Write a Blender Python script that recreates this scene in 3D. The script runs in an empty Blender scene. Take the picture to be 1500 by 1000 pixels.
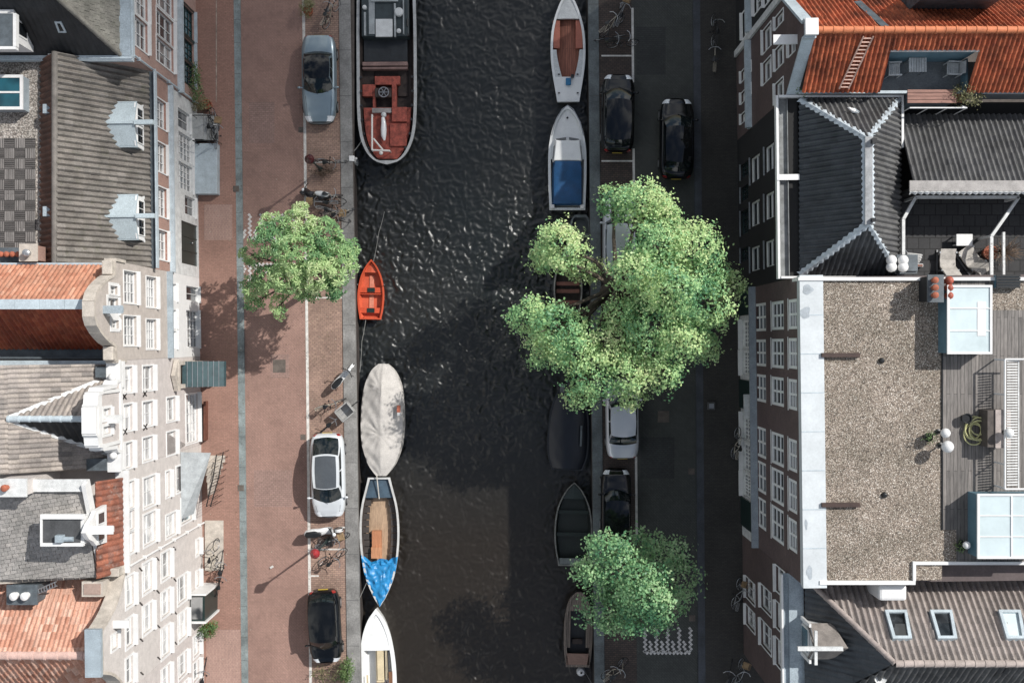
import bpy, bmesh, math, random
from mathutils import Vector, Matrix
from mathutils.geometry import tessellate_polygon
random.seed(7)
S = bpy.context.scene
COL = S.collection
R = math.radians
PI = math.pi
H = 55.0        # height of the drone above the street
K = 27.5        # photo pixels per metre on the street

def P(px, py, z=0.0):
    """a pixel of the photograph at a given height -> world point"""
    f = (H - z) / H / K
    return Vector(((px - 750) * f, (500 - py) * f, z))

def lin(r, g, b):
    def c(u):
        u /= 255.0
        return u / 12.92 if u <= 0.04045 else ((u + 0.055) / 1.055) ** 2.4
    return (c(r), c(g), c(b))

# ------------------------------------------------------------------ mesh builder
class MB:
    def __init__(s):
        s.v = []; s.f = []; s.m = []; s.uv = []; s.t = []
    def add(s, verts, faces, mi=0, uv=None, tint=None):
        o = len(s.v)
        s.v.extend([tuple(v) for v in verts])
        for f in faces:
            s.f.append([i + o for i in f]); s.m.append(mi); s.t.append(0.5 if tint is None else tint)
        if uv is not None:
            s.uv.extend(uv)
        return s
    def poly(s, pts, mi=0):
        return s.add(pts, [list(range(len(pts)))], mi)
    def obox(s, c, ax, ay, az, hx, hy, hz, mi=0):
        c = Vector(c); ax = Vector(ax); ay = Vector(ay); az = Vector(az)
        vs = [c + ax * (hx * i) + ay * (hy * j) + az * (hz * k) for k in (-1, 1) for j in (-1, 1) for i in (-1, 1)]
        return s.add(vs, [(0, 2, 3, 1), (4, 5, 7, 6), (0, 1, 5, 4), (2, 6, 7, 3), (0, 4, 6, 2), (1, 3, 7, 5)], mi)
    def box(s, x0, x1, y0, y1, z0, z1, mi=0):
        return s.obox(((x0 + x1) / 2, (y0 + y1) / 2, (z0 + z1) / 2), (1, 0, 0), (0, 1, 0), (0, 0, 1), abs(x1 - x0) / 2, abs(y1 - y0) / 2, abs(z1 - z0) / 2, mi)
    def bar(s, p, q, w, h, mi=0, up=(0, 0, 1)):
        p = Vector(p); q = Vector(q); d = q - p; L = d.length
        if L < 1e-6: return s
        d /= L; up = Vector(up)
        side = d.cross(up)
        if side.length < 1e-4: side = d.cross(Vector((1, 0, 0)))
        side.normalize(); u = side.cross(d)
        return s.obox((p + q) / 2, d, side, u, L / 2, w / 2, h / 2, mi)
    def tube(s, pts, r, n=6, mi=0, closed=False):
        pts = [Vector(p) for p in pts]; N = len(pts); vs = []; fs = []
        rr = r if isinstance(r, (list, tuple)) else [r] * N
        prev = None
        for i, p in enumerate(pts):
            if closed: d = pts[(i + 1) % N] - pts[i - 1]
            else: d = pts[min(i + 1, N - 1)] - pts[max(i - 1, 0)]
            if d.length < 1e-9: d = Vector((0, 0, 1))
            d.normalize()
            if prev is None:
                a = d.cross(Vector((0, 0, 1)))
                if a.length < 1e-3: a = d.cross(Vector((1, 0, 0)))
            else:
                a = prev - d * prev.dot(d)
                if a.length < 1e-5: a = d.cross(Vector((1, 0.3, 0)))
            a.normalize(); prev = a; b = d.cross(a)
            for k in range(n):
                t = 2 * PI * k / n
                vs.append(p + a * (rr[i] * math.cos(t)) + b * (rr[i] * math.sin(t)))
        M = N if closed else N - 1
        for i in range(M):
            j = (i + 1) % N
            for k in range(n):
                l = (k + 1) % n
                fs.append((i * n + k, i * n + l, j * n + l, j * n + k))
        if not closed:
            fs.append(tuple(range(n - 1, -1, -1))); fs.append(tuple((N - 1) * n + k for k in range(n)))
        return s.add(vs, fs, mi)
    def lathe(s, c, prof, n=12, mi=0, sx=1, sy=1):
        c = Vector(c); vs = []; fs = []
        for r, z in prof:
            for k in range(n):
                t = 2 * PI * k / n
                vs.append(c + Vector((r * math.cos(t) * sx, r * math.sin(t) * sy, z)))
        for i in range(len(prof) - 1):
            for k in range(n):
                l = (k + 1) % n
                fs.append((i * n + k, i * n + l, (i + 1) * n + l, (i + 1) * n + k))
        fs.append(tuple(range(n - 1, -1, -1))); fs.append(tuple((len(prof) - 1) * n + k for k in range(n)))
        return s.add(vs, fs, mi)
    def ball(s, c, r, n=10, mi=0, sx=1, sy=1, sz=1):
        return s.lathe(c, [(max(r * math.sin(PI * i / n), 0.002), -r * sz * math.cos(PI * i / n)) for i in range(n + 1)], n + 2, mi, sx, sy)
    def prism(s, poly, z0, z1, mi=0):
        n = len(poly)
        vs = [(x, y, z0) for x, y in poly] + [(x, y, z1) for x, y in poly]
        fs = [tuple(range(n - 1, -1, -1)), tuple(range(n, 2 * n))] + [(i, (i + 1) % n, (i + 1) % n + n, i + n) for i in range(n)]
        return s.add(vs, fs, mi)
    def loft(s, rings, mi=0, closed=True, cap=True):
        n = len(rings[0]); vs = [p for r in rings for p in r]; fs = []
        for i in range(len(rings) - 1):
            for k in range(n if closed else n - 1):
                l = (k + 1) % n
                fs.append((i * n + k, i * n + l, (i + 1) * n + l, (i + 1) * n + k))
        if cap and closed:
            fs.append(tuple(range(n - 1, -1, -1))); fs.append(tuple((len(rings) - 1) * n + k for k in range(n)))
        return s.add(vs, fs, mi)
    def slab(s, top, th, mi=0):
        """planar polygon given by its upper points, thickness downward along its normal"""
        top = [Vector(p) for p in top]
        n = (top[1] - top[0]).cross(top[2] - top[0])
        if n.length < 1e-9: return s
        n.normalize()
        if n.z < 0: n = -n
        bot = [p - n * th for p in top]; N = len(top)
        return s.add(top + bot, [tuple(range(N)), tuple(range(2 * N - 1, N - 1, -1))] + [(i, (i + 1) % N, (i + 1) % N + N, i + N) for i in range(N)], mi)
    def build(s, name, mats, parent=None, smooth=0, bevel=0, fixn=True):
        me = bpy.data.meshes.new(name)
        off = Vector((0, 0, 0)); q = parent
        while q is not None:
            off += q.location; q = q.parent
        vs = [(v[0] - off.x, v[1] - off.y, v[2] - off.z) for v in s.v]
        me.from_pydata(vs, [], s.f)
        if not isinstance(mats, (list, tuple)): mats = [mats]
        for m in mats: me.materials.append(m)
        if len(mats) > 1: me.polygons.foreach_set('material_index', s.m)
        if s.uv and len(s.uv) == len(s.v):
            l = me.uv_layers.new(name='UVMap')
            idx = [0] * len(me.loops); me.loops.foreach_get('vertex_index', idx)
            buf = []
            for i in idx: buf.extend(s.uv[i])
            l.data.foreach_set('uv', buf)
        if any(t != 0.5 for t in s.t):
            a = me.attributes.new('tint', 'FLOAT', 'FACE'); a.data.foreach_set('value', s.t)
        if fixn or smooth:
            bm = bmesh.new(); bm.from_mesh(me)
            if fixn: bmesh.ops.recalc_face_normals(bm, faces=bm.faces)
            if smooth:
                for f in bm.faces: f.smooth = True
                for e in bm.edges:
                    if len(e.link_faces) == 2 and e.calc_face_angle(0) > R(smooth): e.smooth = False
            bm.to_mesh(me); bm.free()
        me.update()
        o = bpy.data.objects.new(name, me); COL.objects.link(o)
        if parent is not None: o.parent = parent
        if bevel:
            b = o.modifiers.new('bevel', 'BEVEL'); b.width = bevel; b.segments = 2; b.limit_method = 'ANGLE'
        return o

def build_each(mb, name, mats, parent=None, **kw):
    """one object per connected piece"""
    par = list(range(len(mb.v)))
    def find(i):
        while par[i] != i: par[i] = par[par[i]]; i = par[i]
        return i
    for f in mb.f:
        for i in f[1:]: par[find(i)] = find(f[0])
    groups = {}
    for k, f in enumerate(mb.f): groups.setdefault(find(f[0]), []).append(f)
    out = []
    for fs in groups.values():
        m = MB(); ids = sorted({i for f in fs for i in f}); mp = {i: k for k, i in enumerate(ids)}
        m.add([mb.v[i] for i in ids], [[mp[i] for i in f] for f in fs]); out.append(m.build(name, mats, parent, **kw))
    return out

def tag(o, label=None, cat=None, group=None, kind=None):
    if label: o['label'] = label
    if cat: o['category'] = cat
    if group: o['group'] = group
    if kind: o['kind'] = kind
    return o
def thing(name, label, cat, loc=(0, 0, 0), rz=0, group=None):
    o = bpy.data.objects.new(name, None); COL.objects.link(o)
    o.empty_display_size = 0.3
    o.location = loc; o.rotation_euler = (0, 0, rz)
    return tag(o, label, cat, group)
KIDS = {}
def copy_tree(o, parent=None):
    c = o.copy(); COL.objects.link(c)
    if parent is not None: c.parent = parent
    for ch in list(o.children): copy_tree(ch, c)
    return c

# ------------------------------------------------------------------ materials
def nodes(name):
    m = bpy.data.materials.new(name); m.use_nodes = True
    nt = m.node_tree; b = nt.nodes['Principled BSDF']
    return m, nt, b
def N(nt, t, **kw):
    n = nt.nodes.new(t)
    for k, v in kw.items():
        if k in n.inputs: n.inputs[k].default_value = v
        else: setattr(n, k, v)
    return n
def ramp(nt, fac, stops):
    r = nt.nodes.new('ShaderNodeValToRGB')
    e = r.color_ramp.elements
    while len(e) < len(stops): e.new(0.5)
    for i, (p, c) in enumerate(stops):
        e[i].position = p; e[i].color = (*c, 1)
    nt.links.new(fac, r.inputs['Fac'])
    return r.outputs['Color']
def mixc(nt, fac, a, b, mode='MIX'):
    m = nt.nodes.new('ShaderNodeMix'); m.data_type = 'RGBA'; m.blend_type = mode
    for s, val in ((m.inputs[0], fac), (m.inputs[6], a), (m.inputs[7], b)):
        if hasattr(val, 'is_linked'): nt.links.new(val, s)
        elif isinstance(val, (int, float)): s.default_value = val
        else: s.default_value = (*val, 1)
    return m.outputs[2]
def bumpn(nt, b, h, strength=0.3, dist=0.02):
    n = nt.nodes.new('ShaderNodeBump'); n.inputs['Strength'].default_value = strength; n.inputs['Distance'].default_value = dist
    nt.links.new(h, n.inputs['Height']); nt.links.new(n.outputs[0], b.inputs['Normal'])
def coords(nt, scale=(1, 1, 1), rot=(0, 0, 0), which='Object'):
    t = nt.nodes.new('ShaderNodeTexCoord'); m = nt.nodes.new('ShaderNodeMapping')
    m.inputs['Scale'].default_value = scale; m.inputs['Rotation'].default_value = rot
    nt.links.new(t.outputs[which], m.inputs[0])
    return m.outputs[0]
MATS = {}
def pm(name, col, rough=0.7, metal=0.0, ns=2.5, na=0.25, col2=None, bs=25.0, bump=0.0, coat=0.0, spec=0.5, stretch=(1, 1, 1), fine=0.12):
    """plain weathered material: broad blotches + fine grain"""
    if name in MATS: return MATS[name]
    m, nt, b = nodes(name)
    v = coords(nt, stretch)
    n1 = N(nt, 'ShaderNodeTexNoise', Scale=ns, Detail=5.0, Roughness=0.65)
    nt.links.new(v, n1.inputs['Vector'])
    c2 = col2 or tuple(c * (1 - na * 1.6) for c in col)
    c1 = tuple(min(c * (1 + na * 0.5), 0.95) for c in col)
    c = ramp(nt, n1.outputs['Fac'], [(0.3, c2), (0.68, c1)])
    n2 = N(nt, 'ShaderNodeTexNoise', Scale=ns * 14, Detail=3.0)
    nt.links.new(v, n2.inputs['Vector'])
    g = ramp(nt, n2.outputs['Fac'], [(0.3, (1 - fine * 2,) * 3), (0.7, (1 + fine,) * 3)])
    c = mixc(nt, 1.0, c, g, 'MULTIPLY')
    nt.links.new(c, b.inputs['Base Color'])
    b.inputs['Roughness'].default_value = rough; b.inputs['Metallic'].default_value = metal
    b.inputs['Coat Weight'].default_value = coat; b.inputs['Specular IOR Level'].default_value = spec
    if coat: b.inputs['Coat Roughness'].default_value = 0.05
    if bump:
        n3 = N(nt, 'ShaderNodeTexNoise', Scale=bs, Detail=4.0); nt.links.new(v, n3.inputs['Vector'])
        bumpn(nt, b, n3.outputs['Fac'], bump, 0.02)
    MATS[name] = m
    return m

def tile_mat(name, cols, rough=0.75, dirt=0.35, moss_blotch=None):
    """roof tiles: one random colour per tile from the UV cell, dirt blotches"""
    m, nt, b = nodes(name)
    uv = N(nt, 'ShaderNodeUVMap', uv_map='UVMap')
    fl = N(nt, 'ShaderNodeVectorMath', operation='FLOOR'); nt.links.new(uv.outputs[0], fl.inputs[0])
    wn = N(nt, 'ShaderNodeTexWhiteNoise', noise_dimensions='2D'); nt.links.new(fl.outputs[0], wn.inputs['Vector'])
    st = [(i / max(len(cols) - 1, 1), c) for i, c in enumerate(cols)]
    c = ramp(nt, wn.outputs['Value'], st)
    v = coords(nt)
    n1 = N(nt, 'ShaderNodeTexNoise', Scale=0.9, Detail=6.0, Roughness=0.7); nt.links.new(v, n1.inputs['Vector'])
    d = ramp(nt, n1.outputs['Fac'], [(0.32, (1 - dirt * 1.5,) * 3), (0.62, (1.05,) * 3)])
    c = mixc(nt, 1.0, c, d, 'MULTIPLY')
    n2 = N(nt, 'ShaderNodeTexNoise', Scale=18.0, Detail=4.0); nt.links.new(v, n2.inputs['Vector'])
    g = ramp(nt, n2.outputs['Fac'], [(0.3, (0.75,) * 3), (0.7, (1.15,) * 3)])
    c = mixc(nt, 1.0, c, g, 'MULTIPLY')
    if moss_blotch:
        n3 = N(nt, 'ShaderNodeTexNoise', Scale=2.2, Detail=7.0, Roughness=0.8); nt.links.new(v, n3.inputs['Vector'])
        f = ramp(nt, n3.outputs['Fac'], [(0.55, (0, 0, 0)), (0.72, (0.8,) * 3)])
        c = mixc(nt, f, c, moss_blotch)
    nt.links.new(c, b.inputs['Base Color']); b.inputs['Roughness'].default_value = rough
    bumpn(nt, b, n2.outputs['Fac'], 0.25, 0.02)
    return m

def brick_mat(name, c1, c2, mortar, bw=0.21, bh=0.07, blot=0.3, rough=0.85, plane='ground', ms=0.012, rot=0.0):
    m, nt, b = nodes(name)
    if plane == 'ground':
        v = coords(nt, (1, 1, 1), (0, 0, rot))
    else:
        t = N(nt, 'ShaderNodeTexCoord'); sp = N(nt, 'ShaderNodeSeparateXYZ'); cb = N(nt, 'ShaderNodeCombineXYZ')
        nt.links.new(t.outputs['Object'], sp.inputs[0])
        ad = N(nt, 'ShaderNodeMath', operation='ADD'); nt.links.new(sp.outputs[0], ad.inputs[0]); nt.links.new(sp.outputs[1], ad.inputs[1])
        nt.links.new(ad.outputs[0], cb.inputs[0]); nt.links.new(sp.outputs[2], cb.inputs[1])
        v = cb.outputs[0]
    br = N(nt, 'ShaderNodeTexBrick', Scale=1.0)
    br.inputs['Color1'].default_value = (*c1, 1); br.inputs['Color2'].default_value = (*c2, 1); br.inputs['Mortar'].default_value = (*mortar, 1)
    br.inputs['Brick Width'].default_value = bw; br.inputs['Row Height'].default_value = bh; br.inputs['Mortar Size'].default_value = ms
    br.inputs['Bias'].default_value = 0.0
    nt.links.new(v, br.inputs['Vector'])
    vo = coords(nt)
    n1 = N(nt, 'ShaderNodeTexNoise', Scale=0.55, Detail=7.0, Roughness=0.7); nt.links.new(vo, n1.inputs['Vector'])
    d = ramp(nt, n1.outputs['Fac'], [(0.3, (1 - blot,) * 3), (0.7, (1 + blot * 0.5,) * 3)])
    c = mixc(nt, 1.0, br.outputs['Color'], d, 'MULTIPLY')
    n2 = N(nt, 'ShaderNodeTexNoise', Scale=9.0, Detail=6.0, Roughness=0.75); nt.links.new(vo, n2.inputs['Vector'])
    g = ramp(nt, n2.outputs['Fac'], [(0.3, (0.78,) * 3), (0.7, (1.18,) * 3)])
    c = mixc(nt, 1.0, c, g, 'MULTIPLY')
    nt.links.new(c, b.inputs['Base Color']); b.inputs['Roughness'].default_value = rough
    bumpn(nt, b, br.outputs['Fac'], -0.25, 0.01)
    return m

def gravel_mat(name, cols, scale=22.0):
    m, nt, b = nodes(name)
    v = coords(nt)
    vo = N(nt, 'ShaderNodeTexVoronoi', Scale=scale); nt.links.new(v, vo.inputs['Vector'])
    sp = N(nt, 'ShaderNodeSeparateColor'); nt.links.new(vo.outputs['Color'], sp.inputs[0])
    c = ramp(nt, sp.outputs[0], [(i / (len(cols) - 1), k) for i, k in enumerate(cols)])
    e = ramp(nt, vo.outputs['Distance'], [(0.25, (1.1,) * 3), (0.75, (0.35,) * 3)])
    c = mixc(nt, 1.0, c, e, 'MULTIPLY')
    n1 = N(nt, 'ShaderNodeTexNoise', Scale=0.7, Detail=5.0, Roughness=0.7); nt.links.new(v, n1.inputs['Vector'])
    d = ramp(nt, n1.outputs['Fac'], [(0.3, (0.62, 0.63, 0.60)), (0.7, (1.15,) * 3)])
    c = mixc(nt, 1.0, c, d, 'MULTIPLY')
    nt.links.new(c, b.inputs['Base Color']); b.inputs['Roughness'].default_value = 0.9
    bumpn(nt, b, vo.outputs['Distance'], -0.8, 0.03)
    return m

def plank_mat(name, c1, c2, w=0.14, L=2.4, axis='y', gap=0.03):
    m, nt, b = nodes(name)
    v = coords(nt, (1, 1, 1), (0, 0, R(90) if axis == 'y' else 0))
    br = N(nt, 'ShaderNodeTexBrick', Scale=1.0)
    br.inputs['Color1'].default_value = (*c1, 1); br.inputs['Color2'].default_value = (*c2, 1)
    br.inputs['Mortar'].default_value = (*(x * 0.2 for x in c1), 1)
    br.inputs['Brick Width'].default_value = L; br.inputs['Row Height'].default_value = w; br.inputs['Mortar Size'].default_value = w * gap * 2
    nt.links.new(v, br.inputs['Vector'])
    v2 = coords(nt, (14, 1.2, 14) if axis == 'y' else (1.2, 14, 14))
    n1 = N(nt, 'ShaderNodeTexNoise', Scale=1.2, Detail=5.0, Roughness=0.7); nt.links.new(v2, n1.inputs['Vector'])
    g = ramp(nt, n1.outputs['Fac'], [(0.3, (0.55,) * 3), (0.7, (1.25,) * 3)])
    c = mixc(nt, 1.0, br.outputs['Color'], g, 'MULTIPLY')
    nt.links.new(c, b.inputs['Base Color']); b.inputs['Roughness'].default_value = 0.75
    bumpn(nt, b, n1.outputs['Fac'], 0.3, 0.01)
    return m

def leaf_mat(name, cols, trans=0.35):
    m, nt, b = nodes(name)
    at = N(nt, 'ShaderNodeAttribute', attribute_name='tint')
    c = ramp(nt, at.outputs['Fac'], [(i / (len(cols) - 1), k) for i, k in enumerate(cols)])
    nt.links.new(c, b.inputs['Base Color']); b.inputs['Roughness'].default_value = 0.45
    b.inputs['Specular IOR Level'].default_value = 0.35
    tr = N(nt, 'ShaderNodeBsdfTranslucent'); nt.links.new(c, tr.inputs['Color'])
    mx = N(nt, 'ShaderNodeMixShader'); mx.inputs[0].default_value = trans
    nt.links.new(b.outputs[0], mx.inputs[1]); nt.links.new(tr.outputs[0], mx.inputs[2])
    nt.links.new(mx.outputs[0], nt.nodes['Material Output'].inputs[0])
    return m

def glass_mat(name, c1, c2, ns=1.3, rough=0.06, spec=0.6):
    """window glass: what hangs behind it (curtains, dark rooms) with a clear reflective face"""
    m, nt, b = nodes(name)
    v = coords(nt)
    n1 = N(nt, 'ShaderNodeTexNoise', Scale=ns, Detail=2.0); nt.links.new(v, n1.inputs['Vector'])
    c = ramp(nt, n1.outputs['Fac'], [(0.42, c1), (0.58, c2)])
    nt.links.new(c, b.inputs['Base Color']); b.inputs['Roughness'].default_value = rough
    b.inputs['Specular IOR Level'].default_value = spec
    b.inputs['Coat Weight'].default_value = 0.6; b.inputs['Coat Roughness'].default_value = 0.03
    return m

WHITE = pm('white_paint', (0.71, 0.71, 0.70), 0.5, na=0.06, fine=0.05)
WHITE_OLD = pm('weathered_white_paint', (0.66, 0.67, 0.66), 0.6, na=0.18)
STONE = pm('pale_stone', (0.52, 0.47, 0.41), 0.85, na=0.2, bump=0.2)
LEAD = pm('lead_sheet', (0.34, 0.40, 0.44), 0.55, na=0.15, ns=1.6)
LEADD = pm('dark_lead', (0.10, 0.12, 0.135), 0.6, na=0.3)
ZINC = pm('zinc_gutter', (0.47, 0.54, 0.58), 0.5, na=0.15)
BLACK = pm('black_paint', (0.012, 0.013, 0.014), 0.35, na=0.2)
RUBBER = pm('rubber', (0.015, 0.015, 0.016), 0.85, na=0.2)
STEEL = pm('steel', (0.45, 0.46, 0.47), 0.35, metal=0.8, na=0.15)
GREEND = pm('dark_green_paint', (0.012, 0.03, 0.028), 0.35, na=0.2)
ORANGE_POT = pm('terracotta', (0.40, 0.12, 0.065), 0.8, na=0.25)
WOODB = plank_mat('brown_wood', (0.24, 0.115, 0.055), (0.17, 0.08, 0.04), w=0.12)
G_DARK = glass_mat('dark_window_glass', (0.006, 0.008, 0.010), (0.03, 0.035, 0.04))
G_MID = glass_mat('window_glass_with_blinds', (0.035, 0.04, 0.045), (0.27, 0.27, 0.265))
G_LIGHT = glass_mat('window_glass_with_curtains', (0.26, 0.265, 0.27), (0.56, 0.555, 0.54))
G_TEAL = glass_mat('teal_glass', (0.010, 0.045, 0.060), (0.02, 0.10, 0.13), ns=0.8)

# ------------------------------------------------------------------ roof tiles as real relief
def clip(poly, a, b):
    """keep the part of 2d poly left of the directed line a->b"""
    out = []; n = len(poly)
    ex, ey = b[0] - a[0], b[1] - a[1]
    def sd(p): return ex * (p[1] - a[1]) - ey * (p[0] - a[0])
    for i in range(n):
        p, q = poly[i], poly[(i + 1) % n]
        dp, dq = sd(p), sd(q)
        if dp >= 0: out.append(p)
        if dp * dq < 0:
            t = dp / (dp - dq)
            out.append((p[0] + t * (q[0] - p[0]), p[1] + t * (q[1] - p[1])))
    return out
def tiled(mb, poly, cw=0.24, course=0.34, amp=0.035, step=0.02, sub=6, mi=0, base=0.05, flat=False):
    poly = [Vector(p) for p in poly]
    n = (poly[1] - poly[0]).cross(poly[2] - poly[0]).normalized()
    if n.z < 0: n = -n
    d = (Vector((0, 0, -1)) + n * n.z).normalized(); e = n.cross(d)
    o = poly[0]
    p2 = [((p - o).dot(e), (p - o).dot(d)) for p in poly]
    area = sum(p2[i][0] * p2[(i + 1) % len(p2)][1] - p2[(i + 1) % len(p2)][0] * p2[i][1] for i in range(len(p2)))
    if area < 0: p2 = p2[::-1]
    us = [p[0] for p in p2]; vs = [p[1] for p in p2]
    u0, u1, v0, v1 = min(us), max(us), min(vs), max(vs)
    ncol = int((u1 - u0) / cw) + 2; ncr = int((v1 - v0) / course) + 2
    mb_uv = True
    def hgt(u, v, ci):
        fu = (u - u0) / cw - ci[0]; fv = (v - v0) / course - ci[1]
        if flat: h = amp * ((ci[0] * 7 + ci[1] * 13) % 5) / 5
        else: h = amp * (0.5 - 0.5 * math.cos(2 * PI * (fu ** 0.8 if fu > 0 else 0)))
        return h + step * fv
    off = 1000 * random.random()
    jit = {}
    for i in range(ncol):
        for j in range(ncr):
            sh = 0.5 * cw * (j % 2) if flat else 0
            for k in range(1 if flat else sub):
                w = cw if flat else cw / sub
                a0 = u0 + i * cw + k * w - sh; b0 = v0 + j * course
                g = 0.012 if flat else 0
                cell = [(a0 + g, b0), (a0 + w, b0), (a0 + w, b0 + course), (a0 + g, b0 + course)]
                for q in range(len(p2)):
                    cell = clip(cell, p2[q], p2[(q + 1) % len(p2)])
                    if len(cell) < 3: break
                if len(cell) < 3: continue
                if (i, j) not in jit: jit[(i, j)] = random.gauss(0, .006) + (random.uniform(.015, .035) if random.random() < .012 else 0)
                pts = []; uvs = []
                for (u, v) in cell:
                    pts.append(o + e * u + d * v + n * (hgt(u, v, (i, j)) + jit[(i, j)]))
                    uvs.append((i + 0.5 + int(off), j + 0.5))
                mb.add(pts, [list(range(len(pts)))], mi, uv=uvs)
    bp = [p - n * 0.012 for p in poly]
    mb.add(bp, [list(range(len(bp)))], mi, uv=[(0.5, 0.5)] * len(bp))
    return mb
def roof(name, polys, mat, parent, **kw):
    mb = MB()
    for p in polys: tiled(mb, p, **kw)
    return mb.build(name, mat, parent, fixn=False)
SUN, SKY, EXPO, CLOUD, CLOUDS = 4.4, 0.08, 0.25, 0.06, 14.0
# ------------------------------------------------------------------ house fronts
class Front:
    """vertical front plane of one row of houses; side -1: left bank (faces +x), +1: right bank (faces -x)"""
    def __init__(s, a, b, side):
        s.side = side; s.m = -b; s.c = (a + 500 * b - 750) / K
        s.u = Vector((s.m, 1, 0)).normalized()
        s.n = Vector((1, -s.m, 0)).normalized() * (-side)
    def hit(s, px, py):
        X, Y = (px - 750) / K, (500 - py) / K
        t = s.c / (X - s.m * Y)
        return t * Y, H * (1 - t)
    def pt(s, y, z, d=0.0):
        return Vector((s.c + s.m * y, y, z)) + s.n * d
FL = Front(287.5, 0.0125, -1)
FR = Front(1077.0, 0.0125, 1)

def rect_from_px(F, px0, px1, py0, py1, shrink=0.0):
    """window rectangle (y0,y1,z0,z1) from its pixel box; py extents read at the middle of the box"""
    pm_ = (px0 + px1) / 2; py0 += shrink; py1 -= shrink
    ya, _ = F.hit(pm_, py1); yb, _ = F.hit(pm_, py0)
    za = F.hit(px1 if F.side < 0 else px0, (py0 + py1) / 2)[1]
    zb = F.hit(px0 if F.side < 0 else px1, (py0 + py1) / 2)[1]
    return [min(ya, yb), max(ya, yb), za, zb]

def fbox(mb, F, y0, y1, z0, z1, d0, d1, mi=0):
    c = F.pt((y0 + y1) / 2, (z0 + z1) / 2, (d0 + d1) / 2)
    return mb.obox(c, F.n, F.u, (0, 0, 1), abs(d1 - d0) / 2, abs(y1 - y0) / 2, abs(z1 - z0) / 2, mi)

def front_wall(F, outline, holes, mat, parent, name='wall', depth=0.2, thick=0.45, body=None, bodyd=7.0):
    """front slab with real openings; body = height of the house volume behind it"""
    mb = MB()
    loops = [[Vector((y, z, 0)) for y, z in outline]]
    for (a, b, c, d) in holes:
        loops.append([Vector((a, c, 0)), Vector((a, d, 0)), Vector((b, d, 0)), Vector((b, c, 0))])
    flat = [p for l in loops for p in l]
    tris = tessellate_polygon(loops)
    mb.add([F.pt(p.x, p.y) for p in flat], [tuple(t) for t in tris])
    for (a, b, c, d) in holes:
        q = [(a, c), (b, c), (b, d), (a, d)]
        for i in range(4):
            p1, p2 = q[i], q[(i + 1) % 4]
            mb.poly([F.pt(*p1), F.pt(*p2), F.pt(*p2, -depth), F.pt(*p1, -depth)])
    n = len(outline)
    for i in range(n):
        p1, p2 = outline[i], outline[(i + 1) % n]
        mb.poly([F.pt(*p1), F.pt(*p2), F.pt(*p2, -thick), F.pt(*p1, -thick)])
    tb = tessellate_polygon([[Vector((y, z, 0)) for y, z in outline]])
    mb.add([F.pt(y, z, -thick) for y, z in outline], [tuple(t) for t in tb])
    o = mb.build(name, mat, parent, fixn=False)
    if body:
        y0 = min(p[0] for p in outline) + 0.004; y1 = max(p[0] for p in outline) - 0.004
        b2 = MB(); fbox(b2, F, y0, y1, -0.3, body, -thick - 0.003, -bodyd)
        b2.build('rear_wall', mat, parent)
    return o

def window(F, r, parent, pane=None, frame=None, rec=0.15, fw=0.07, rows=2, cols=2, bar=0.03, sill=0.12, sillm=None, trim=0.0, mull=None, open_=False):
    y0, y1, z0, z1 = r
    frame = frame or WHITE
    mb = MB()
    da, db = -rec - 0.03, -rec + 0.05
    fbox(mb, F, y0, y0 + fw, z0, z1, da, db); fbox(mb, F, y1 - fw, y1, z0, z1, da, db)
    fbox(mb, F, y0 + fw, y1 - fw, z0, z0 + fw, da, db); fbox(mb, F, y0 + fw, y1 - fw, z1 - fw, z1, da, db)
    iy0, iy1, iz0, iz1 = y0 + fw, y1 - fw, z0 + fw, z1 - fw
    for i in range(1, rows):
        z = iz0 + (iz1 - iz0) * i / rows
        b = bar * 2 if rows > 1 and i * 2 == rows else bar
        fbox(mb, F, iy0, iy1, z - b / 2, z + b / 2, da + 0.01, db - 0.02)
    for i in range(1, cols):
        y = iy0 + (iy1 - iy0) * i / cols
        b = mull if (mull and i * 2 == cols) else bar
        fbox(mb, F, y - b / 2, y + b / 2, iz0, iz1, da + 0.012, db - 0.022)
    if trim:
        t = trim
        fbox(mb, F, y0 - t, y0 - 0.002, z0 - t, z1 + t, -0.01, 0.03); fbox(mb, F, y1 + 0.002, y1 + t, z0 - t, z1 + t, -0.01, 0.03)
        fbox(mb, F, y0, y1, z1 + 0.002, z1 + t, -0.01, 0.03)
    w = mb.build('window', frame, parent)
    p = MB(); fbox(p, F, iy0 - 0.005, iy1 + 0.005, iz0 - 0.005, iz1 + 0.005, -rec - 0.02, -rec - 0.012)
    p.build('pane', pane or G_DARK, w)
    if sill:
        s = MB(); fbox(s, F, y0 - 0.06, y1 + 0.06, z0 - 0.085, z0 - 0.003, -rec + 0.052, sill)
        s.build('sill', sillm or WHITE, w)
    return w

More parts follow.
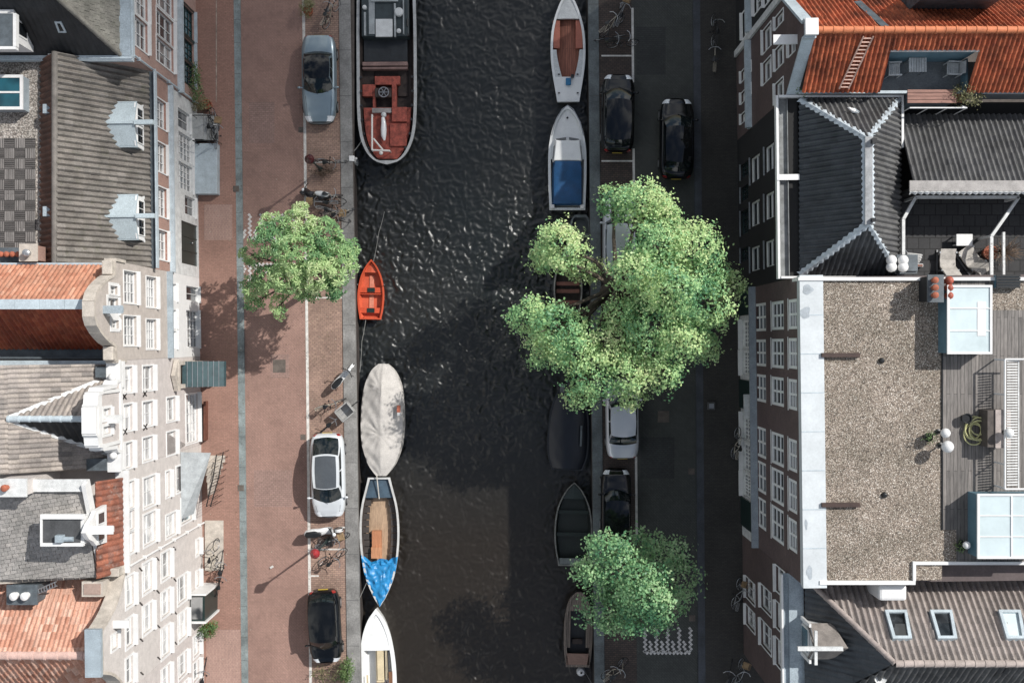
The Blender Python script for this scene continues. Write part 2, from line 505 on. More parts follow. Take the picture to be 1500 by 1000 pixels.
def coping(F, outline, parent, mat, zmin, thick=0.5, h=0.09, proud=0.06, name='coping'):
    """stone capping along the parts of the outline above zmin"""
    mb = MB(); n = len(outline)
    for i in range(n):
        (ya, za), (yb, zb) = outline[i], outline[(i + 1) % n]
        if min(za, zb) < zmin - 0.01: continue
        dy, dz = yb - ya, zb - za; L = math.hypot(dy, dz)
        if L < 0.01: continue
        ny, nz = -dz / L, dy / L
        mid = sum(p[0] for p in outline) / n
        if nz < -0.01 or (abs(nz) <= 0.01 and ny * ((ya + yb) / 2 - mid) < 0): ny, nz = -ny, -nz
        ex = 0.03 * random.random() * 0.2 + 0.02
        a = (ya - dy / L * ex, za - dz / L * ex); b = (yb + dy / L * ex, zb + dz / L * ex)
        j = 0.002 * (i % 3)
        q = []
        for d in (proud + j, -thick - j):
            for (y, z), hh in ((a, -0.02), (b, -0.02), (b, h + j), (a, h + j)):
                q.append(F.pt(y + ny * hh, z + nz * hh, d))
        mb.add(q, [(0, 1, 2, 3), (7, 6, 5, 4), (0, 4, 5, 1), (1, 5, 6, 2), (2, 6, 7, 3), (3, 7, 4, 0)])
    return mb.build(name, mat, parent)

def hoist_beam(F, y, z, parent, length=0.9, mat=None, w=0.16, back=0.4, cap=True, name='hoist_beam'):
    mb = MB(); fbox(mb, F, y - w / 2, y + w / 2, z - 0.12, z + 0.1, -back, length)
    if cap: fbox(mb, F, y - w / 2 - 0.05, y + w / 2 + 0.05, z + 0.103, z + 0.15, -back, length + 0.06)
    b = mb.build(name, mat or WHITE, parent)
    h = MB(); h.tube([F.pt(y, z - 0.12, length - 0.12), F.pt(y, z - 0.26, length - 0.12), F.pt(y, z - 0.3, length - 0.06)], 0.018, 5)
    h.build('hook', BLACK, b)
    return b

def gutter(F, y0, y1, z, parent, d0=0.02, d1=0.3, mat=None, h=0.16, name='gutter', lip=0.05):
    """box gutter: bottom, front lip and back lip"""
    mb = MB()
    fbox(mb, F, y0, y1, z - h, z - h + 0.04, d0, d1)
    fbox(mb, F, y0, y1, z - h + 0.041, z, d1 - lip, d1); fbox(mb, F, y0, y1, z - h + 0.041, z - 0.01, d0, d0 + 0.03)
    return mb.build(name, mat or ZINC, parent)

def drainpipe(F, y, z0, z1, parent, d=0.1, r=0.05, mat=None):
    mb = MB(); mb.tube([F.pt(y, z0, d), F.pt(y, z1, d)], r, 8)
    z = z0 + 0.8
    while z < z1:
        fbox(mb, F, y - 0.08, y + 0.08, z - 0.02, z + 0.02, 0.0, d + 0.06); z += 2.0
    return mb.build('drainpipe', mat or ZINC, parent)

def cornice(F, y0, y1, z, parent, mat, steps=((0.06, 0.12), (0.16, 0.1), (0.28, 0.1)), name='cornice', back=0.0):
    mb = MB(); zz = z
    for i, (d, h) in enumerate(steps):
        fbox(mb, F, y0 + 0.006, y1 - 0.006, zz + 0.001, zz + h, -back - 0.001 * i, d); zz += h
    return mb.build(name, mat, parent)

def dormer(F, yc, w, df, zb, ze, zr, dbe, dbr, parent, wallm, roofm, frontm, wins=2, over=0.06):
    """gabled dormer: df front plane behind the house front, dbe/dbr where eaves/ridge die into the roof"""
    h = w / 2
    mb = MB()
    f = [F.pt(yc - h, zb, -df), F.pt(yc + h, zb, -df), F.pt(yc + h, ze, -df), F.pt(yc, zr, -df), F.pt(yc - h, ze, -df)]
    bk = [F.pt(yc - h, zb, -dbe), F.pt(yc + h, zb, -dbe), F.pt(yc + h, ze, -dbe), F.pt(yc, zr, -dbe), F.pt(yc - h, ze, -dbe)]
    mb.add(f + bk, [(0, 1, 2, 3, 4), (1, 6, 7, 2), (0, 4, 9, 5)])
    d = mb.build('dormer', wallm, parent)
    ro = MB()
    for s in (-1, 1):
        a = F.pt(yc + s * (h + over), ze - over * 0.6, -df + 0.12); b = F.pt(yc, zr + 0.02, -df + 0.12)
        c = F.pt(yc, zr + 0.02, -dbr); e = F.pt(yc + s * (h + over), ze - over * 0.6, -dbe)
        ro.slab([a, b, c, e], 0.05)
    ro.bar(F.pt(yc, zr + 0.04, -df + 0.14), F.pt(yc, zr + 0.04, -dbr), 0.1, 0.06)
    ro.build('dormer_roof', roofm, d)
    fr = MB()
    # shaped white front board with scrolled cheeks
    fr_o = [(yc - h - 0.12, zb), (yc - h - 0.02, zb + 0.25), (yc - h, ze), (yc, zr - 0.02), (yc + h, ze), (yc + h + 0.02, zb + 0.25), (yc + h + 0.12, zb)]
    A = [F.pt(y, z, -df + 0.08) for y, z in fr_o]; B = [F.pt(y, z, -df + 0.02) for y, z in fr_o]
    n = len(A)
    fr.add(A + B, [tuple(range(n)), tuple(range(2 * n - 1, n - 1, -1))] + [(i, (i + 1) % n, (i + 1) % n + n, i + n) for i in range(n)])
    fr.build('front_board', frontm, d)
    ww = (w - 0.25) / wins
    for i in range(wins):
        a = yc - h + 0.125 + ww * i + 0.05; b = a + ww - 0.1
        m = MB()
        for (p, q, r_, t) in ((a, a + 0.04, zb + 0.12, ze - 0.08), (b - 0.04, b, zb + 0.12, ze - 0.08), (a + 0.04, b - 0.04, zb + 0.12, zb + 0.17), (a + 0.04, b - 0.04, ze - 0.13, ze - 0.08)):
            fbox(m, F, p, q, r_, t, -df + 0.081, -df + 0.12)
        fbox(m, F, (a + b) / 2 - 0.015, (a + b) / 2 + 0.015, zb + 0.17, ze - 0.13, -df + 0.081, -df + 0.11)
        wn = m.build('window', WHITE, d)
        g = MB(); fbox(g, F, a + 0.04, b - 0.04, zb + 0.17, ze - 0.13, -df + 0.083, -df + 0.09); g.build('pane', G_DARK, wn)
    return d

def skylight(corners, parent, frame, pane, fw=0.12, lift=0.1, name='skylight', cross=False):
    """roof window lying on a plane: four corner points on the roof surface (in order)"""
    c = [Vector(p) for p in corners]
    n = (c[1] - c[0]).cross(c[2] - c[0]).normalized()
    if n.z < 0: n = -n
    mb = MB()
    u = (c[1] - c[0]).normalized(); v = (c[3] - c[0]).normalized()
    i = [c[0] + (u + v) * fw, c[1] + (v - u) * fw, c[2] - (u + v) * fw, c[3] + (u - v) * fw]
    up = n * lift
    for k in range(4):
        l = (k + 1) % 4
        q = [c[k], c[l], i[l], i[k]]
        mb.add([p - n * 0.02 for p in q] + [p + up for p in q], [(0, 1, 2, 3), (7, 6, 5, 4), (0, 4, 5, 1), (1, 5, 6, 2), (2, 6, 7, 3), (3, 7, 4, 0)])
    if cross:
        mb.bar((i[0] + i[1]) / 2 + up * 0.9, (i[2] + i[3]) / 2 + up * 0.9, 0.07, 0.05, 0, n)
    o = mb.build(name, frame, parent)
    g = MB(); g.slab([p + up * 0.6 for p in i], 0.02); g.build('pane', pane, o)
    return o

def chimney(x0, x1, y0, y1, z0, z1, parent, mat, capm, pots=(), potm=None, pr=0.13, ph=0.35, name='chimney'):
    mb = MB(); mb.box(x0, x1, y0, y1, z0, z1 - 0.1); o = mb.build(name, mat, parent)
    c = MB(); c.box(x0 - 0.06, x1 + 0.06, y0 - 0.06, y1 + 0.06, z1 - 0.099, z1); c.build('chimney_cap', capm, o)
    for (x, y) in pots:
        p = MB(); p.lathe((x, y, z1), [(pr * 0.75, 0), (pr * 0.75, ph * 0.5), (pr, ph * 0.55), (pr, ph * 0.9), (pr * 0.7, ph), (pr * 0.15, ph * 1.08)], 12)
        p.build('chimney_pot', potm or WHITE, o, smooth=40)
    return o

def ridge_caps(p, q, parent, mat, w=0.24, step=0.42, name='ridge_tiles', h=0.12):
    """row of half round ridge tiles, each a little proud of the next"""
    p = Vector(p); q = Vector(q); L = (q - p).length; d = (q - p) / L; n = max(1, round(L / step)); s = L / n
    side = d.cross(Vector((0, 0, 1))).normalized(); up = side.cross(d)
    mb = MB()
    for i in range(n):
        rings = []
        for t, k in ((0, 1.0), (0.8, 0.94), (0.82, 1.1), (1.0, 1.1)):
            c = p + d * (s * (i + t))
            rings.append([c + side * (math.cos(a) * w / 2 * k) + up * (math.sin(a) * h * k - 0.02) for a in [PI * j / 8 for j in range(9)]])
        mb.loft(rings, closed=False)
    return mb.build(name, mat, parent, smooth=50, fixn=True)
# ------------------------------------------------------------------ setting
def strip(name, a0, b0, a1, b1, z, mat, th=0.0, ya=-700, yb=1700, kind='structure', mb=None):
    """long strip between two photo lines x = a + b*y (pixels on the ground)"""
    def X(a, b, py): return ((a + b * py) - 750) / K
    n = 12; top = mb or MB()
    pts = []
    for i in range(n + 1):
        py = ya + (yb - ya) * i / n; Y = (500 - py) / K
        pts.append((X(a0, b0, py), X(a1, b1, py), Y))
    for i in range(n):
        p, q = pts[i], pts[i + 1]
        top.poly([(p[0], p[2], z), (q[0], q[2], z), (q[1], q[2], z), (p[1], p[2], z)])
        if th:
            top.poly([(p[0], p[2], z), (q[0], q[2], z), (q[0], q[2], z - th), (p[0], p[2], z - th)])
            top.poly([(p[1], p[2], z), (q[1], q[2], z), (q[1], q[2], z - th), (p[1], p[2], z - th)])
    if mb: return None
    return tag(top.build(name, mat, fixn=True), kind=kind)

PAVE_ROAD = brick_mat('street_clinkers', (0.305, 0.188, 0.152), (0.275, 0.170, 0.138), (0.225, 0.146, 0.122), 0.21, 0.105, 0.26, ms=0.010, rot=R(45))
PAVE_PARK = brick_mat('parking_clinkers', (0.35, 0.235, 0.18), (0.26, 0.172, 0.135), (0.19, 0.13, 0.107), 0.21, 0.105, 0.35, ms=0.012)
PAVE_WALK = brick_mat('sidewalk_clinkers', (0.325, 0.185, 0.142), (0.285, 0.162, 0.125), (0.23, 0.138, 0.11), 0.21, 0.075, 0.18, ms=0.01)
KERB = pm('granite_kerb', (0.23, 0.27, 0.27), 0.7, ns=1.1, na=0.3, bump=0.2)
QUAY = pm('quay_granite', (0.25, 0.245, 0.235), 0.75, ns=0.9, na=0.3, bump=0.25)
QUAY_D = pm('quay_granite_dark', (0.13, 0.15, 0.155), 0.7, ns=0.9, na=0.35, bump=0.25)  # darker, bluer granite for the right bank
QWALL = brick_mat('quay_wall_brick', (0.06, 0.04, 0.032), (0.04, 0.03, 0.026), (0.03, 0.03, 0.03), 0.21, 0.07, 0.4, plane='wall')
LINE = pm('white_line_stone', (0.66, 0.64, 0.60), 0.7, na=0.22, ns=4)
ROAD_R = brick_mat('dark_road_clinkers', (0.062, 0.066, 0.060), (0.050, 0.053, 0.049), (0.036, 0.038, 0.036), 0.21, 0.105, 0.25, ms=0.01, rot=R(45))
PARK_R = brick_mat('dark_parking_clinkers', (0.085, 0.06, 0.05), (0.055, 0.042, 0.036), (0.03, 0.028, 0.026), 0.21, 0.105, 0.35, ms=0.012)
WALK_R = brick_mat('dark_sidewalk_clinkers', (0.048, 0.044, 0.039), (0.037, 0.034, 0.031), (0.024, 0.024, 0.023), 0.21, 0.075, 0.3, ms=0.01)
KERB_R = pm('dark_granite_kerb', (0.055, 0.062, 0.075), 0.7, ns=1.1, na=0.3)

WATER_Z = -1.25
# distant ground on both sides of the canal
g = MB()
for sx in (-1, 1):
    xs = sorted([sx * 8.4, sx * 900]) if sx < 0 else [4.45, 900]
    g.poly([(xs[0], -900, -0.02), (xs[1], -900, -0.02), (xs[1], 900, -0.02), (xs[0], 900, -0.02)])
tag(g.build('ground', pm('far_ground', (0.10, 0.085, 0.075), 0.9)), kind='structure')
strip('sidewalk', 255, 0.0125, 343, 0.0115, 0.10, PAVE_WALK)
strip('sidewalk_seam', 317, 0.0, 318.6, 0.0, 0.105, pm('pale_seam', (.42, .34, .28), .8, na=.4), ya=-100, yb=150)
strip('kerb', 343, 0.0115, 352.5, 0.0115, 0.108, KERB, th=0.13)
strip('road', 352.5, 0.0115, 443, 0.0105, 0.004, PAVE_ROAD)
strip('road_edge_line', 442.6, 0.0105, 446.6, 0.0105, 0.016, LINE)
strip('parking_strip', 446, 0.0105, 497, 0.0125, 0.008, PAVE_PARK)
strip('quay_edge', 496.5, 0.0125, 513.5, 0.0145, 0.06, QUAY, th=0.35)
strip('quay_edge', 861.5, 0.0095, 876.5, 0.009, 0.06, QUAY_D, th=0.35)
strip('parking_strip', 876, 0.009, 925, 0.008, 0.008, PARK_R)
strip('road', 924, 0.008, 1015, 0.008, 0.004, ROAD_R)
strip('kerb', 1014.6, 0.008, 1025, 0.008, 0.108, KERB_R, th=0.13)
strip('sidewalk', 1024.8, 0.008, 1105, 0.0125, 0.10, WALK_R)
# relaid patches in the paving
PATCH = brick_mat('relaid_clinkers', (0.30, 0.195, 0.165), (0.255, 0.165, 0.14), (0.19, 0.13, 0.11), 0.21, 0.105, 0.2, ms=0.012)
PATCH2 = brick_mat('relaid_sidewalk', (0.40, 0.26, 0.215), (0.36, 0.23, 0.19), (0.28, 0.19, 0.16), 0.21, 0.075, 0.2, ms=0.012, rot=R(90))
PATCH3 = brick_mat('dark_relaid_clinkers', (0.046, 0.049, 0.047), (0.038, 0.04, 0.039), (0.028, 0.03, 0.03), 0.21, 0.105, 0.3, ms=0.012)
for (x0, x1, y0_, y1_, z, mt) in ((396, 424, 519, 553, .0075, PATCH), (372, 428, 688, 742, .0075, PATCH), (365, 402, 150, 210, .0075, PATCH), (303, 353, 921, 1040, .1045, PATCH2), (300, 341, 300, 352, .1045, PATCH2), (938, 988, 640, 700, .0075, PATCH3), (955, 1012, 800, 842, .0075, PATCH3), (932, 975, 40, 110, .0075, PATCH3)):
    a, c = P(x0, y1_), P(x1, y0_); m = MB(); m.poly([(a.x, a.y, z), (c.x, a.y, z), (c.x, c.y, z), (a.x, c.y, z)]); tag(m.build('paving_patch', mt), kind='structure')
# quay joints: slightly recessed dark seams between the long granite blocks
mb = MB()
for i in range(18):
    py = -60 + 67 * i
    for a0, b0, a1, b1 in ((496.8, 0.0125, 513.2, 0.0145), (861.8, 0.0095, 876.2, 0.009)):
        Y = (500 - py) / K
        mb.box(((a0 + b0 * py) - 750) / K, ((a1 + b1 * py) - 750) / K, Y - 0.012, Y + 0.012, 0.055, 0.064)
tag(mb.build('quay_joints', pm('joint_mortar', (0.10, 0.10, 0.10), 0.9)), kind='structure')
mb = MB()
for i in range(28):
    py = -60 + 41 * i + (i * 37 % 11)
    Y = (500 - py) / K
    for a0, b0, z in ((343, 0.0115, 0.1095), (1014.8, 0.008, 0.1095)):
        x = ((a0 + b0 * py) - 750) / K
        mb.box(x + 0.005, x + 0.34, Y - 0.008, Y + 0.008, z - 0.01, z + 0.002)
tag(mb.build('kerb_joints', pm('kerb_mortar', (0.08, 0.08, 0.08), 0.9)), kind='structure')
# quay walls
mb = MB()
for (a, b, s) in ((513.2, 0.0145, 1), (861.8, 0.0095, -1)):
    for i in range(12):
        p0 = -700 + 200 * i; p1 = p0 + 200
        x0 = (a + b * p0 - 750) / K; x1 = (a + b * p1 - 750) / K; y0 = (500 - p0) / K; y1 = (500 - p1) / K
        mb.poly([(x0, y0, 0.0), (x1, y1, 0.0), (x1 + 0.05 * s, y1, -3), (x0 + 0.05 * s, y0, -3)])
tag(mb.build('quay_wall', QWALL), label='dark brick quay wall lining both banks of the canal', cat='quay wall')

def water_mat():
    m, nt, b = nodes('canal_water')
    v = coords(nt)
    n0 = N(nt, 'ShaderNodeTexNoise', Scale=0.10, Detail=3.0); nt.links.new(v, n0.inputs['Vector'])
    c = ramp(nt, n0.outputs['Fac'], [(0.35, (0.006, 0.009, 0.0095)), (0.62, (0.012, 0.013, 0.0125))])
    sp = N(nt, 'ShaderNodeSeparateXYZ'); nt.links.new(v, sp.inputs[0])   # silt clouds the lower stretch brown
    mr = N(nt, 'ShaderNodeMapRange'); mr.inputs['From Min'].default_value = -4.0; mr.inputs['From Max'].default_value = -11.0; nt.links.new(sp.outputs[1], mr.inputs['Value'])
    c = mixc(nt, mr.outputs[0], c, (0.0145, 0.0108, 0.007))
    nt.links.new(c, b.inputs['Base Color'])
    b.inputs['Roughness'].default_value = 0.37; b.inputs['IOR'].default_value = 1.5
    b.inputs['Specular IOR Level'].default_value = 0.5
    return m, nt, b
WATER, wnt, wb = water_mat()
def water():
    """water sheet with real wavelets in the middle stretch"""
    from mathutils import noise
    mb = MB(); x0, x1, y0, y1 = -8.75, 4.6, -19.5, 19.5
    st = 0.052; nx = int((x1 - x0) / st); ny = int((y1 - y0) / st)
    vs = []
    for j in range(ny + 1):
        y = y0 + (y1 - y0) * j / ny
        for i in range(nx + 1):
            x = x0 + (x1 - x0) * i / nx
            e = min(1, min(x - x0, x1 - x) / 0.6, min(y - y0, y1 - y) / 0.6); e = max(e, 0)
            amp = 0.55 + 0.7 * max(0, min(1, 0.5 + 1.2 * noise.noise(Vector((x * 0.22, y * 0.17, 4.1)))))
            amp *= (0.52 + 0.66 * max(0, min(1, (y + 9.5) / 6.0))) * (1 - .45 * max(0, min(1, (y - 5) / 5)))
            wx = x + 0.22 * noise.noise(Vector((x * 1.6, y * 1.6, 9.0))); wy = y + 0.22 * noise.noise(Vector((x * 1.6, y * 1.6, 19.0)))
            h = 0.050 * noise.noise(Vector((wx * 1.3, wy * 1.5, 1.0))) + 0.068 * noise.noise(Vector((wx * 3.9 + wy * .7, wy * 4.1 - wx * .6, 7.0)))
            h += 0.030 * noise.noise(Vector((wx * 7.4, wy * 6.9, 3.0))) + 0.007 * noise.noise(Vector((wx * 12, wy * 11, 5.0)))
            vs.append((x, y, WATER_Z + h * e * amp))
    fs = []
    for j in range(ny):
        for i in range(nx):
            a = j * (nx + 1) + i; fs.append((a, a + 1, a + nx + 2, a + nx + 1))
    mb.add(vs, fs)
    for (ya, yb) in ((-900, y0), (y1, 900)):
        mb.poly([(x0, ya, WATER_Z), (x1, ya, WATER_Z), (x1, yb, WATER_Z), (x0, yb, WATER_Z)])
    o = mb.build('canal_water', WATER, fixn=False)
    o.data.polygons.foreach_set('use_smooth', [True] * len(o.data.polygons))
    return tag(o, kind='structure')
water()

# ------------------------------------------------------------------ left bank houses
BR_PINK = brick_mat('pink_brown_brick', (0.36, 0.20, 0.155), (0.30, 0.165, 0.13), (0.34, 0.25, 0.21), 0.22, 0.07, 0.16, plane='wall')
BR_PINK2 = brick_mat('rosy_brick', (0.39, 0.24, 0.20), (0.33, 0.20, 0.17), (0.38, 0.29, 0.25), 0.22, 0.07, 0.16, plane='wall')
PL_GREY = pm('greige_plaster', (0.47, 0.42, 0.38), 0.85, na=0.12)
PL_BEIGE = pm('beige_brick_paint', (0.54, 0.495, 0.47), 0.85, na=0.1)
PL_CREAM = pm('cream_plaster', (0.57, 0.53, 0.50), 0.85, na=0.1)
T_GREYG = tile_mat('grey_green_pantiles', [(0.15, 0.135, 0.12), (0.20, 0.18, 0.16), (0.17, 0.155, 0.138), (0.23, 0.21, 0.19)], moss_blotch=(0.085, 0.09, 0.05))
T_DARK = tile_mat('shaded_dark_slate', [(0.022, 0.024, 0.026), (0.035, 0.036, 0.038), (0.028, 0.03, 0.032)])
T_GREENISH = tile_mat('mossy_grey_tiles', [(0.17, 0.165, 0.14), (0.23, 0.22, 0.19), (0.20, 0.19, 0.165)], moss_blotch=(0.10, 0.105, 0.07))
T_ORANGE = tile_mat('orange_pantiles', [(0.44, 0.20, 0.125), (0.51, 0.25, 0.16), (0.40, 0.165, 0.10), (0.55, 0.30, 0.205)], dirt=0.2)
T_RED = tile_mat('shaded_red_pantiles', [(0.30, 0.06, 0.025), (0.36, 0.085, 0.035), (0.25, 0.045, 0.02), (0.40, 0.11, 0.05)], dirt=0.3)
T_BEIGE = tile_mat('beige_grey_pantiles', [(0.31, 0.275, 0.245), (0.38, 0.335, 0.295), (0.26, 0.23, 0.21), (0.34, 0.30, 0.27), (0.21, 0.19, 0.175)], dirt=0.25)
T_FLATG = tile_mat('grey_flat_tiles', [(0.29, 0.275, 0.26), (0.35, 0.33, 0.31), (0.25, 0.24, 0.225), (0.39, 0.365, 0.34)], dirt=0.2)
T_SALMON = tile_mat('salmon_pantiles', [(0.50, 0.24, 0.16), (0.60, 0.33, 0.235), (0.44, 0.20, 0.13), (0.66, 0.42, 0.32), (0.54, 0.27, 0.185)], dirt=0.2)
T_RUST = tile_mat('rusty_weathered_tiles', [(0.26, 0.085, 0.05), (0.34, 0.12, 0.07), (0.20, 0.07, 0.045), (0.30, 0.14, 0.10)], dirt=0.45, moss_blotch=(0.30, 0.27, 0.24))
T_BROWN = tile_mat('brown_roof_tiles', [(0.13, 0.065, 0.045), (0.16, 0.08, 0.055), (0.11, 0.058, 0.042)])
GRAVEL_L = gravel_mat('pale_roof_gravel', [(0.20, 0.17, 0.15), (0.50, 0.45, 0.41), (0.34, 0.30, 0.27), (0.62, 0.58, 0.54)], 16)

def gy(py): return (500 - py) / K
FRW = dict(rec=0.15, sill=0.12)

# --- top left corner house -------------------------------------------------
b1 = thing('corner_house', 'pink brick house with dark hipped roof in the top left corner', 'house', FL.pt(14.5, 0.0))
y0, y1 = gy(157) + 0.004, 22.0
ze = 9.7
w1 = [(197, 216, -64, -20), (197, 216, -17, 25), (197, 216, 29, 72), (229, 254, -20, 17), (229, 254, 22, 59), (229, 254, 62, 97), (265, 284, 10, 52), (265, 284, 57, 87), (265, 284, 90, 122)]
rs = [rect_from_px(FL, *w) for w in w1]
front_wall(FL, [(y0, -0.3), (y1, -0.3), (y1, ze), (y0, ze)], rs, BR_PINK2, b1, body=ze - 0.2)
for i, r in enumerate(rs):
    window(FL, r, b1, G_TEAL if i > 5 else (G_MID if i % 2 else G_DARK), rows=4 if i > 5 else 3, cols=3 if i > 5 else 2, sill=0.16, trim=0.07, frame=GREEND if i > 5 else WHITE, sillm=ZINC if i > 5 else WHITE)
m = MB(); fbox(m, FL, y0, y1, 3.05, 3.3, 0.002, 0.28); m.build('shop_cornice', ZINC, b1)
m = MB(); fbox(m, FL, y0, y1, ze + 0.002, ze + 0.14, -0.44, 0.05); m.build('parapet', LEAD, b1)
m = MB(); fbox(m, FL, y0, y1, ze - 0.25, ze - 0.02, 0.002, 0.12); m.build('eaves_board', ZINC, b1)
A = P(177, 81, 9.75); A2 = Vector((A.x, 22, 9.75)); Q = P(40, -43, 13.6); Q2 = Vector((Q.x, 22, 13.6))
B = Vector((-26, A.y, 9.75)); Q3 = Vector((-26, Q.y, 13.6))
roof('east_roof_slope', [[A, A2, Q2, Q]], T_GREENISH, b1, cw=0.24, course=0.26, amp=0.02, flat=True, step=0.03)
roof('south_roof_slope', [[A, Q, Q3, B]], T_DARK, b1, cw=0.24, course=0.3, amp=0.03)  # dark tile colour holds the shade of the slope away from the sun
ridge_caps(A + Vector((0, 0, .03)), Q, b1, pm('stone_ridge', (0.20, 0.19, 0.165), 0.85), w=0.22, name='hip_tiles')
# white party gutter along the side wall
m = MB(); m.box(-26, A.x + 0.5, A.y - 0.17, A.y - 0.03, 9.5, 9.82); m.box(-26, A.x + 0.5, A.y - 0.24, A.y - 0.171, 9.5, 9.76); m.build('side_gutter', ZINC, b1)
m = MB(); m.box(P(72, 0, 9.8).x, P(98, 0, 9.8).x, A.y - 0.2, A.y + 0.02, 9.825, 9.95); m.build('gutter_hopper', WHITE, b1, bevel=0.02)
def on_plane(px, py, a, b, c):
    """camera ray through the pixel meets plane abc"""
    n = (b - a).cross(c - a); o = Vector((0, 0, H)); d = P(px, py, 0) - o
    return o + d * ((a - o).dot(n) / d.dot(n))
sp = lambda px, py: on_plane(px, py, A, Q, B)
skylight([sp(80, 31), sp(90, 31), sp(98, 47), sp(86, 47)], b1, ZINC, G_DARK, fw=0.08, lift=0.06)
# white dormer on the dark slope
d = MB()
p0 = P(-10, 12, 12.2); p1 = P(38, 70, 10.9)
d.box(-25.5, p1.x, p1.y, p0.y, 10.2, 12.0); dm = d.build('dormer', WHITE, b1)
d = MB(); d.box(-25.6, p1.x + 0.12, p1.y - 0.3, p0.y - 0.2, 12.001, 12.12); d.build('dormer_roof', LEADD, dm)
d = MB(); d.box(-25.6, p1.x + 0.16, p1.y - 0.42, p1.y - 0.302, 11.9, 12.15); d.box(p1.x + 0.05, p1.x + 0.18, p1.y - 0.3, p0.y - 0.2, 11.9, 12.16); d.build('dormer_fascia', WHITE, dm)
d = MB(); d.box(p1.x + 0.001, p1.x + 0.03, p1.y + 0.3, p0.y - 0.3, 10.8, 11.8); wv = d.build('window', WHITE, dm)
d = MB(); d.box(p1.x + 0.031, p1.x + 0.04, p1.y + 0.38, p0.y - 0.38, 10.9, 11.7); d.build('pane', G_DARK, wv)
drainpipe(FL, y0 + 0.12, 0.1, ze - 0.2, b1)

# --- wide brown pantile house with two lead dormers --------------------------
b2 = thing('dormer_house', 'pink brick house with brown pantile roof and two grey lead dormers', 'house', FL.pt(8.0, 0.0))
y0, y1 = gy(407) + 0.004, gy(157) - 0.004
ze = 7.25
up = [(228, 243, 147, 187), (228, 243, 210, 252), (229, 244, 275, 317), (230, 245, 338, 380)]
gr = [(261, 278, 163, 190), (262, 282, 198, 236), (262, 282, 241, 279), (271, 286, 289, 316), (266, 290, 327, 388)]
ru = [rect_from_px(FL, *w) for w in up]; rg = [rect_from_px(FL, *w) for w in gr]
zc = FL.hit(250, 280)[1]
front_wall(FL, [(y0, zc + 0.25), (y1, zc + 0.25), (y1, ze), (y0, ze)], ru, BR_PINK, b2, body=ze - 0.2)
front_wall(FL, [(y0, -0.3), (y1, -0.3), (y1, zc - 0.3), (y0, zc - 0.3)], rg, WHITE_OLD, b2, name='shopfront_wall', body=None)
m = MB(); fbox(m, FL, y0, y1, zc - 0.299, zc + 0.249, -0.4, 0.03); fbox(m, FL, y0, y1, zc + 0.1, zc + 0.2, 0.03, 0.22); fbox(m, FL, y0, y1, zc - 0.2, zc + 0.099, 0.03, 0.14)
m.build('shop_cornice', ZINC, b2)
for r in ru: window(FL, r, b2, G_MID, rows=3, cols=3, sill=0.14, trim=0.06)
for i, r in enumerate(rg):
    if i == 4:
        m = MB(); fbox(m, FL, r[0], r[1], max(r[2], 0.05), r[3], -0.16, -0.08)
        for k in range(1, 3):
            yy = r[0] + (r[1] - r[0]) * k / 3; fbox(m, FL, yy - 0.03, yy + 0.03, 0.1, r[3] - 0.05, -0.079, -0.05)
        gd = m.build('garage_door', GREEND, b2); m = MB(); m.ball(FL.pt((r[0] + r[1]) / 2 + 0.1, 1.1, -0.03), 0.05); m.build('handle', STEEL, gd)
    else:
        window(FL, r, b2, G_DARK if i in (0, 3) else G_MID, rows=4 if i in (1, 2) else 1, cols=4 if i in (1, 2) else 2, sill=0.1, fw=0.06)
gutter(FL, y0, y1, ze + 0.1, b2, 0.0, 0.22, mat=LEADD)
m = MB(); fbox(m, FL, y0, y1, ze - 0.12, ze + 0.16, 0.221, 0.28); m.build('gutter_fascia', ZINC, b2)
rx = -19.7; zr = 10.5
e0, e1 = FL.pt(y0, ze, -0.05), FL.pt(y1, ze, -0.05)
RA = [e0, e1, Vector((rx, y1, zr)), Vector((rx, y0, zr))]
roof('east_roof_slope', [RA], T_GREYG, b2, cw=0.25, course=0.40, amp=0.11)
roof('west_roof_slope', [[Vector((rx, y0, zr)), Vector((rx, y1, zr)), Vector((-20.75, y1, 9.45)), Vector((-20.75, y0, 9.45))]], T_BROWN, b2, cw=0.26, course=0.4, amp=0.10)
m = MB(); m.tube([(rx, y0, zr + 0.02), (rx, y1, zr + 0.02)], 0.13, 10); m.build('ridge', pm('ridge_stone', (0.17, 0.155, 0.14), 0.85), b2)
LEAD_B = pm('pale_blue_lead', (0.42, 0.49, 0.52), 0.55, na=0.1, ns=1.6)
s2 = lambda px, py: on_plane(px, py, RA[0], RA[1], RA[2])
for yc in (gy(500) + 323 / K * 45.8 / 55, 185 / K * 45.8 / 55):
    dormer(FL, yc, 1.95, 0.30, 7.5, 8.5, 8.85, 1.35, 1.62, b2, LEAD_B, LEAD_B, WHITE)
    hb = hoist_beam(FL, yc, 8.86, b2, 0.7, LEAD_B, w=0.2, back=0.15, cap=False)
for px in ((66, 74),):
    for py in (160, 310):
        a = P(px[0], py + 8, 9.9); bb = P(px[1] + 3, py - 8, 10.2)
        m = MB(); m.box(a.x, bb.x, a.y, bb.y, 9.6, 10.15); m.build('vent_box', LEAD, b2, bevel=0.02)
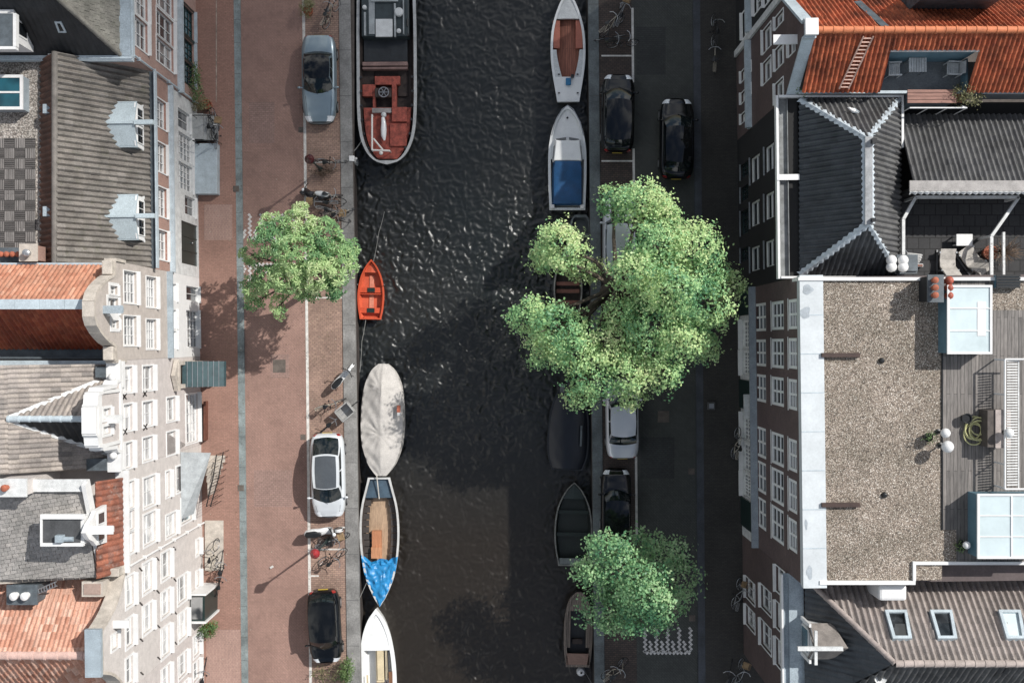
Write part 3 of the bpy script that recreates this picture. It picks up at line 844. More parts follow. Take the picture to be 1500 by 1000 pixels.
# rear flat roof with gravel and timber grid tiles
m = MB(); m.box(-30, -20.76, y0, y1, -0.2, 9.3); m.build('rear_wing', BR_PINK, b2)
m = MB(); m.box(-30, -20.8, y0 + 0.15, y1 - 0.1, 9.303, 9.36); fr_ = m.build('gravel_roof', GRAVEL_L, b2)
m = MB(); m.box(-30, -20.77, y1 - 0.098, y1 - 0.005, 9.303, 9.7); m.box(-30, -20.77, y0 + 0.005, y0 + 0.148, 9.303, 9.7); build_each(m, 'parapet', LEADD, b2)
DK = [plank_mat('deck_tile_wood', (0.23, 0.215, 0.205), (0.17, 0.158, 0.15), w=0.10, L=3, axis='y'), plank_mat('deck_tile_wood_cross', (0.12, 0.11, 0.105), (0.075, 0.07, 0.066), w=0.10, L=3, axis='x')]
m = MB(); ts = 0.46
xr = P(52, 0, 9.4).x; yt = P(0, 202, 9.4).y
for i in range(12):
    for j in range(11):
        x = xr - ts * (i + 1); yb = yt - ts * (j + 1)
        if yb < y0 + 0.2: continue
        for q in range(5):
            if (i + j) % 2: m.box(x + 0.01 + q * ts / 5, x + (q + 1) * ts / 5 - 0.01, yb + 0.01, yb + ts - 0.01, 9.375, 9.41 + 0.003 * ((i * 3 + j) % 3), 0)
            else: m.box(x + 0.01, x + ts - 0.01, yb + 0.01 + q * ts / 5, yb + (q + 1) * ts / 5 - 0.01, 9.375, 9.41 + 0.003 * ((i + j * 2) % 3), 1)
m.build('deck', DK, b2)
a = P(-20, 160, 10); c = P(33, 111, 10)
m = MB(); m.box(a.x, c.x, a.y, c.y, 9.36, 9.98); sk = m.build('roof_light', LEAD, b2)
m = MB()
m.box(a.x, c.x + .03, c.y - .1, c.y + .03, 9.981, 10.05); m.box(a.x, c.x + .03, a.y - .03, a.y + .1, 9.981, 10.05); m.box(c.x - .1, c.x + .03, a.y + .1, c.y - .1, 9.981, 10.05)
m.box(a.x, c.x - .1, (a.y + c.y) / 2 - .04, (a.y + c.y) / 2 + .04, 9.981, 10.045); m.build('frame', WHITE, sk)
m = MB(); m.box(a.x, c.x - .09, a.y + .09, c.y - .09, 9.983, 10.01); m.build('pane', G_TEAL, sk)
# stoops
m = MB()
def px_box(mb, px0, px1, py0, py1, z0, z1, zr=None, mi=0):
    zz = z1 if zr is None else zr
    a, c = P(px0, py1, zz), P(px1, py0, zz)
    return mb.box(a.x, c.x, a.y, c.y, z0, z1, mi)
px_box(m, 283, 318, 210, 284, 0.1, 0.62); m.build('cellar_hatch', ZINC, b2, bevel=0.02)
m = MB()
for i in range(5): px_box(m, 300 - 4 * i if i else 283, 317 - 4 * i, 169, 206, 0.1 + 0.001 * i, 0.28 + 0.17 * i, 0.5)
m.build('stoop', pm('grey_stone', (.36, .37, .365), .8, na=.15), b2)
m = MB()
for yy in (169, 206):
    p = [P(282, yy, 1.7), P(303, yy, 1.7), P(317, yy, 1.1)]
    m.tube(p, 0.025, 6)
    for q in p: m.tube([q, Vector((q.x, q.y, 0.1))], 0.018, 5)
m.build('stoop_railing', BLACK, b2)

# --- orange roofed bell gable house --------------------------------------------
b3 = thing('bell_gable_house', 'narrow greige bell gable house with orange ridge roof', 'house', FL.pt(1.3, 0.0))
y0, y1 = gy(522) + 0.004, gy(407) - 0.004
def yz(px, py): return FL.hit(px, py)
yc3 = (y0 + y1) / 2
zs = 11.8
top = [(y1, 10.7), (y1, zs), (y1 - 0.62, zs + .02), (y1 - 0.72, 12.1), (y1 - 0.82, 12.5), (y1 - 1.0, 12.95), (y1 - 1.22, 13.4), (y1 - 1.5, 13.8), (yc3 + 0.28, 14.0)]
mir = [(2 * yc3 - a, b) for a, b in top]
out3 = [(y0, zc + 0.25 + 1.2)] ; zc3 = FL.hit(247, 465)[1]
out3 = [(y0, zc3 + 0.2), (y1, zc3 + 0.2)] + top + mir[::-1]
w3 = [(181, 200, 398, 444), (181, 200, 463, 506), (214, 229, 406, 450), (214, 229, 468, 511)]
r3 = [rect_from_px(FL, *w) for w in w3]
att = [rect_from_px(FL, *w) for w in ((161, 172, 419, 431), (158, 173, 437, 459), (163, 174, 469, 481))]
front_wall(FL, out3, r3 + att, PL_GREY, b3, body=10.3, thick=0.4)
for r in r3: window(FL, r, b3, G_MID, rows=4, cols=3, sill=0.17, fw=0.06, trim=0.05)
for i, r in enumerate(att): window(FL, r, b3, G_DARK if i == 1 else G_MID, rows=2, cols=2, sill=0.1, fw=0.05, trim=0.14)
g3 = [(273, 291, 420, 441), (273, 291, 455, 509), (253, 259, 416, 440), (253, 259, 454, 480), (253, 259, 485, 510)]
rg = [rect_from_px(FL, *w) for w in g3]
front_wall(FL, [(y0, -0.3), (y1, -0.3), (y1, zc3 - 0.3), (y0, zc3 - 0.3)], rg, WHITE, b3, name='shopfront_wall')
m = MB(); fbox(m, FL, y0, y1, zc3 - 0.299, zc3 + 0.199, -0.38, 0.02); fbox(m, FL, y0, y1, zc3 + 0.05, zc3 + 0.19, 0.021, 0.26); fbox(m, FL, y0, y1, zc3 - 0.2, zc3 + 0.049, 0.021, 0.14); m.build('shop_cornice', LEAD, b3)
for i, r in enumerate(rg): window(FL, r, b3, G_DARK if i < 1 else G_MID, rows=4 if i == 1 else 1, cols=4 if i == 1 else 2, sill=0.1, fw=0.05)
coping(FL, out3, b3, STONE, 10.65, thick=0.42, h=0.1)
m = MB(); fbox(m, FL, y1 - 0.6, y1 - 0.02, zs + 0.11, zs + 0.42, -0.38, 0.04); fbox(m, FL, y0 + 0.02, y0 + 0.6, zs + 0.11, zs + 0.42, -0.38, 0.04); build_each(m, 'shoulder_stone', STONE, b3, bevel=0.04)
hoist_beam(FL, yc3, 12.95, b3, 0.75, LEAD, w=0.22)
Yr = 1.5
xf = FL.pt(1.4, 0, -0.42).x
bk = -30
RN = [Vector((xf, Yr, 13.3)), Vector((bk, Yr, 13.3)), Vector((bk, y1 - 0.1, 10.75)), Vector((xf, y1 - 0.1, 10.75))]
RS = [Vector((xf, Yr, 13.3)), Vector((bk, Yr, 13.3)), Vector((bk, y0 + 0.5, 10.6)), Vector((xf, y0 + 0.5, 10.6))]
roof('north_roof_slope', [RN], T_ORANGE, b3, cw=0.20, course=0.30, amp=0.05)
roof('south_roof_slope', [RS], T_RED, b3, cw=0.20, course=0.30, amp=0.06)  # darker red than the north slope puts its shade into the tiles
m = MB()
for i in range(14): m.obox((xf - 0.5 - i * 1.0, Yr, 13.36 + 0.002 * (i % 2)), (1, 0, 0), (0, 1, 0), (0, 0, 1), 0.495, 0.2, 0.05)
m.build('ridge_flashing', ZINC, b3)
m = MB(); m.box(bk, xf, y0 + 0.06, y0 + 0.5, 10.35, 10.5); m.box(bk, xf, y0 + 0.06, y0 + 0.12, 10.5, 10.75); m.build('valley_gutter', LEADD, b3)
m = MB(); m.box(bk, xf, y1 - 0.1, y1 - 0.01, 10.5, 10.8); m.build('eaves_gutter', ZINC, b3)
chimney(-20.95, -20.3, 3.47, 4.1, 9.3, 11.0, b3, BR_PINK, STONE, [(-20.6, 3.75)], STEEL, 0.16, 0.3)
chimney(-22.2, -21.05, 3.5, 4.0, 9.3, 10.3, b3, BR_PINK, LEADD, [(-22.0, 3.75), (-21.75, 3.75), (-21.5, 3.75), (-21.25, 3.75)], ORANGE_POT, 0.12, 0.35)
m = MB(); m.tube([P(72, 384, 9.9), P(82, 386, 9.9)], 0.1, 8); m.build('roof_pipe', LEADD, b3)

# --- white neck gable house -------------------------------------------------------
b4 = thing('neck_gable_house', 'beige house with thick white stepped neck gable and beige pantiles', 'house', FL.pt(-3.1, 0.0))
y0, y1 = gy(650) + 0.004, gy(522) - 0.004
yc4 = (y0 + y1) / 2; zs = 11.5; hw = 1.02
half = [(y1, zs), (yc4 + hw + 0.42, zs + .02), (yc4 + hw + 0.38, zs + 0.3), (yc4 + hw + .2, zs + 0.5), (yc4 + hw + .14, 13.35), (yc4 + hw, 13.43), (yc4 + hw - .04, 13.82), (yc4 + 0.62, 13.88), (yc4 + 0.5, 14.05)]
out4 = [(y0, -0.3), (y1, -0.3)] + half + [(2 * yc4 - a, b) for a, b in half][::-1]
w4 = [(181, 194, 537, 574), (181, 194, 592, 630), (181, 194, 648, 685), (209, 224, 536, 571), (209, 224, 588, 623), (209, 224, 640, 674), (244, 257, 582, 616), (244, 257, 632, 665), (272, 290, 577, 648)]
r4 = [rect_from_px(FL, *w) for w in w4]
att = [rect_from_px(FL, *w) for w in ((151, 162, 598, 613), (151, 162, 624, 635))]
door4 = [yc4 + 1.0, yc4 + 1.95, 1.5, 3.9]
front_wall(FL, out4, r4 + att + [door4], PL_BEIGE, b4, body=10.8, thick=0.45)
for i, r in enumerate(r4): window(FL, r, b4, G_LIGHT if i not in (3, 6) else G_MID, rows=4 if i == 8 else 2, cols=5 if i == 8 else 2, sill=0.2, fw=0.045, bar=0.022, trim=0.08)
for r in att: window(FL, r, b4, G_LIGHT, rows=2, cols=1, sill=0.14, fw=0.06, trim=0.12)
coping(FL, out4, b4, WHITE, 11.3, thick=0.47, h=0.12, proud=0.1)
m = MB()
for s in (-1, 1):
    fbox(m, FL, yc4 + s * (hw + .06) - 0.07, yc4 + s * (hw + .06) + 0.07, zs - 0.1, 13.3, 0.002, 0.07)
    fbox(m, FL, min(yc4 + s * (hw + .16), (y1 if s > 0 else y0) - s * .03), max(yc4 + s * (hw + .16), (y1 if s > 0 else y0) - s * .03), 11.03, zs - .21, 0.002, 0.10)
    m.ball(FL.pt(yc4 + s * (hw + 0.62), zs + 0.3, -0.15), 0.17, 8)
fbox(m, FL, yc4 - hw + .0, yc4 + hw - .0, 13.5, 13.8, 0.002, 0.08)
fbox(m, FL, y0 + 0.02, y1 - 0.02, zs - 0.2, zs - 0.02, 0.001, 0.09)
m.build('gable_ornaments', WHITE, b4, smooth=40)
hoist_beam(FL, yc4 - 0.05, 12.62, b4, 0.55, WHITE_OLD, w=0.24)
m = MB()
for yy in (yc4 + 0.78, yc4 - 0.72):
    for zz in (10.95, 8.5): 
        m.bar(FL.pt(yy - .12, zz - .22, 0.03), FL.pt(yy + .12, zz + .22, 0.03), 0.05, 0.03); m.bar(FL.pt(yy + .12, zz - .22, 0.035), FL.pt(yy - .12, zz + .22, 0.035), 0.05, 0.03)
m.build('wall_anchors', BLACK, b4)
m = MB(); fbox(m, FL, door4[0], door4[1], door4[2], door4[3], -0.17, -0.1); dd = m.build('door', GREEND, b4)
m = MB(); m.ball(FL.pt(door4[0] + 0.15, 2.6, -0.07), 0.04, 6); m.build('handle', STEEL, dd)
m = MB(); fbox(m, FL, door4[0] - 0.3, door4[1] + 0.3, 4.3, 4.5, 0.002, 0.3); fbox(m, FL, door4[0] - 0.2, door4[0] - 0.005, 1.5, 4.299, 0.002, 0.16); fbox(m, FL, door4[1] + 0.005, door4[1] + 0.2, 1.5, 4.299, 0.002, 0.16)
yy = (door4[0] + door4[1]) / 2
A4 = [FL.pt(door4[0] - .3, 4.5, 0.25), FL.pt(door4[1] + .3, 4.5, 0.25), FL.pt(yy, 5.0, 0.25)]
m.slab(A4, 0.2); m.build('door_surround', STONE, b4)
xb = -24.5
def R4(y, d, z): return Vector((FL.pt(y, 0, -d).x, y, z))
main = lambda y, d: R4(y, d, 11.15 + 0.62 * (d - 0.45))
yn, ys = y1 - 0.15, y0 + 0.1
v0 = 1.65; zrg = 13.25; dr = 0.45 + (zrg - 11.15) / 0.62
dB = 7.0
roof('main_roof', [[main(yn, 0.45), main(yc4 + v0, 0.45), main(yc4, dr), main(yn, dr)], [main(ys, 0.45), main(yc4 - v0, 0.45), main(yc4, dr), main(ys, dr)], [main(yn, dr), main(ys, dr), main(ys, dB), main(yn, dB)]], T_BEIGE, b4, cw=0.20, course=0.40, amp=0.05)
rf, rb = R4(yc4, 0.45, zrg), R4(yc4, dr, zrg)
roof('cross_roof_north', [[rf, rb, main(yc4 + v0, 0.45)]], T_BEIGE, b4, cw=0.22, course=0.4, amp=0.05)
roof('cross_roof_south', [[rf, rb, main(yc4 - v0, 0.45)]], T_DARK, b4, cw=0.30, course=0.4, amp=0.05)  # dark slate colour also carries the shade of this side
m = MB()
for s in (1, -1):
    a, c = main(yc4 + s * v0, 0.47), main(yc4, dr); a.z += 0.05; c.z += 0.05
    m.bar(a, c, 0.22, 0.06)
m.build('valley_flashing', WHITE_OLD, b4)
ridge_caps(rf + Vector((0, 0, .03)), rb + Vector((0, 0, .03)), b4, ZINC, w=0.26, name='ridge_tiles')
m = MB(); m.box(-30, R4(y1, 0.5, 0).x, y1 - 0.3, y1 - 0.006, 10.5, 11.3); m.build('party_parapet', ZINC, b4)
m = MB(); fbox(m, FL, y0 + .05, y0 + .55, 11.5, 11.75, -1.3, -0.47); fbox(m, FL, y1 - .7, y1 - .25, 11.5, 11.7, -0.9, -0.47); build_each(m, 'lead_gutter', LEADD, b4)
# awning and stoop
AWN = pm('teal_awning_cloth', (0.035, 0.075, 0.085), 0.6, na=0.25)
m = MB()
ya, yb = P(0, 529, 2.6).y, P(0, 566, 2.6).y
x0 = FL.pt(ya, 0, 0.02).x
L_ = 1.9
for i in range(8):
    t0, t1 = i / 8, (i + 1) / 8
    za, zb_ = 3.15 - 0.75 * t0 ** 1.4, 3.15 - 0.75 * t1 ** 1.4
    m.slab([(x0 + L_ * t0, ya, za), (x0 + L_ * t1, ya, zb_), (x0 + L_ * t1, yb, zb_), (x0 + L_ * t0, yb, za)], 0.03)
m.box(x0 + L_, x0 + L_ + 0.03, yb, ya, 2.15, 2.42)
awn = m.build('awning', AWN, b4)
m = MB()
for i in range(1, 8):
    t = i / 8; m.tube([(x0 + L_ * t, ya + .02, 3.17 - .75 * t ** 1.4), (x0 + L_ * t, yb - .02, 3.17 - .75 * t ** 1.4)], 0.02, 5)
for yy in (ya - .03, yb + .03): m.tube([(x0, yy, 2.3), (x0 + L_, yy, 2.4)], 0.02, 5)
m.build('awning_frame', STEEL, awn)
m = MB(); px_box(m, 290, 300, 528, 566, 0.09, 1.4, 0.5); px_box(m, 299.5, 308, 530, 564, 0.09, 0.9, 0.5); px_box(m, 307.5, 314, 531, 563, 0.09, 0.45, 0.3); m.build('stoop', STONE, b4)
m = MB(); px_box(m, 298, 300, 588, 645, 0.1, 0.7); m.build('cellar_rail', pm('rust_bar', (0.14, 0.05, 0.03), .7), b4)

# --- grey roofed house with box dormer ----------------------------------------------
b5 = thing('hoist_dormer_house', 'cream house with grey flat tiled roof and white hoist dormer', 'house', FL.pt(-7.6, 0.0))
y0, y1 = gy(770) + 0.004, gy(650) - 0.004
ze = 11.0
w5 = [(184, 197, 705, 744), (184, 197, 748, 776), (184, 197, 780, 810), (210, 228, 698, 741), (210, 228, 751, 796), (243, 249, 690, 727), (258, 275, 681, 718), (265, 281, 727, 764), (243, 258, 752, 784)]
w5 = [w for w in w5]
r5 = [rect_from_px(FL, *w) for w in w5]
zg5 = 3.2
front_wall(FL, [(y0, -0.3), (y1, -0.3), (y1, ze), (y0, ze)], r5, PL_CREAM, b5, body=10.6, thick=0.4)
for i, r in enumerate(r5): window(FL, r, b5, G_TEAL if i == 7 else (G_DARK if i in (1, 5) else G_LIGHT), rows=2, cols=1 if i == 5 else 2, sill=0.2, fw=0.05, bar=0.025, trim=0.09)
cornice(FL, y0, y1, ze, b5, WHITE, ((0.1, 0.1), (0.25, 0.12)), back=0.3)
f5 = lambda y, d, z: R4(y, d, z)
FRL = [f5(y0 + .06, 0.0, ze + 0.25), f5(y1 - .3, 0.0, ze + 0.25), f5(y1 - .3, 0.62, 12.55), f5(y0 + .06, 0.62, 12.55)]
roof('front_roof_slope', [FRL], T_RUST, b5, cw=0.24, course=0.3, amp=0.04)
zt, zb5 = 13.3, 11.7
dB = 7.5
M5 = [f5(y1 - 0.35, 0.75, zt), f5(y1 - 0.35, dB, zt + .3), f5(y0 - 0.05, dB, zb5 + .9), f5(y0 + 0.25, 0.75, zb5)]
roof('main_roof', [M5], T_FLATG, b5, cw=0.27, course=0.17, amp=0.012, flat=True, step=0.03)
m = MB()
for (ya, za, yb, zb_) in ((y0 + .2, zb5 + .1, y1 - .2, zt + .12),):
    m.bar(f5(ya, 0.66, za), f5(yb, 0.66, zb_), 0.16, 0.5)
m.build('verge_board', WHITE, b5)
m = MB(); m.bar(f5(y1 - 0.33, 0.6, zt + .1), f5(y1 - 0.33, 3.2, zt + .15), 0.5, 0.09); m.bar(f5(y1 - 0.33, 3.25, zt + .14), f5(y1 - 0.33, dB, zt + .4), 0.5, 0.09); build_each(m, 'ridge_flashing', WHITE_OLD, b5)
m = MB(); m.bar(f5(y0 + 0.12, 0.4, zb5 - .02), f5(y0 - 0.15, dB, zb5 + .85), 0.34, 0.12); m.build('stone_gutter', STONE, b5)
m = MB(); fbox(m, FL, y0, y0 + 0.35, 10.6, 11.9, -0.6, 0.05); m.build('corner_block', STONE, b5, bevel=0.03)
chimney(-20.4, -19.25, y1 - 0.62, y1 - 0.02, 11, 14.2, b5, PL_CREAM, WHITE_OLD, [(-19.95, y1 - .3)], ORANGE_POT, 0.14, 0.3)
# box dormer with hoist gable
ya, yb = P(0, 797, 13.9).y, P(0, 757, 13.9).y
xd0, xd1 = P(62, 0, 13.9).x, f5(0, 0.45, 0).x
ycd = (ya + yb) / 2
m = MB(); m.box(xd0, xd1 - .02, ya, yb, 11.6, 13.85); dm = m.build('dormer', WHITE, b5)
m = MB(); m.box(xd0 + .02, xd1 - .15, ya + 0.07, yb - 0.07, 13.851, 13.9); m.build('dormer_roof', pm('bitumen', (0.075, 0.078, 0.082), 0.85), dm)
m = MB(); m.box(xd0 - .05, xd1, yb - 0.068, yb + 0.12, 13.8, 13.98); m.box(xd0 - .05, xd1, ya - 0.06, ya + 0.068, 13.8, 13.98); m.box(xd0 - .06, xd0 + .018, ya + .07, yb - .07, 13.8, 13.97); m.build('dormer_fascia', WHITE, dm)
m = MB(); m.tube([(xd1 - 1.0, ya + .22, 13.95), (xd1 - .4, ya + .22, 13.95)], 0.1, 8); m.box(xd1 - 1.05, xd1 - .75, ya + .12, ya + .4, 13.9, 14.15); m.build('roof_vent', LEAD, dm)
gb = [(ycd - 0.78, 12.2), (ycd + 0.78, 12.2), (ycd + 0.70, 13.3), (ycd + 0.48, 13.6), (ycd + 0.32, 14.0), (ycd, 14.35), (ycd - 0.32, 14.0), (ycd - 0.48, 13.6), (ycd - 0.70, 13.3)]
A = [FL.pt(y, z, -0.3) for y, z in gb]; B = [FL.pt(y, z, -0.47) for y, z in gb]; n = len(A)
m = MB(); m.add(A + B, [tuple(range(n)), tuple(range(2 * n - 1, n - 1, -1))] + [(i, (i + 1) % n, (i + 1) % n + n, i + n) for i in range(n)]); m.build('front_board', WHITE, dm)
for yy in (ycd + .34, ycd - .34):
    m = MB(); fbox(m, FL, yy - .26, yy + .26, 12.5, 13.2, -.299, -.26); wv = m.build('window', WHITE, dm)
    m = MB(); fbox(m, FL, yy - .2, yy + .2, 12.57, 13.13, -.259, -.25); m.build('pane', G_DARK, wv)
hoist_beam(FL, ycd, 13.6, b5, 0.5, WHITE, w=0.24, back=0.298)
# pavilion canopy and iron stairs at street level
m = MB()
ya, yb = P(0, 757, 3).y, P(0, 660, 3).y
m.slab([FL.pt(ya, 3.6, 0.02), FL.pt(yb, 3.6, 0.02), P(309, 663, 2.9), P(284, 752, 2.9)], 0.08); m.build('canopy', pm('grey_canopy', (.36, .385, .395), .6, na=.2), b5)
m = MB()
for i in range(6): px_box(m, 296 + 3 * i, 326 - 3.2 * i, 668 + 9 * i, 678 + 9 * i, 0.1, 0.3 + 0.2 * i + .001 * i, 0.6)
m.build('stoop', STONE, b5)
m = MB()
for k in range(2):
    p = [P(327 - k * 10, 662 + k * 4, 1.2), P(320 - k * 8, 700, 1.7), P(308 - k * 6, 742, 2.2)]
    m.tube(p, 0.03, 6)
    for t in range(9):
        q = p[0].lerp(p[2], t / 8); m.tube([q, Vector((q.x, q.y, 0.1))], 0.015, 4)
m.build('stoop_railing', BLACK, b5)
m = MB(); px_box(m, 300, 327, 762, 835, 0.1, 0.16)
m.build('doorstep', STONE, b5)
drainpipe(FL, y0 + 0.2, 0.1, 10.6, b5, mat=WHITE)

# --- salmon roofed spout gable house ------------------------------------------------
b6 = thing('spout_gable_house', 'cream gabled house with salmon pantile roof at bottom left', 'house', FL.pt(-12.4, 0.0))
y0, y1 = gy(912) + 0.004, gy(770) - 0.004
yc6 = (y0 + y1) / 2
half = [(y1, 11.2), (y1 - 0.25, 11.32), (y1 - 0.6, 11.58), (y1 - 0.95, 11.95), (y1 - 1.25, 12.4), (y1 - 1.5, 12.9), (y1 - 1.68, 13.4), (yc6 + 0.82, 13.62)]
out6 = [(y0, -0.3), (y1, -0.3)] + half + [(2 * yc6 - a, b) for a, b in half][::-1]
w6 = [(184, 196, 843, 887), (184, 195, 905, 946), (184, 195, 962, 1002), (209, 223, 823, 866), (209, 223, 885, 925), (209, 223, 943, 985), (236, 249, 808, 847), (236, 249, 865, 901), (236, 249, 918, 960), (260, 274, 788, 831), (260, 274, 843, 881), (261, 274, 896, 935), (268, 280, 956, 991), (287, 292, 790, 812), (287, 292, 836, 858)]
r6 = []
for w in w6:
    r = rect_from_px(FL, *w)
    if r[0] > y0 + 0.1 and r[1] < y1 - 0.08: r6.append(r)
att = [rect_from_px(FL, 163, 173, 928, 950)]
front_wall(FL, out6, r6 + att, PL_CREAM, b6, body=10.9, thick=0.5)
for i, r in enumerate(r6): window(FL, r, b6, G_DARK if i == 1 else (G_MID if i % 3 == 2 else G_LIGHT), rows=2, cols=2, sill=0.2, fw=0.05, bar=0.025, trim=0.1)
window(FL, att[0], b6, G_LIGHT, rows=1, cols=2, sill=0.1, trim=0.08)
cm = [p for p in out6]
coping(FL, out6, b6, STONE, 11.1, thick=0.52, h=0.1, proud=0.06)
m = MB(); fbox(m, FL, yc6 - 0.95, yc6 + 0.95, 13.73, 13.93, -0.56, 0.08); m.build('gable_cap', LEAD, b6)
hoist_beam(FL, yc6 + 0.75, 12.3, b6, 0.6, WHITE, w=0.22)
m = MB()
for z in (9.3, 7.1, 4.7):
    for yy in (y1 - 0.25, yc6 + 0.8, yc6 - 0.8, y0 + 0.3): m.bar(FL.pt(yy - .1, z - .15, 0.03), FL.pt(yy + .1, z + .15, 0.03), 0.06, 0.04)
build_each(m, 'wall_anchor', BLACK, b6)
Yr = yc6 - 0.3
xf = f5(yc6, 0.5, 0).x
RN = [Vector((xf, Yr, 13.2)), Vector((-30, Yr, 13.2)), Vector((-30, y1 - 0.5, 11.2)), Vector((xf, y1 - 0.25, 11.1))]
RS = [Vector((xf, Yr, 13.2)), Vector((-30, Yr, 13.2)), Vector((-30, y0 + 0.2, 10.9)), Vector((xf, y0 + 0.2, 10.9))]
roof('north_roof_slope', [RN], T_SALMON, b6, cw=0.20, course=0.33, amp=0.05)
roof('south_roof_slope', [RS], T_SALMON, b6, cw=0.24, course=0.33, amp=0.09)
ridge_caps(Vector((xf, Yr, 13.23)), Vector((-30, Yr, 13.23)), b6, pm('pink_ridge', (0.62, 0.42, 0.36), .8, na=.15), w=0.34, step=0.5)
m = MB(); m.box(xf - 0.9, xf - 0.02, y1 - 0.75, y1 - 0.12, 11.0, 12.2); ch = m.build('roof_box', STONE, b6); m = MB(); m.box(xf - 0.8, xf - 0.12, y1 - 0.65, y1 - 0.22, 12.201, 12.24); m.build('hatch', BR_PINK, ch)
chimney(-20.75, -19.6, y1 - 0.95, y1 - 0.25, 10.8, 12.5, b6, LEADD, LEADD, [(-20.4, y1 - .6), (-19.95, y1 - .6)], WHITE, 0.17, 0.32)
m = MB()
for k in range(2):
    m.tube([P(48 + k, 866 + 6 * k, 12.4), P(83 + k, 851 + 6 * k, 12.2)], 0.03, 6)
for k in range(9): m.tube([P(48 + 4 * k, 866 - 1.8 * k, 12.4), P(49 + 4 * k, 872 - 1.8 * k, 12.4)], 0.02, 5)
m.build('roof_ladder', STEEL, b6)
m = MB()
ya, yb = P(0, 909, 2.4).y, P(0, 871, 2.4).y
x0 = FL.pt(ya, 0, 0.01).x
m.box(x0, x0 + 0.75, ya, yb, 0.1, 2.4); bw = m.build('bay_window', GREEND, b6)
m = MB(); m.box(x0 + 0.05, x0 + 0.65, ya + .1, yb - .1, 2.401, 2.45); m.build('pane', G_MID, bw)
m = MB(); m.box(x0, x0 + 0.85, yb + .001, yb + .1, 0.1, 2.55); m.box(x0, x0 + 0.85, ya - .1, ya - .001, 0.1, 2.55); build_each(m, 'bay_window_frame', WHITE, bw)

# --- last house, only its street front is in view -------------------------------------
b7 = thing('plain_front_house', 'pale house front in the bottom left corner below the salmon roof', 'house', FL.pt(-17, 0.0))
y1 = gy(912) - 0.004; y0 = -22
w7 = [(209, 223, 1010, 1050), (236, 249, 976, 1015), (261, 274, 957, 990), (283, 292, 930, 960), (283, 292, 968, 996), (262, 275, 1000, 1035)]
r7 = [r for r in (rect_from_px(FL, *w) for w in w7) if r[1] < y1 - 0.08]
front_wall(FL, [(y0, -0.3), (y1, -0.3), (y1, 10), (y0, 10)], r7, PL_BEIGE, b7, body=9.8)
for i, r in enumerate(r7): window(FL, r, b7, G_LIGHT if i % 2 else G_MID, rows=2, cols=2, sill=0.2, trim=0.08)
cornice(FL, y0, y1, 10.0, b7, WHITE)
m = MB(); m.box(-30, FL.pt(-17, 0, -.2).x, y0, y1 - .02, 10.32, 10.4); m.build('roof', LEADD, b7)
# ------------------------------------------------------------------ right bank houses
BR_DARK = brick_mat('dark_purple_brick', (0.125, 0.080, 0.076), (0.095, 0.062, 0.06), (0.105, 0.084, 0.082), 0.22, 0.07, 0.25, plane='wall')
BR_BLACK = brick_mat('black_painted_brick', (0.016, 0.015, 0.016), (0.011, 0.011, 0.012), (0.012, 0.012, 0.012), 0.22, 0.07, 0.25, plane='wall')
BR_RED = brick_mat('dark_red_brick', (0.105, 0.068, 0.062), (0.08, 0.052, 0.05), (0.09, 0.07, 0.066), 0.22, 0.07, 0.25, plane='wall')
T_RORANGE = tile_mat('bright_orange_pantiles', [(0.44, 0.105, 0.042), (0.54, 0.145, 0.062), (0.37, 0.082, 0.034), (0.49, 0.125, 0.05)], dirt=0.5, moss_blotch=(0.09, 0.035, 0.02))  # dark brown blotches scattered over the orange tiles
T_BLACKP = tile_mat('shaded_black_glazed_pantiles', [(0.040, 0.048, 0.056), (0.055, 0.062, 0.070), (0.034, 0.04, 0.048)], rough=0.4)
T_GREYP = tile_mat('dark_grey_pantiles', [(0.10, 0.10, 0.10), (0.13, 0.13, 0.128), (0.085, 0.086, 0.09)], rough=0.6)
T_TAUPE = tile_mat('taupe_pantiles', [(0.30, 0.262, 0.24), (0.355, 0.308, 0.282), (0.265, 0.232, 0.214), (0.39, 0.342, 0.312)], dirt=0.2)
GRAVEL = gravel_mat('roof_gravel', [(0.085, 0.068, 0.055), (0.34, 0.275, 0.222), (0.22, 0.175, 0.142), (0.50, 0.43, 0.36), (0.28, 0.228, 0.182), (0.70, 0.64, 0.57)], 24)
DECK = plank_mat('weathered_grey_deck', (0.22, 0.20, 0.185), (0.13, 0.12, 0.112), w=0.15, L=3.2, axis='y')
FROST = pm('frosted_glass', (0.55, 0.64, 0.655), 0.2, na=0.12, ns=0.45, coat=0.5, fine=0.01)
TEALP = pm('teal_grey_panel', (0.11, 0.20, 0.25), 0.5, na=0.12)
def fr(d, y, z): return Vector((FR.pt(y, 0, -d).x, y, z))
WHR = pm('white_sash_paint', (0.80, 0.81, 0.80), 0.45, na=0.06, fine=0.05)

# --- top right end house ------------------------------------------------------
c1 = thing('sash_window_house', 'dark brick house with white sash windows in the top right row', 'house', FR.pt(18, 0.0))
y0, y1 = gy(86) + 0.004, 23.0
w = [(1088, 1100, 12, 50), (1105, 1118, -20, 14), (1105, 1118, 20, 30), (1120, 1132, -28, 2), (1085, 1101, 57, 80), (1136, 1147, -50, -12)]
rs = [r for r in (rect_from_px(FR, *q) for q in w) if r[0] > y0 + 0.1 and r[1] - r[0] > 0.5]
front_wall(FR, [(y0, -0.3), (y1, -0.3), (y1, 9.6), (y0, 9.6)], rs, BR_BLACK, c1, body=9.4)
for r in rs: window(FR, r, c1, G_DARK, rows=2, cols=2, sill=0.16, fw=0.08, frame=WHR, trim=0.07)
m = MB(); fbox(m, FR, y0 + .02, y0 + 0.35, 0.1, 9.6, 0.001, 0.12); m.build('corner_pilaster', WHITE_OLD, c1)
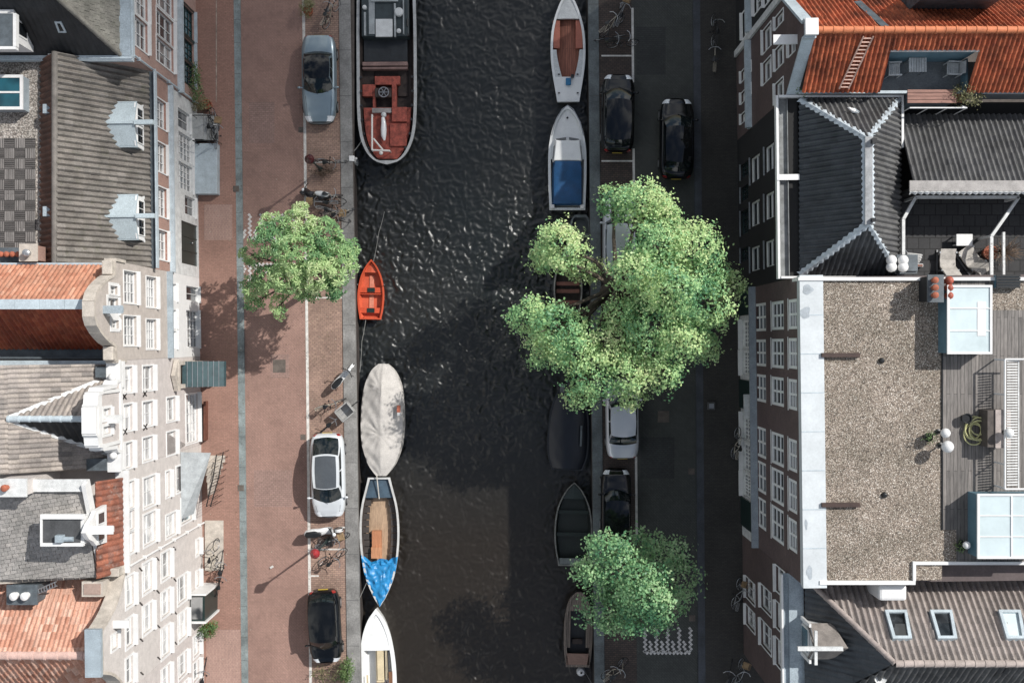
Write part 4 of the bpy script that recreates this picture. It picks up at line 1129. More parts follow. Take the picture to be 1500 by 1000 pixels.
cornice(FR, y0, y1, 9.6, c1, WHITE_OLD, ((0.08, 0.12), (0.25, 0.14)), back=.4)
m = MB(); fbox(m, FR, y0 + .36, y1, 3.4, 3.65, 0.001, 0.3); m.build('shop_cornice', ZINC, c1)
m = MB(); m.slab([fr(0.4, y0 + .05, 9.9), fr(9, y0 + .05, 9.95), fr(9, y1, 9.95), fr(0.4, y1, 9.9)], 0.1); m.build('roof', pm('bitumen_dark', (0.03, 0.032, 0.034), 0.8), c1)

# --- orange roofed house with roof terrace -----------------------------------------
c2 = thing('orange_roof_house', 'dark brick gabled house with bright orange pantiles and sunken roof terrace', 'house', FR.pt(12.8, 0.0))
y0, y1 = gy(206) + 0.004, gy(86) - 0.004
yr = 12.75; zr = 12.7
out = [(y0, -0.3), (y1, -0.3), (y1, 9.5), (yr + 0.3, zr - 0.1), (yr + 0.3, zr + 0.25), (yr - 0.3, zr + 0.25), (yr - 0.3, zr - 0.1), (y0, 10.0)]
w = [(1118, 1130, 33, 78), (1118, 1130, 82, 124), (1118, 1130, 134, 172), (1136, 1148, 14, 42), (1136, 1148, 62, 103), (1136, 1148, 113, 153), (1156, 1165, 53, 84), (1086, 1101, 92, 118), (1086, 1101, 124, 150), (1086, 1101, 156, 180)]
rs = [rect_from_px(FR, *q, 5.5) for q in w]
rs = [r for r in rs if r[0] > y0 + 0.08 and r[1] < y1 - 0.08]
front_wall(FR, out, rs, BR_RED, c2, body=9.3, thick=0.4)
for r in rs: window(FR, r, c2, G_DARK if r[2] > 3 else G_MID, rows=2, cols=1, sill=0.12, fw=0.07, frame=WHR, trim=0.04)
coping(FR, out, c2, ZINC, 9.4, thick=0.42, h=0.1)
m = MB(); fbox(m, FR, yr - .34, yr + .34, zr + 0.36, zr + 0.5, -0.46, 0.08); m.build('gable_cap', WHITE, c2, bevel=0.02)
hoist_beam(FR, yr - 0.1, 11.6, c2, 0.95, WHITE, w=0.3)
m = MB(); fbox(m, FR, y0, y1, 3.2, 3.45, 0.001, 0.3); fbox(m, FR, y0, y1, 2.9, 3.19, 0.001, 0.12); m.build('shop_cornice', ZINC, c2)
xf = fr(0.42, yr, 0).x; XB = 27.0
sl = (zr - 10.9) / (yr - 10.64)
def so(x, y): return Vector((x, y, zr - (yr - y) * sl))
ys_ = 10.64
roof('south_roof_slope', [[so(xf, yr), so(15.7, yr), so(15.7, ys_), so(xf, ys_)], [so(15.7, yr), so(19.4, yr), so(19.4, 12.1), so(15.7, 12.1)], [so(19.4, yr), so(XB, yr), so(XB, ys_), so(19.4, ys_)]], T_RORANGE, c2, cw=0.205, course=0.33, amp=0.085)
no = lambda x, y: Vector((x, y, zr - (y - yr) * 1.36))
roof('north_roof_slope', [[no(xf, yr), no(XB, yr), no(XB, y1 - .05), no(xf, y1 - .05)]], T_RORANGE, c2, cw=0.205, course=0.33, amp=0.10)
ridge_caps((xf, yr, zr + .03), (XB, yr, zr + .03), c2, pm('orange_ridge', (0.62, 0.20, 0.085), .7, na=.2), w=0.30, step=0.42, h=0.15)
m = MB(); m.bar(no(15.3, yr + 0.12) + Vector((0, 0, .17)), no(15.0, y1 - .3) + Vector((0, 0, .17)), 0.3, 0.05); m.build('roof_walkway', LEADD, c2)
TERR = pm('grey_terrace_floor', (0.15, 0.165, 0.175), 0.8, na=0.2, ns=1.3)
m = MB(); m.box(xf, XB, y0 + .01, 12.09, 9.303, 10.3); m.build('terrace_floor', TERR, c2)
m = MB(); m.box(15.72, 19.38, 12.092, 12.2, 10.2, 12.0); m.box(15.6, 15.7, 10.65, 12.09, 10.305, 10.85); m.box(19.41, 19.5, 10.65, 12.09, 10.305, 10.85); build_each(m, 'terrace_wall', TEALP, c2)
m = MB(); m.box(15.65, 19.45, 12.03, 12.2, 12.03, 12.13); m.build('terrace_lintel', WHITE_OLD, c2)
m = MB(); m.box(xf, XB, y0 + 0.004, y0 + 0.12, 10.301, 10.45); m.build('terrace_kerb', ZINC, c2)
m = MB(); m.box(17.0, 20.3, 17.0 * 0 + 14.2, 15.0, 9.3, 13.2); ch = m.build('chimney', LEADD, c2)
m = MB(); m.box(16.95, 18.6, 14.15, 15.0, 13.201, 13.3); m.box(18.65, 20.35, 14.15, 15.0, 13.201, 13.3); m.build('chimney_cap', pm('grey_slab', (0.36, 0.35, 0.34), .8), ch)
# ladder lying on the slope
t = thing('roof_ladder', 'pale wooden ladder lying on the orange roof slope', 'ladder', so(14.2, 11.8))
m = MB()
A = so(14.62, 12.5) + Vector((0, 0, .16)); B = so(14.1, 10.72) + Vector((0, 0, .16))
for s in (-.2, .2): m.bar(A + Vector((s, 0, 0)), B + Vector((s, 0, 0)), 0.06, 0.05)
PINKW = pm('pale_pink_wood', (0.55, 0.36, 0.29), 0.7)
m.build('rail', PINKW, t)
m = MB()
for i in range(14):
    p = A.lerp(B, (i + .5) / 14); m.bar(p + Vector((-.2, 0, 0)), p + Vector((.2, 0, 0)), 0.05, 0.03)
m.build('rung', PINKW, t)

# --- black hipped roof house -----------------------------------------------------------
c3 = thing('hipped_roof_house', 'dark brick house with black hipped pantile roof and white gutters', 'house', FR.pt(6.6, 0.0))
y0, y1 = gy(425) + 0.004, gy(206) - 0.004
ze = 10.0
w = [(1099, 1113, 225, 268), (1120, 1134, 209, 253), (1139, 1150, 194, 238), (1099, 1113, 291, 333), (1120, 1134, 279, 323), (1139, 1150, 268, 312), (1099, 1113, 358, 399), (1120, 1134, 349, 393), (1139, 1150, 342, 388)]
g = [(1085, 1096, 236, 262), (1085, 1096, 270, 296), (1085, 1096, 305, 345), (1085, 1096, 360, 385)]
rs = [rect_from_px(FR, *q, 2.5) for q in w + g]
front_wall(FR, [(y0, -0.3), (y1, -0.3), (y1, ze), (y0, ze)], rs, BR_BLACK, c3, body=ze - .2, bodyd=4.8)
m = MB(); m.box(16.95, XB, y0 + .01, y1 - .01, -.3, 8.88); m.build('rear_wing', BR_BLACK, c3)
for i, r in enumerate(rs): window(FR, r, c3, G_DARK, rows=2, cols=1 if i < 9 else 3, sill=0.06, fw=0.065, frame=WHR if i < 9 else GREEND, sillm=pm('grey_sill', (0.26, 0.28, 0.30), 0.7))
gutter(FR, y0, y1, ze + .1, c3, 0.0, 0.42, mat=pm('grey_gutter', (0.22, 0.23, 0.23), .7, na=.3), h=0.2)
m = MB(); fbox(m, FR, y0, y1, ze - .15, ze + .16, 0.421, 0.52); m.build('gutter_fascia', WHITE, c3)
m = MB(); m.box(fr(-.4, y1, 0).x, 16.9, y1 - .1, y1 - .005, ze - .1, ze + .22); m.box(16.9, 17.0, 8.4, y1 - .005, ze - .1, ze + .22); m.box(fr(-.4, y0, 0).x, 19, y0 + .004, y0 + .1, ze - .1, ze + .2); build_each(m, 'roof_edge_gutter', WHITE, c3)
m = MB(); fbox(m, FR, 7.0, 7.25, ze + .162, ze + .2, -.45, .53); m.build('gutter_strap', WHITE, c3)
xw, xe = 12.5, 16.85
NW, NE, SW, SE = Vector((xw, y1 - .15, ze + .1)), Vector((xe, y1 - .15, ze + .1)), Vector((xw, y0 + .15, ze + .1)), Vector((xe, y0 + .15, ze + .1))
RN_, RS_ = Vector((14.65, 8.35, 12.45)), Vector((14.68, 4.85, 12.45))
roof('west_roof_slope', [[NW, RN_, RS_, SW]], T_BLACKP, c3, cw=0.235, course=0.33, amp=0.075)  # darker tiles on west and south paint in their shade
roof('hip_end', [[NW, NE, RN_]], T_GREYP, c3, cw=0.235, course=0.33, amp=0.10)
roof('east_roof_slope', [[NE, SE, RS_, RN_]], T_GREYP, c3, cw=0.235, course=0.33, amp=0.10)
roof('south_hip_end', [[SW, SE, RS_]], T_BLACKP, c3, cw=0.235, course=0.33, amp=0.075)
up = Vector((0, 0, .07))
HIP = pm('pale_hip_lead', (0.50, 0.56, 0.60), 0.5, na=0.2, ns=3)
m = MB()
def scallop(mb, p, q, w, n):
    p = Vector(p); q = Vector(q); d = (q - p).normalized(); s = d.cross(Vector((0, 0, 1))).normalized(); L = (q - p).length
    L2 = []; R2 = []
    for i in range(n * 4 + 1):
        t = i / (n * 4); k = w / 2 + 0.035 * math.cos(2 * PI * i / 4)
        L2.append(p + d * (L * t) + s * k - Vector((0, 0, .05))); R2.append(p + d * (L * t) - s * k - Vector((0, 0, .05)))
    M2 = [p + d * (L * i / (n * 4)) + Vector((0, 0, .06)) for i in range(n * 4 + 1)]
    mb.loft([L2, M2, R2], closed=False)
for a, b, k, ww in ((NW, RN_, 14, .30), (NE, RN_, 13, .26), (SW, RS_, 13, .30), (SE, RS_, 12, .24), (RN_, RS_, 15, .5)):
    scallop(m, a + up, b + up, ww, k)
m.build('hip_flashing', HIP, c3)
m = MB(); m.box(14.5, 14.8, 4.8, 8.4, 12.56, 12.62); m.build('ridge_board', pm('grey_ridge', (0.33, 0.34, 0.35), .7), c3)
m = MB(); m.box(14.72, 14.9, 8.1, 8.3, 12.5, 12.85); m.box(14.72, 14.88, 4.9, 5.05, 12.5, 12.8); build_each(m, 'roof_vent', BLACK, c3)
chimney(16.6, 17.25, 2.95, 3.5, 9.3, 10.9, c3, LEADD, LEADD, [], WHITE)
p4 = [P(px, py, 11.2) for px in (1306, 1323) for py in (381, 391)]
m = MB(); m.box(16.4, 17.3, 3.0, 3.7, 10.901, 10.98); m.build('chimney_slab', LEADD, c3)
for q in p4:
    m = MB(); m.lathe((q.x, q.y, 10.98), [(.14, 0), (.14, .1), (.22, .16), (.22, .26), (.14, .36), (.03, .40)], 12); m.build('chimney_pot', WHITE, c3, smooth=40)
# rear wing: pantiles, ridge plank and sunken terrace
zrw = 11.4; yrw = 6.65
A_ = [Vector((16.95, yrw, zrw)), Vector((XB, yrw, zrw)), Vector((XB, 10.0, 9.35)), Vector((17.05, 10.0, 9.35))]
roof('rear_roof', [[A_[0], A_[1], A_[2], A_[3]]], T_GREYP, c3, cw=0.235, course=0.33, amp=0.10)
m = MB(); m.box(16.75, XB, yrw - .32, yrw + .12, zrw + .04, zrw + .12); m.build('ridge_plank', pm('warm_grey_plank', (0.36, 0.34, 0.325), .7, na=.2), c3)
m = MB(); scallop(m, (16.75, yrw - .36, zrw + .08), (XB, yrw - .36, zrw + .08), 0.16, 40); m.build('ridge_flashing', WHITE_OLD, c3)
m = MB(); m.box(17.0, XB, yrw - .28, yrw - .1, 9.0, zrw + .03); m.build('terrace_wall', BR_BLACK, c3)
TFL = brick_mat('terrace_pavers', (0.045, 0.045, 0.046), (0.035, 0.035, 0.037), (0.012, 0.012, 0.012), 0.5, 0.5, 0.3, ms=0.02)
m = MB(); m.box(17.0, XB, 2.75, yrw - .3, 8.9, 9.2); m.build('terrace_floor', TFL, c3)
m = MB()
z = 10.4
pts = [P(1323, 403, z), P(1323, 321, z), P(1341, 289, z), P(1492, 289, z), P(1452, 346, z), P(1452, 405, z)]
for a, b in zip(pts, pts[1:]): m.bar(a, b, 0.13, 0.12)
for q in pts[:1] + pts[1:3] + pts[3:5]: m.bar(q, Vector((q.x, q.y, 9.2)), 0.1, 0.1)
m.bar(P(1470, 340, z), P(1470, 405, z), 0.1, 0.1)
m.build('pergola_frame', WHITE_OLD, c3)

# --- flat gravel roof block ------------------------------------------------------------------
c4 = thing('flat_gravel_roof_house', 'dark brick block with flat gravel roof and broad white cornice', 'house', FR.pt(-3.8, 0.0))
y0, y1 = gy(782) + 0.004, gy(425) - 0.004
ze = 11.3
cols = [((443, 487), (440, 485), (437, 484)), ((496, 538), (495, 541), (494, 542)), ((547, 590), (551, 596), (554, 602)), ((624, 671), (633, 683), (642, 692)), ((674, 722), (686, 739), (701, 752)), ((727, 774), (742, 795), (759, 809))]
rs = []
for c in cols:
    for (a, b), (p, q) in zip(c, ((1105, 1122), (1130, 1148), (1155, 1167.5))):
        rs.append(rect_from_px(FR, p, q, a + 1.0, b - 2.0))
rs = [r for r in rs if r[0] > y0 + .05 and r[1] < y1 - .05 and r[3] < ze - .05]
front_wall(FR, [(y0, 3.75), (y1, 3.75), (y1, ze), (y0, ze)], rs, BR_DARK, c4, body=ze - .1, bodyd=13)
for i, r in enumerate(rs): window(FR, r, c4, G_DARK, rows=3, cols=2, mull=0.10, sill=0.02, fw=0.13, frame=WHR, rec=0.07, bar=0.05, trim=0.0)
g = [(1087, 1099, 469, 510), (1087, 1099, 514, 549), (1088, 1100, 606, 646), (1088, 1100, 650, 690), (1088, 1100, 694, 728)]
rg = [rect_from_px(FR, *q) for q in g]
front_wall(FR, [(y0, -0.3), (y1, -0.3), (y1, 3.3), (y0, 3.3)], rg, WHITE_OLD, c4, name='shopfront_wall')
for r in rg: window(FR, r, c4, G_DARK, rows=3, cols=6, sill=0.2, fw=0.1, frame=WHR, bar=0.05)
m = MB()
for py in (440, 578, 752): 
    yy = FR.hit(1094, py)[0]; fbox(m, FR, yy - .75, yy + .75, 0.1, 2.9, 0.003, 0.08)
build_each(m, 'door', GREEND, c4)
m = MB(); yy = FR.hit(1094, 592)[0]; fbox(m, FR, yy - .6, yy + .6, 3.0, 3.15, 0.081, 0.5); m.build('door_canopy', WHITE_OLD, c4)
m = MB(); fbox(m, FR, y0, y1, 3.301, 3.749, -.4, 0.05); fbox(m, FR, y0, y1, 3.55, 3.7, 0.051, 0.32); fbox(m, FR, y0, y1, 3.35, 3.549, 0.051, 0.16); m.build('shop_cornice', pm('blue_grey_cornice', (0.30, 0.34, 0.38), .6, na=.15), c4)
CORN = pm('pale_cornice_zinc', (0.55, 0.585, 0.60), 0.6, na=0.10, ns=0.8, fine=0.03)
zt = 11.9
m = MB(); fbox(m, FR, y0 - .02, y1 + .02, ze + .001, ze + .3, -.42, 0.03); fbox(m, FR, y0 - .04, y1 + .04, ze + .301, zt, -.9, 0.08); m.build('cornice', CORN, c4)
m = MB()
for k in range(1, 8): 
    yy = y0 + (y1 - y0) * k / 8; fbox(m, FR, yy - .02, yy + .02, zt - .01, zt + .012, -.88, .075)
build_each(m, 'cornice_seam', ZINC, c4)
PUD = pm('damp_stain', (0.38, 0.42, 0.45), 0.4, na=.2)
m = MB()
for (px, py, a, b) in ((1183, 424, .22, .18), (1180, 458, .2, .28), (1186, 838, .12, .26), (1181, 768, .05, .22)):
    q = P(px, py, zt)
    m.poly([(q.x + a * math.cos(t) * (1 + .25 * math.sin(3 * t + px)), q.y + b * math.sin(t) * (1 + .2 * math.cos(2 * t + py)), zt + .0125) for t in [2 * PI * i / 18 for i in range(18)]])
build_each(m, 'water_stain', PUD, c4)
xg0, xg1, xs = P(1204, 0, zt).x, P(1381, 0, zt).x, P(1337, 0, zt).x
yn, ys1, ys2 = P(0, 411, zt).y, P(0, 850, zt).y, P(0, 822, zt).y
m = MB(); m.box(xg0 - .1, xg1, ys1, yn, 11.2, 11.82); m.box(xg1, P(1402, 0, zt).x, P(0, 826, zt).y, P(0, 776, zt).y, 11.2, 11.815)
m.box(P(1450, 0, zt).x, XB, P(0, 454, zt).y, yn, 11.2, 11.818); m.build('gravel_roof', GRAVEL, c4)
m = MB(); m.box(xg1 + .002, P(1452, 0, zt).x - .002, P(0, 455, zt).y, yn, 11.2, 11.80); m.box(xg1 + .002, P(1402, 0, zt).x, P(0, 776, zt).y + .002, P(0, 454, zt).y - .002, 11.2, 11.84); m.box(P(1402, 0, zt).x + .002, XB, P(0, 826, zt).y, P(0, 454, zt).y - .002, 11.2, 11.841)
m.build('deck', DECK, c4)
m = MB(); m.box(xg0 - 1.0, XB, yn + .002, yn + .14, 11.0, zt + .06); m.box(xg0 - .1, xs + .1, ys1 - .16, ys1 - .002, 11.0, zt + .05); m.box(xs - .002, xs + .12, ys1 - .002, ys2 + .002, 11.0, zt + .052); m.box(xs + .121, XB, ys2 - .13, ys2 - .005, 11.0, zt + .05)
build_each(m, 'roof_upstand', WHITE, c4)
m = MB(); m.box(xg1 - .03, xg1 + .03, P(0, 776, zt).y, yn, 11.8, 11.87); m.build('deck_edge', BLACK, c4)
for py in (520, 740):
    a = P(1205, py, 12.1); b = P(1261, py, 12.1)
    m = MB(); m.box(a.x, b.x, a.y - .09, a.y + .09, 11.83, 12.02); m.build('roof_beam', pm('rust_brown_beam', (0.06, 0.035, 0.028), .7), c4, bevel=.01)
for (px, py) in ((1292, 528), (1296, 725)):
    q = P(px, py, 11.9); m = MB(); m.lathe((q.x, q.y, 11.82), [(.13, 0), (.13, .05), (.09, .12), (.05, .14)], 10); m.build('roof_drain', BLACK, c4)
def lantern(name, x0, x1, y0, y1, z0, z1, parent, nx, ny):
    m = MB(); m.box(x0, x1, y0, y1, z0, z1); o = m.build(name, TEALP, parent)
    m = MB(); w_ = .05
    m.box(x0 - .04, x1 + .04, y1 - w_, y1 + .04, z1 + .001, z1 + .08); m.box(x0 - .04, x1 + .04, y0 - .04, y0 + w_, z1 + .001, z1 + .08)
    m.box(x0 - .04, x0 + w_, y0 + w_, y1 - w_, z1 + .001, z1 + .08); m.box(x1 - w_, x1 + .04, y0 + w_, y1 - w_, z1 + .001, z1 + .08)
    for i in range(1, nx): x = x0 + (x1 - x0) * i / nx; m.box(x - .03, x + .03, y0 + w_, y1 - w_, z1 + .001, z1 + .07)
    for i in range(1, ny): y = y0 + (y1 - y0) * i / ny; m.box(x0 + w_, x1 - w_, y - .02, y + .02, z1 + .001, z1 + .065)
    m.build('frame', WHITE, o)
    m = MB(); m.box(x0 + w_, x1 - w_, y0 + w_, y1 - w_, z1 + .002, z1 + .03); m.build('pane', FROST, o)
    return o
zl = 12.75
l1 = lantern('roof_light', P(1388, 0, zl).x, P(1451, 0, zl).x, P(0, 517, zl).y, P(0, 419, zl).y, 11.8, zl, c4, 1, 3)
l2 = lantern('roof_light', P(1432, 0, zl).x, P(1530, 0, zl).x, P(0, 816, zl).y, P(0, 724, zl).y, 11.8, zl, c4, 2, 3)
q = P(1440, 455, zl); m = MB(); m.box(q.x - .25, q.x + .1, P(0, 492, zl).y, P(0, 442, zl).y, zl + .031, zl + .05); m.build('blind', WHITE, l1)
chimney(P(1357, 0, 12.6).x, P(1376, 0, 12.6).x, P(0, 441, 12.6).y, P(0, 405, 12.6).y, 11.8, 12.9, c4, BR_BLACK, LEADD, [(P(1384, 0, 13.2).x - .35, P(0, py, 13.2).y) for py in (410, 421, 432)], ORANGE_POT, .13, .3)
m = MB()
for py in (411, 421.5, 433):
    q = P(1389, py, 12.6); m.lathe((q.x, q.y, 11.8), [(.1, 0), (.1, .75), (.17, .8), (.17, .95), (.1, 1.05), (.02, 1.08)], 12)
build_each(m, 'flue_cowl', pm('red_cowl', (0.42, 0.10, 0.06), .6), c4, smooth=40)
a, b = P(1288, 880, 11.5), P(1329, 856, 11.5)
m = MB(); m.box(a.x, b.x, a.y, b.y - .02, 9.0, 11.5); hd = m.build('hatch_box', WHITE, c4, bevel=.12)

# --- taupe pantile house bottom right ---------------------------------------------------------
c5 = thing('taupe_roof_house', 'dark brick house with taupe pantile roof and three roof windows', 'house', FR.pt(-13, 0.0))
y1 = gy(782) - 0.004; y0 = -16.6
ze = 9.3
w = [(1115, 1130, 806, 847), (1115, 1130, 858, 899), (1115, 1130, 910, 955), (1137, 1150, 829, 874), (1137, 1150, 882, 928), (1137, 1150, 936, 983), (1093, 1106, 846, 884), (1093, 1106, 888, 924), (1093, 1106, 968, 1004)]
rs = [rect_from_px(FR, *q, 4) for q in w]
rs = [r for r in rs if r[0] > y0 + .05 and r[1] < y1 - .06]
front_wall(FR, [(y0, -0.3), (y1, -0.3), (y1, ze), (y0, ze)], rs, BR_RED, c5, body=ze - .2, bodyd=13)
for r in rs: window(FR, r, c5, G_DARK if r[2] > 3 else G_MID, rows=2, cols=2, sill=0.14, fw=0.08, bar=.025, frame=WHR, trim=.05)
gutter(FR, y0, y1, ze + .12, c5, 0.0, 0.3, mat=LEAD, h=.2); m = MB(); fbox(m, FR, y0, y1, ze - .1, ze + .18, .301, .38); m.build('gutter_fascia', WHITE, c5)
m = MB(); fbox(m, FR, y0, y1, ze + .0, ze + .1, -.62, -.001); m.build('lead_gutter', LEAD, c5)
xw = fr(.62, -13, 0).x; yn_, zn = y1 - .12, 9.55
d_ = 2.85; zrr = zn + 2.95; yrr = yn_ - d_
Aq, Bq = Vector((xw, yn_, zn)), Vector((xw + d_, yrr, zrr)); Cq = Vector((XB, yrr, zrr)); Dq = Vector((XB, yn_, zn))
NS = [Aq, Bq, Cq, Dq]
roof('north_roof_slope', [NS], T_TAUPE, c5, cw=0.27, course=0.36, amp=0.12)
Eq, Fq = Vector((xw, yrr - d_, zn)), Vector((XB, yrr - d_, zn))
roof('west_roof_slope', [[Aq, Bq, Eq]], T_BLACKP, c5, cw=0.27, course=0.36, amp=0.045)  # black tiles stand in for shade on the west side
roof('south_roof_slope', [[Bq, Cq, Fq, Eq]], T_GREYP, c5, cw=0.27, course=0.36, amp=0.10)  # shade of the south side is put into darker grey tiles
TA = pm('taupe_ridge', (0.40, 0.34, 0.31), .8, na=.2)
ridge_caps(Bq + up, Cq + up, c5, TA, w=.3, step=.42, h=.14)
ridge_caps(Aq + up, Bq + up, c5, TA, w=.24, step=.4, name='hip_tiles', h=.12)
sp5 = lambda px, py: on_plane(px, py, Aq, Bq, Cq)
for px, pane in ((1311, G_DARK), (1377, G_DARK), (1477, FROST)):
    skylight([sp5(px - 17, 897), sp5(px + 15, 897), sp5(px + 23, 939), sp5(px - 5, 939)], c5, ZINC, pane, fw=.13, lift=.26)
# hoist dormer
dz = 10.9
ycd = P(0, 943, dz).y
xd = fr(.55, ycd, 0).x
m = MB(); m.box(xd, xd + .9, ycd - .7, ycd + .7, 9.4, 10.4); dm = m.build('dormer', WHITE, c5)
m = MB(); pk = Vector((xd - .1, ycd, 11.45)); pb = Vector((xd + 1.35, ycd, 11.45))
m.slab([pk, pb, Vector((xd + 1.0, ycd + .78, 10.45)), Vector((xd - .1, ycd + .78, 10.45))], .05); m.slab([pk, pb, Vector((xd + 1.0, ycd - .78, 10.45)), Vector((xd - .1, ycd - .78, 10.45))], .05); m.build('dormer_roof', pm('beige_dormer_roof', (0.24, 0.215, 0.195), .8), dm)
m = MB(); m.poly([(xd - .02, ycd - .75, 9.45), (xd - .02, ycd + .75, 9.45), (xd - .02, ycd + .75, 10.76), (xd - .02, ycd, 11.4), (xd - .02, ycd - .75, 10.76)]); m.box(xd - .12, xd - .03, ycd + .7, ycd + .85, 9.5, 10.85); m.box(xd - .12, xd - .03, ycd - .85, ycd - .7, 9.5, 10.85); m.build('front_board', WHITE, dm)
m = MB(); m.box(xd - .1, xd - .04, ycd - .55, ycd + .55, 9.6, 10.6); wn = m.build('window', WHITE, dm); m = MB(); m.box(xd - .115, xd - .101, ycd - .48, ycd + .48, 9.67, 10.53); m.build('pane', G_TEAL, wn)
m = MB(); m.box(xd - .8, xd + 1.1, ycd - .085, ycd + .085, 11.46, 11.58); m.box(xd - .06, xd + .06, ycd - .72, ycd + .72, 11.34, 11.45); m.build('hoist_beam', WHITE_OLD, dm)
tt = thing('satellite_dish', 'small round white satellite dish on the dark roof below the taupe ridge', 'satellite dish', P(1289, 992, 11.3))
q = P(1289, 992, 11.6); m = MB()
m.tube([(q.x, q.y, 9.8), (q.x, q.y, q.z)], .03, 6); m.build('mast', STEEL, tt)
m = MB(); m.lathe((q.x, q.y, q.z), [(.05, -.02), (.24, .06), (.26, .09), (.2, .06), (.04, .02)], 16); m.ball((q.x + .02, q.y, q.z + .2), .045, 6); m.build('dish', WHITE_OLD, tt, smooth=50)

# ------------------------------------------------------------------ loose things on the roofs
def garden_chair(px, py, z, rz, group, label, cushion=False):
    o = thing('garden_chair', label, 'chair', P(px, py, z), rz, group)
    L = MB()
    for i in range(6): L.box(-.26, .26, -.26 + i * .085, -.19 + i * .085, .40, .43)
    L2 = MB()
    for i in range(5): L2.obox((0, .27 + .02 * i, .5 + i * .085), (1, 0, 0), (0, .25, .97), (0, -.97, .25), .26, .035, .012)
    SLT = pm('pale_slatted_metal', (0.55, 0.57, 0.57), .5)
    b_ = MB()
    for x in (-.27, .27):
        for y in (-.25, .27): b_.box(x - .02, x + .02, y - .02, y + .02, 0, .6)
        b_.box(x - .03, x + .03, -.28, .3, .601, .63)
    for bb, nm in ((L, 'seat'), (L2, 'backrest'), (b_, 'frame')):
        q = bb.build(nm, SLT); q.parent = o
    return o
garden_chair(1304, 106, 10.3, R(92), 'chairs on the sunken roof terrace', 'slatted pale chair at the left end of the roof terrace by the ladder')
garden_chair(1390, 105, 10.3, R(-92), 'chairs on the sunken roof terrace', 'slatted pale chair at the right end of the sunken roof terrace')
t = thing('garden_table', 'small square slatted table between two chairs on the roof terrace', 'table', P(1336, 101, 10.4))
m = MB()
for i in range(7): m.box(t.location.x - .38 + i * .11, t.location.x - .29 + i * .11, t.location.y - .3, t.location.y + .3, 11.02, 11.05)
m.build('table_top', pm('pale_slatted_metal', (0.55, 0.57, 0.57)), t)
for sx in (-.33, .33):
    for sy in (-.25, .25):
        m = MB(); m.box(t.location.x + sx - .02, t.location.x + sx + .02, t.location.y + sy - .02, t.location.y + sy + .02, 10.3, 11.018); m.build('leg', STEEL, t)
a, b = P(1325, 154, 10.4), P(1396, 134, 10.4)
t = thing('wooden_bench', 'reddish brown plank bench beside the roof terrace bush', 'bench', ((a.x + b.x) / 2, (a.y + b.y) / 2, 9.4))
m = MB()
for i in range(4):
    h_ = (b.y - a.y) / 4; m.box(a.x, b.x, a.y + i * h_ + .01, a.y + (i + 1) * h_ - .01, 10.7, 10.75)
m.build('seat', pm('redwood', (0.30, 0.155, 0.12), .7, stretch=(1, 8, 1)), t)
m = MB(); m.box(a.x + .1, b.x - .1, a.y + .05, b.y - .05, 9.4, 10.699); m.build('base', LEADD, t)
q0, q1 = P(1326, 162, 10.2), P(1409, 162, 10.2)
t = thing('roof_railing', 'thin white railing in front of the reddish plank bench', 'railing', q0)
m = MB(); m.tube([q0 + Vector((0, 0, .5)), q1 + Vector((0, 0, .5)), P(1409, 156, 10.7)], .035, 6); m.build('rail', WHITE, t)
for i in range(4):
    p = q0.lerp(q1, i / 3); m = MB(); m.tube([(p.x, p.y, 9.3), (p.x, p.y, 10.68)], .025, 6); m.build('post', WHITE, t)

def lounger(px, py, z, rz, label):
    o = thing('lounge_chair', label, 'lounge chair', P(px, py, z), rz, 'lounge chairs on the dark paved terrace')
    prof = [(-.62, .42), (-.15, .30), (.15, .34), (.55, .95), (.68, .98)]
    m = MB(); rings = []
    for y, zz in prof: rings.append([Vector((-.34, y, zz)), Vector((.34, y, zz)), Vector((.34, y + .02, zz - .1)), Vector((-.34, y + .02, zz - .1))])
    m.loft(rings); s_ = m.build('seat', pm('pale_lounge_fabric', (0.50, 0.47, 0.43), .8)); s_.parent = o
    m = MB()
    for x in (-.36, .36): m.box(x - .03, x + .03, -.6, .55, .0, .06); m.box(x - .03, x + .03, -.5, -.42, .06, .4); m.box(x - .03, x + .03, .3, .38, .06, .6)
    f_ = m.build('frame', STEEL); f_.parent = o
    return o
lounger(1384, 386, 9.2, R(180), 'pale lounge chair facing straight ahead on the dark terrace')
lounger(1419, 381, 9.2, R(215), 'pale lounge chair turned at an angle beside the bare shrub')
t = thing('side_table', 'small white square table on the dark paved terrace', 'table', P(1406, 353, 9.2))
m = MB(); x, y = t.location.x, t.location.y; m.box(x - .36, x + .36, y - .26, y + .26, 9.62, 9.68); m.build('table_top', WHITE, t, bevel=.02)
for sx in (-.3, .3):
    for sy in (-.2, .2): m = MB(); m.box(x + sx - .025, x + sx + .025, y + sy - .025, y + sy + .025, 9.2, 9.619); m.build('leg', WHITE, t)
t = thing('folded_parasol', 'small pleated white parasol lying by the white chimney pots', 'parasol', P(1333, 378, 9.3))
m = MB(); c = P(1327, 370, 9.5)
for i in range(8):
    a0 = R(-75) + R(70) * i / 8; a1 = R(-75) + R(70) * (i + .5) / 8; a2 = R(-75) + R(70) * (i + 1) / 8
    f_ = lambda a, z: (c.x + .75 * math.cos(a), c.y + .75 * math.sin(a), z)
    m.add([(c.x, c.y, 9.6), f_(a0, 9.4), f_(a1, 9.52), f_(a2, 9.4)], [(0, 1, 2), (0, 2, 3)])
m.build('canopy', WHITE, t); m = MB(); m.tube([(c.x - .15, c.y + .2, 9.58), (c.x + .6, c.y - .5, 9.35)], .02, 6); m.build('pole', STEEL, t)
t = thing('planter', 'small white trough beside the pale lounge chair', 'planter', P(1346, 389, 9.3)); q = P(1346, 389, 9.3)
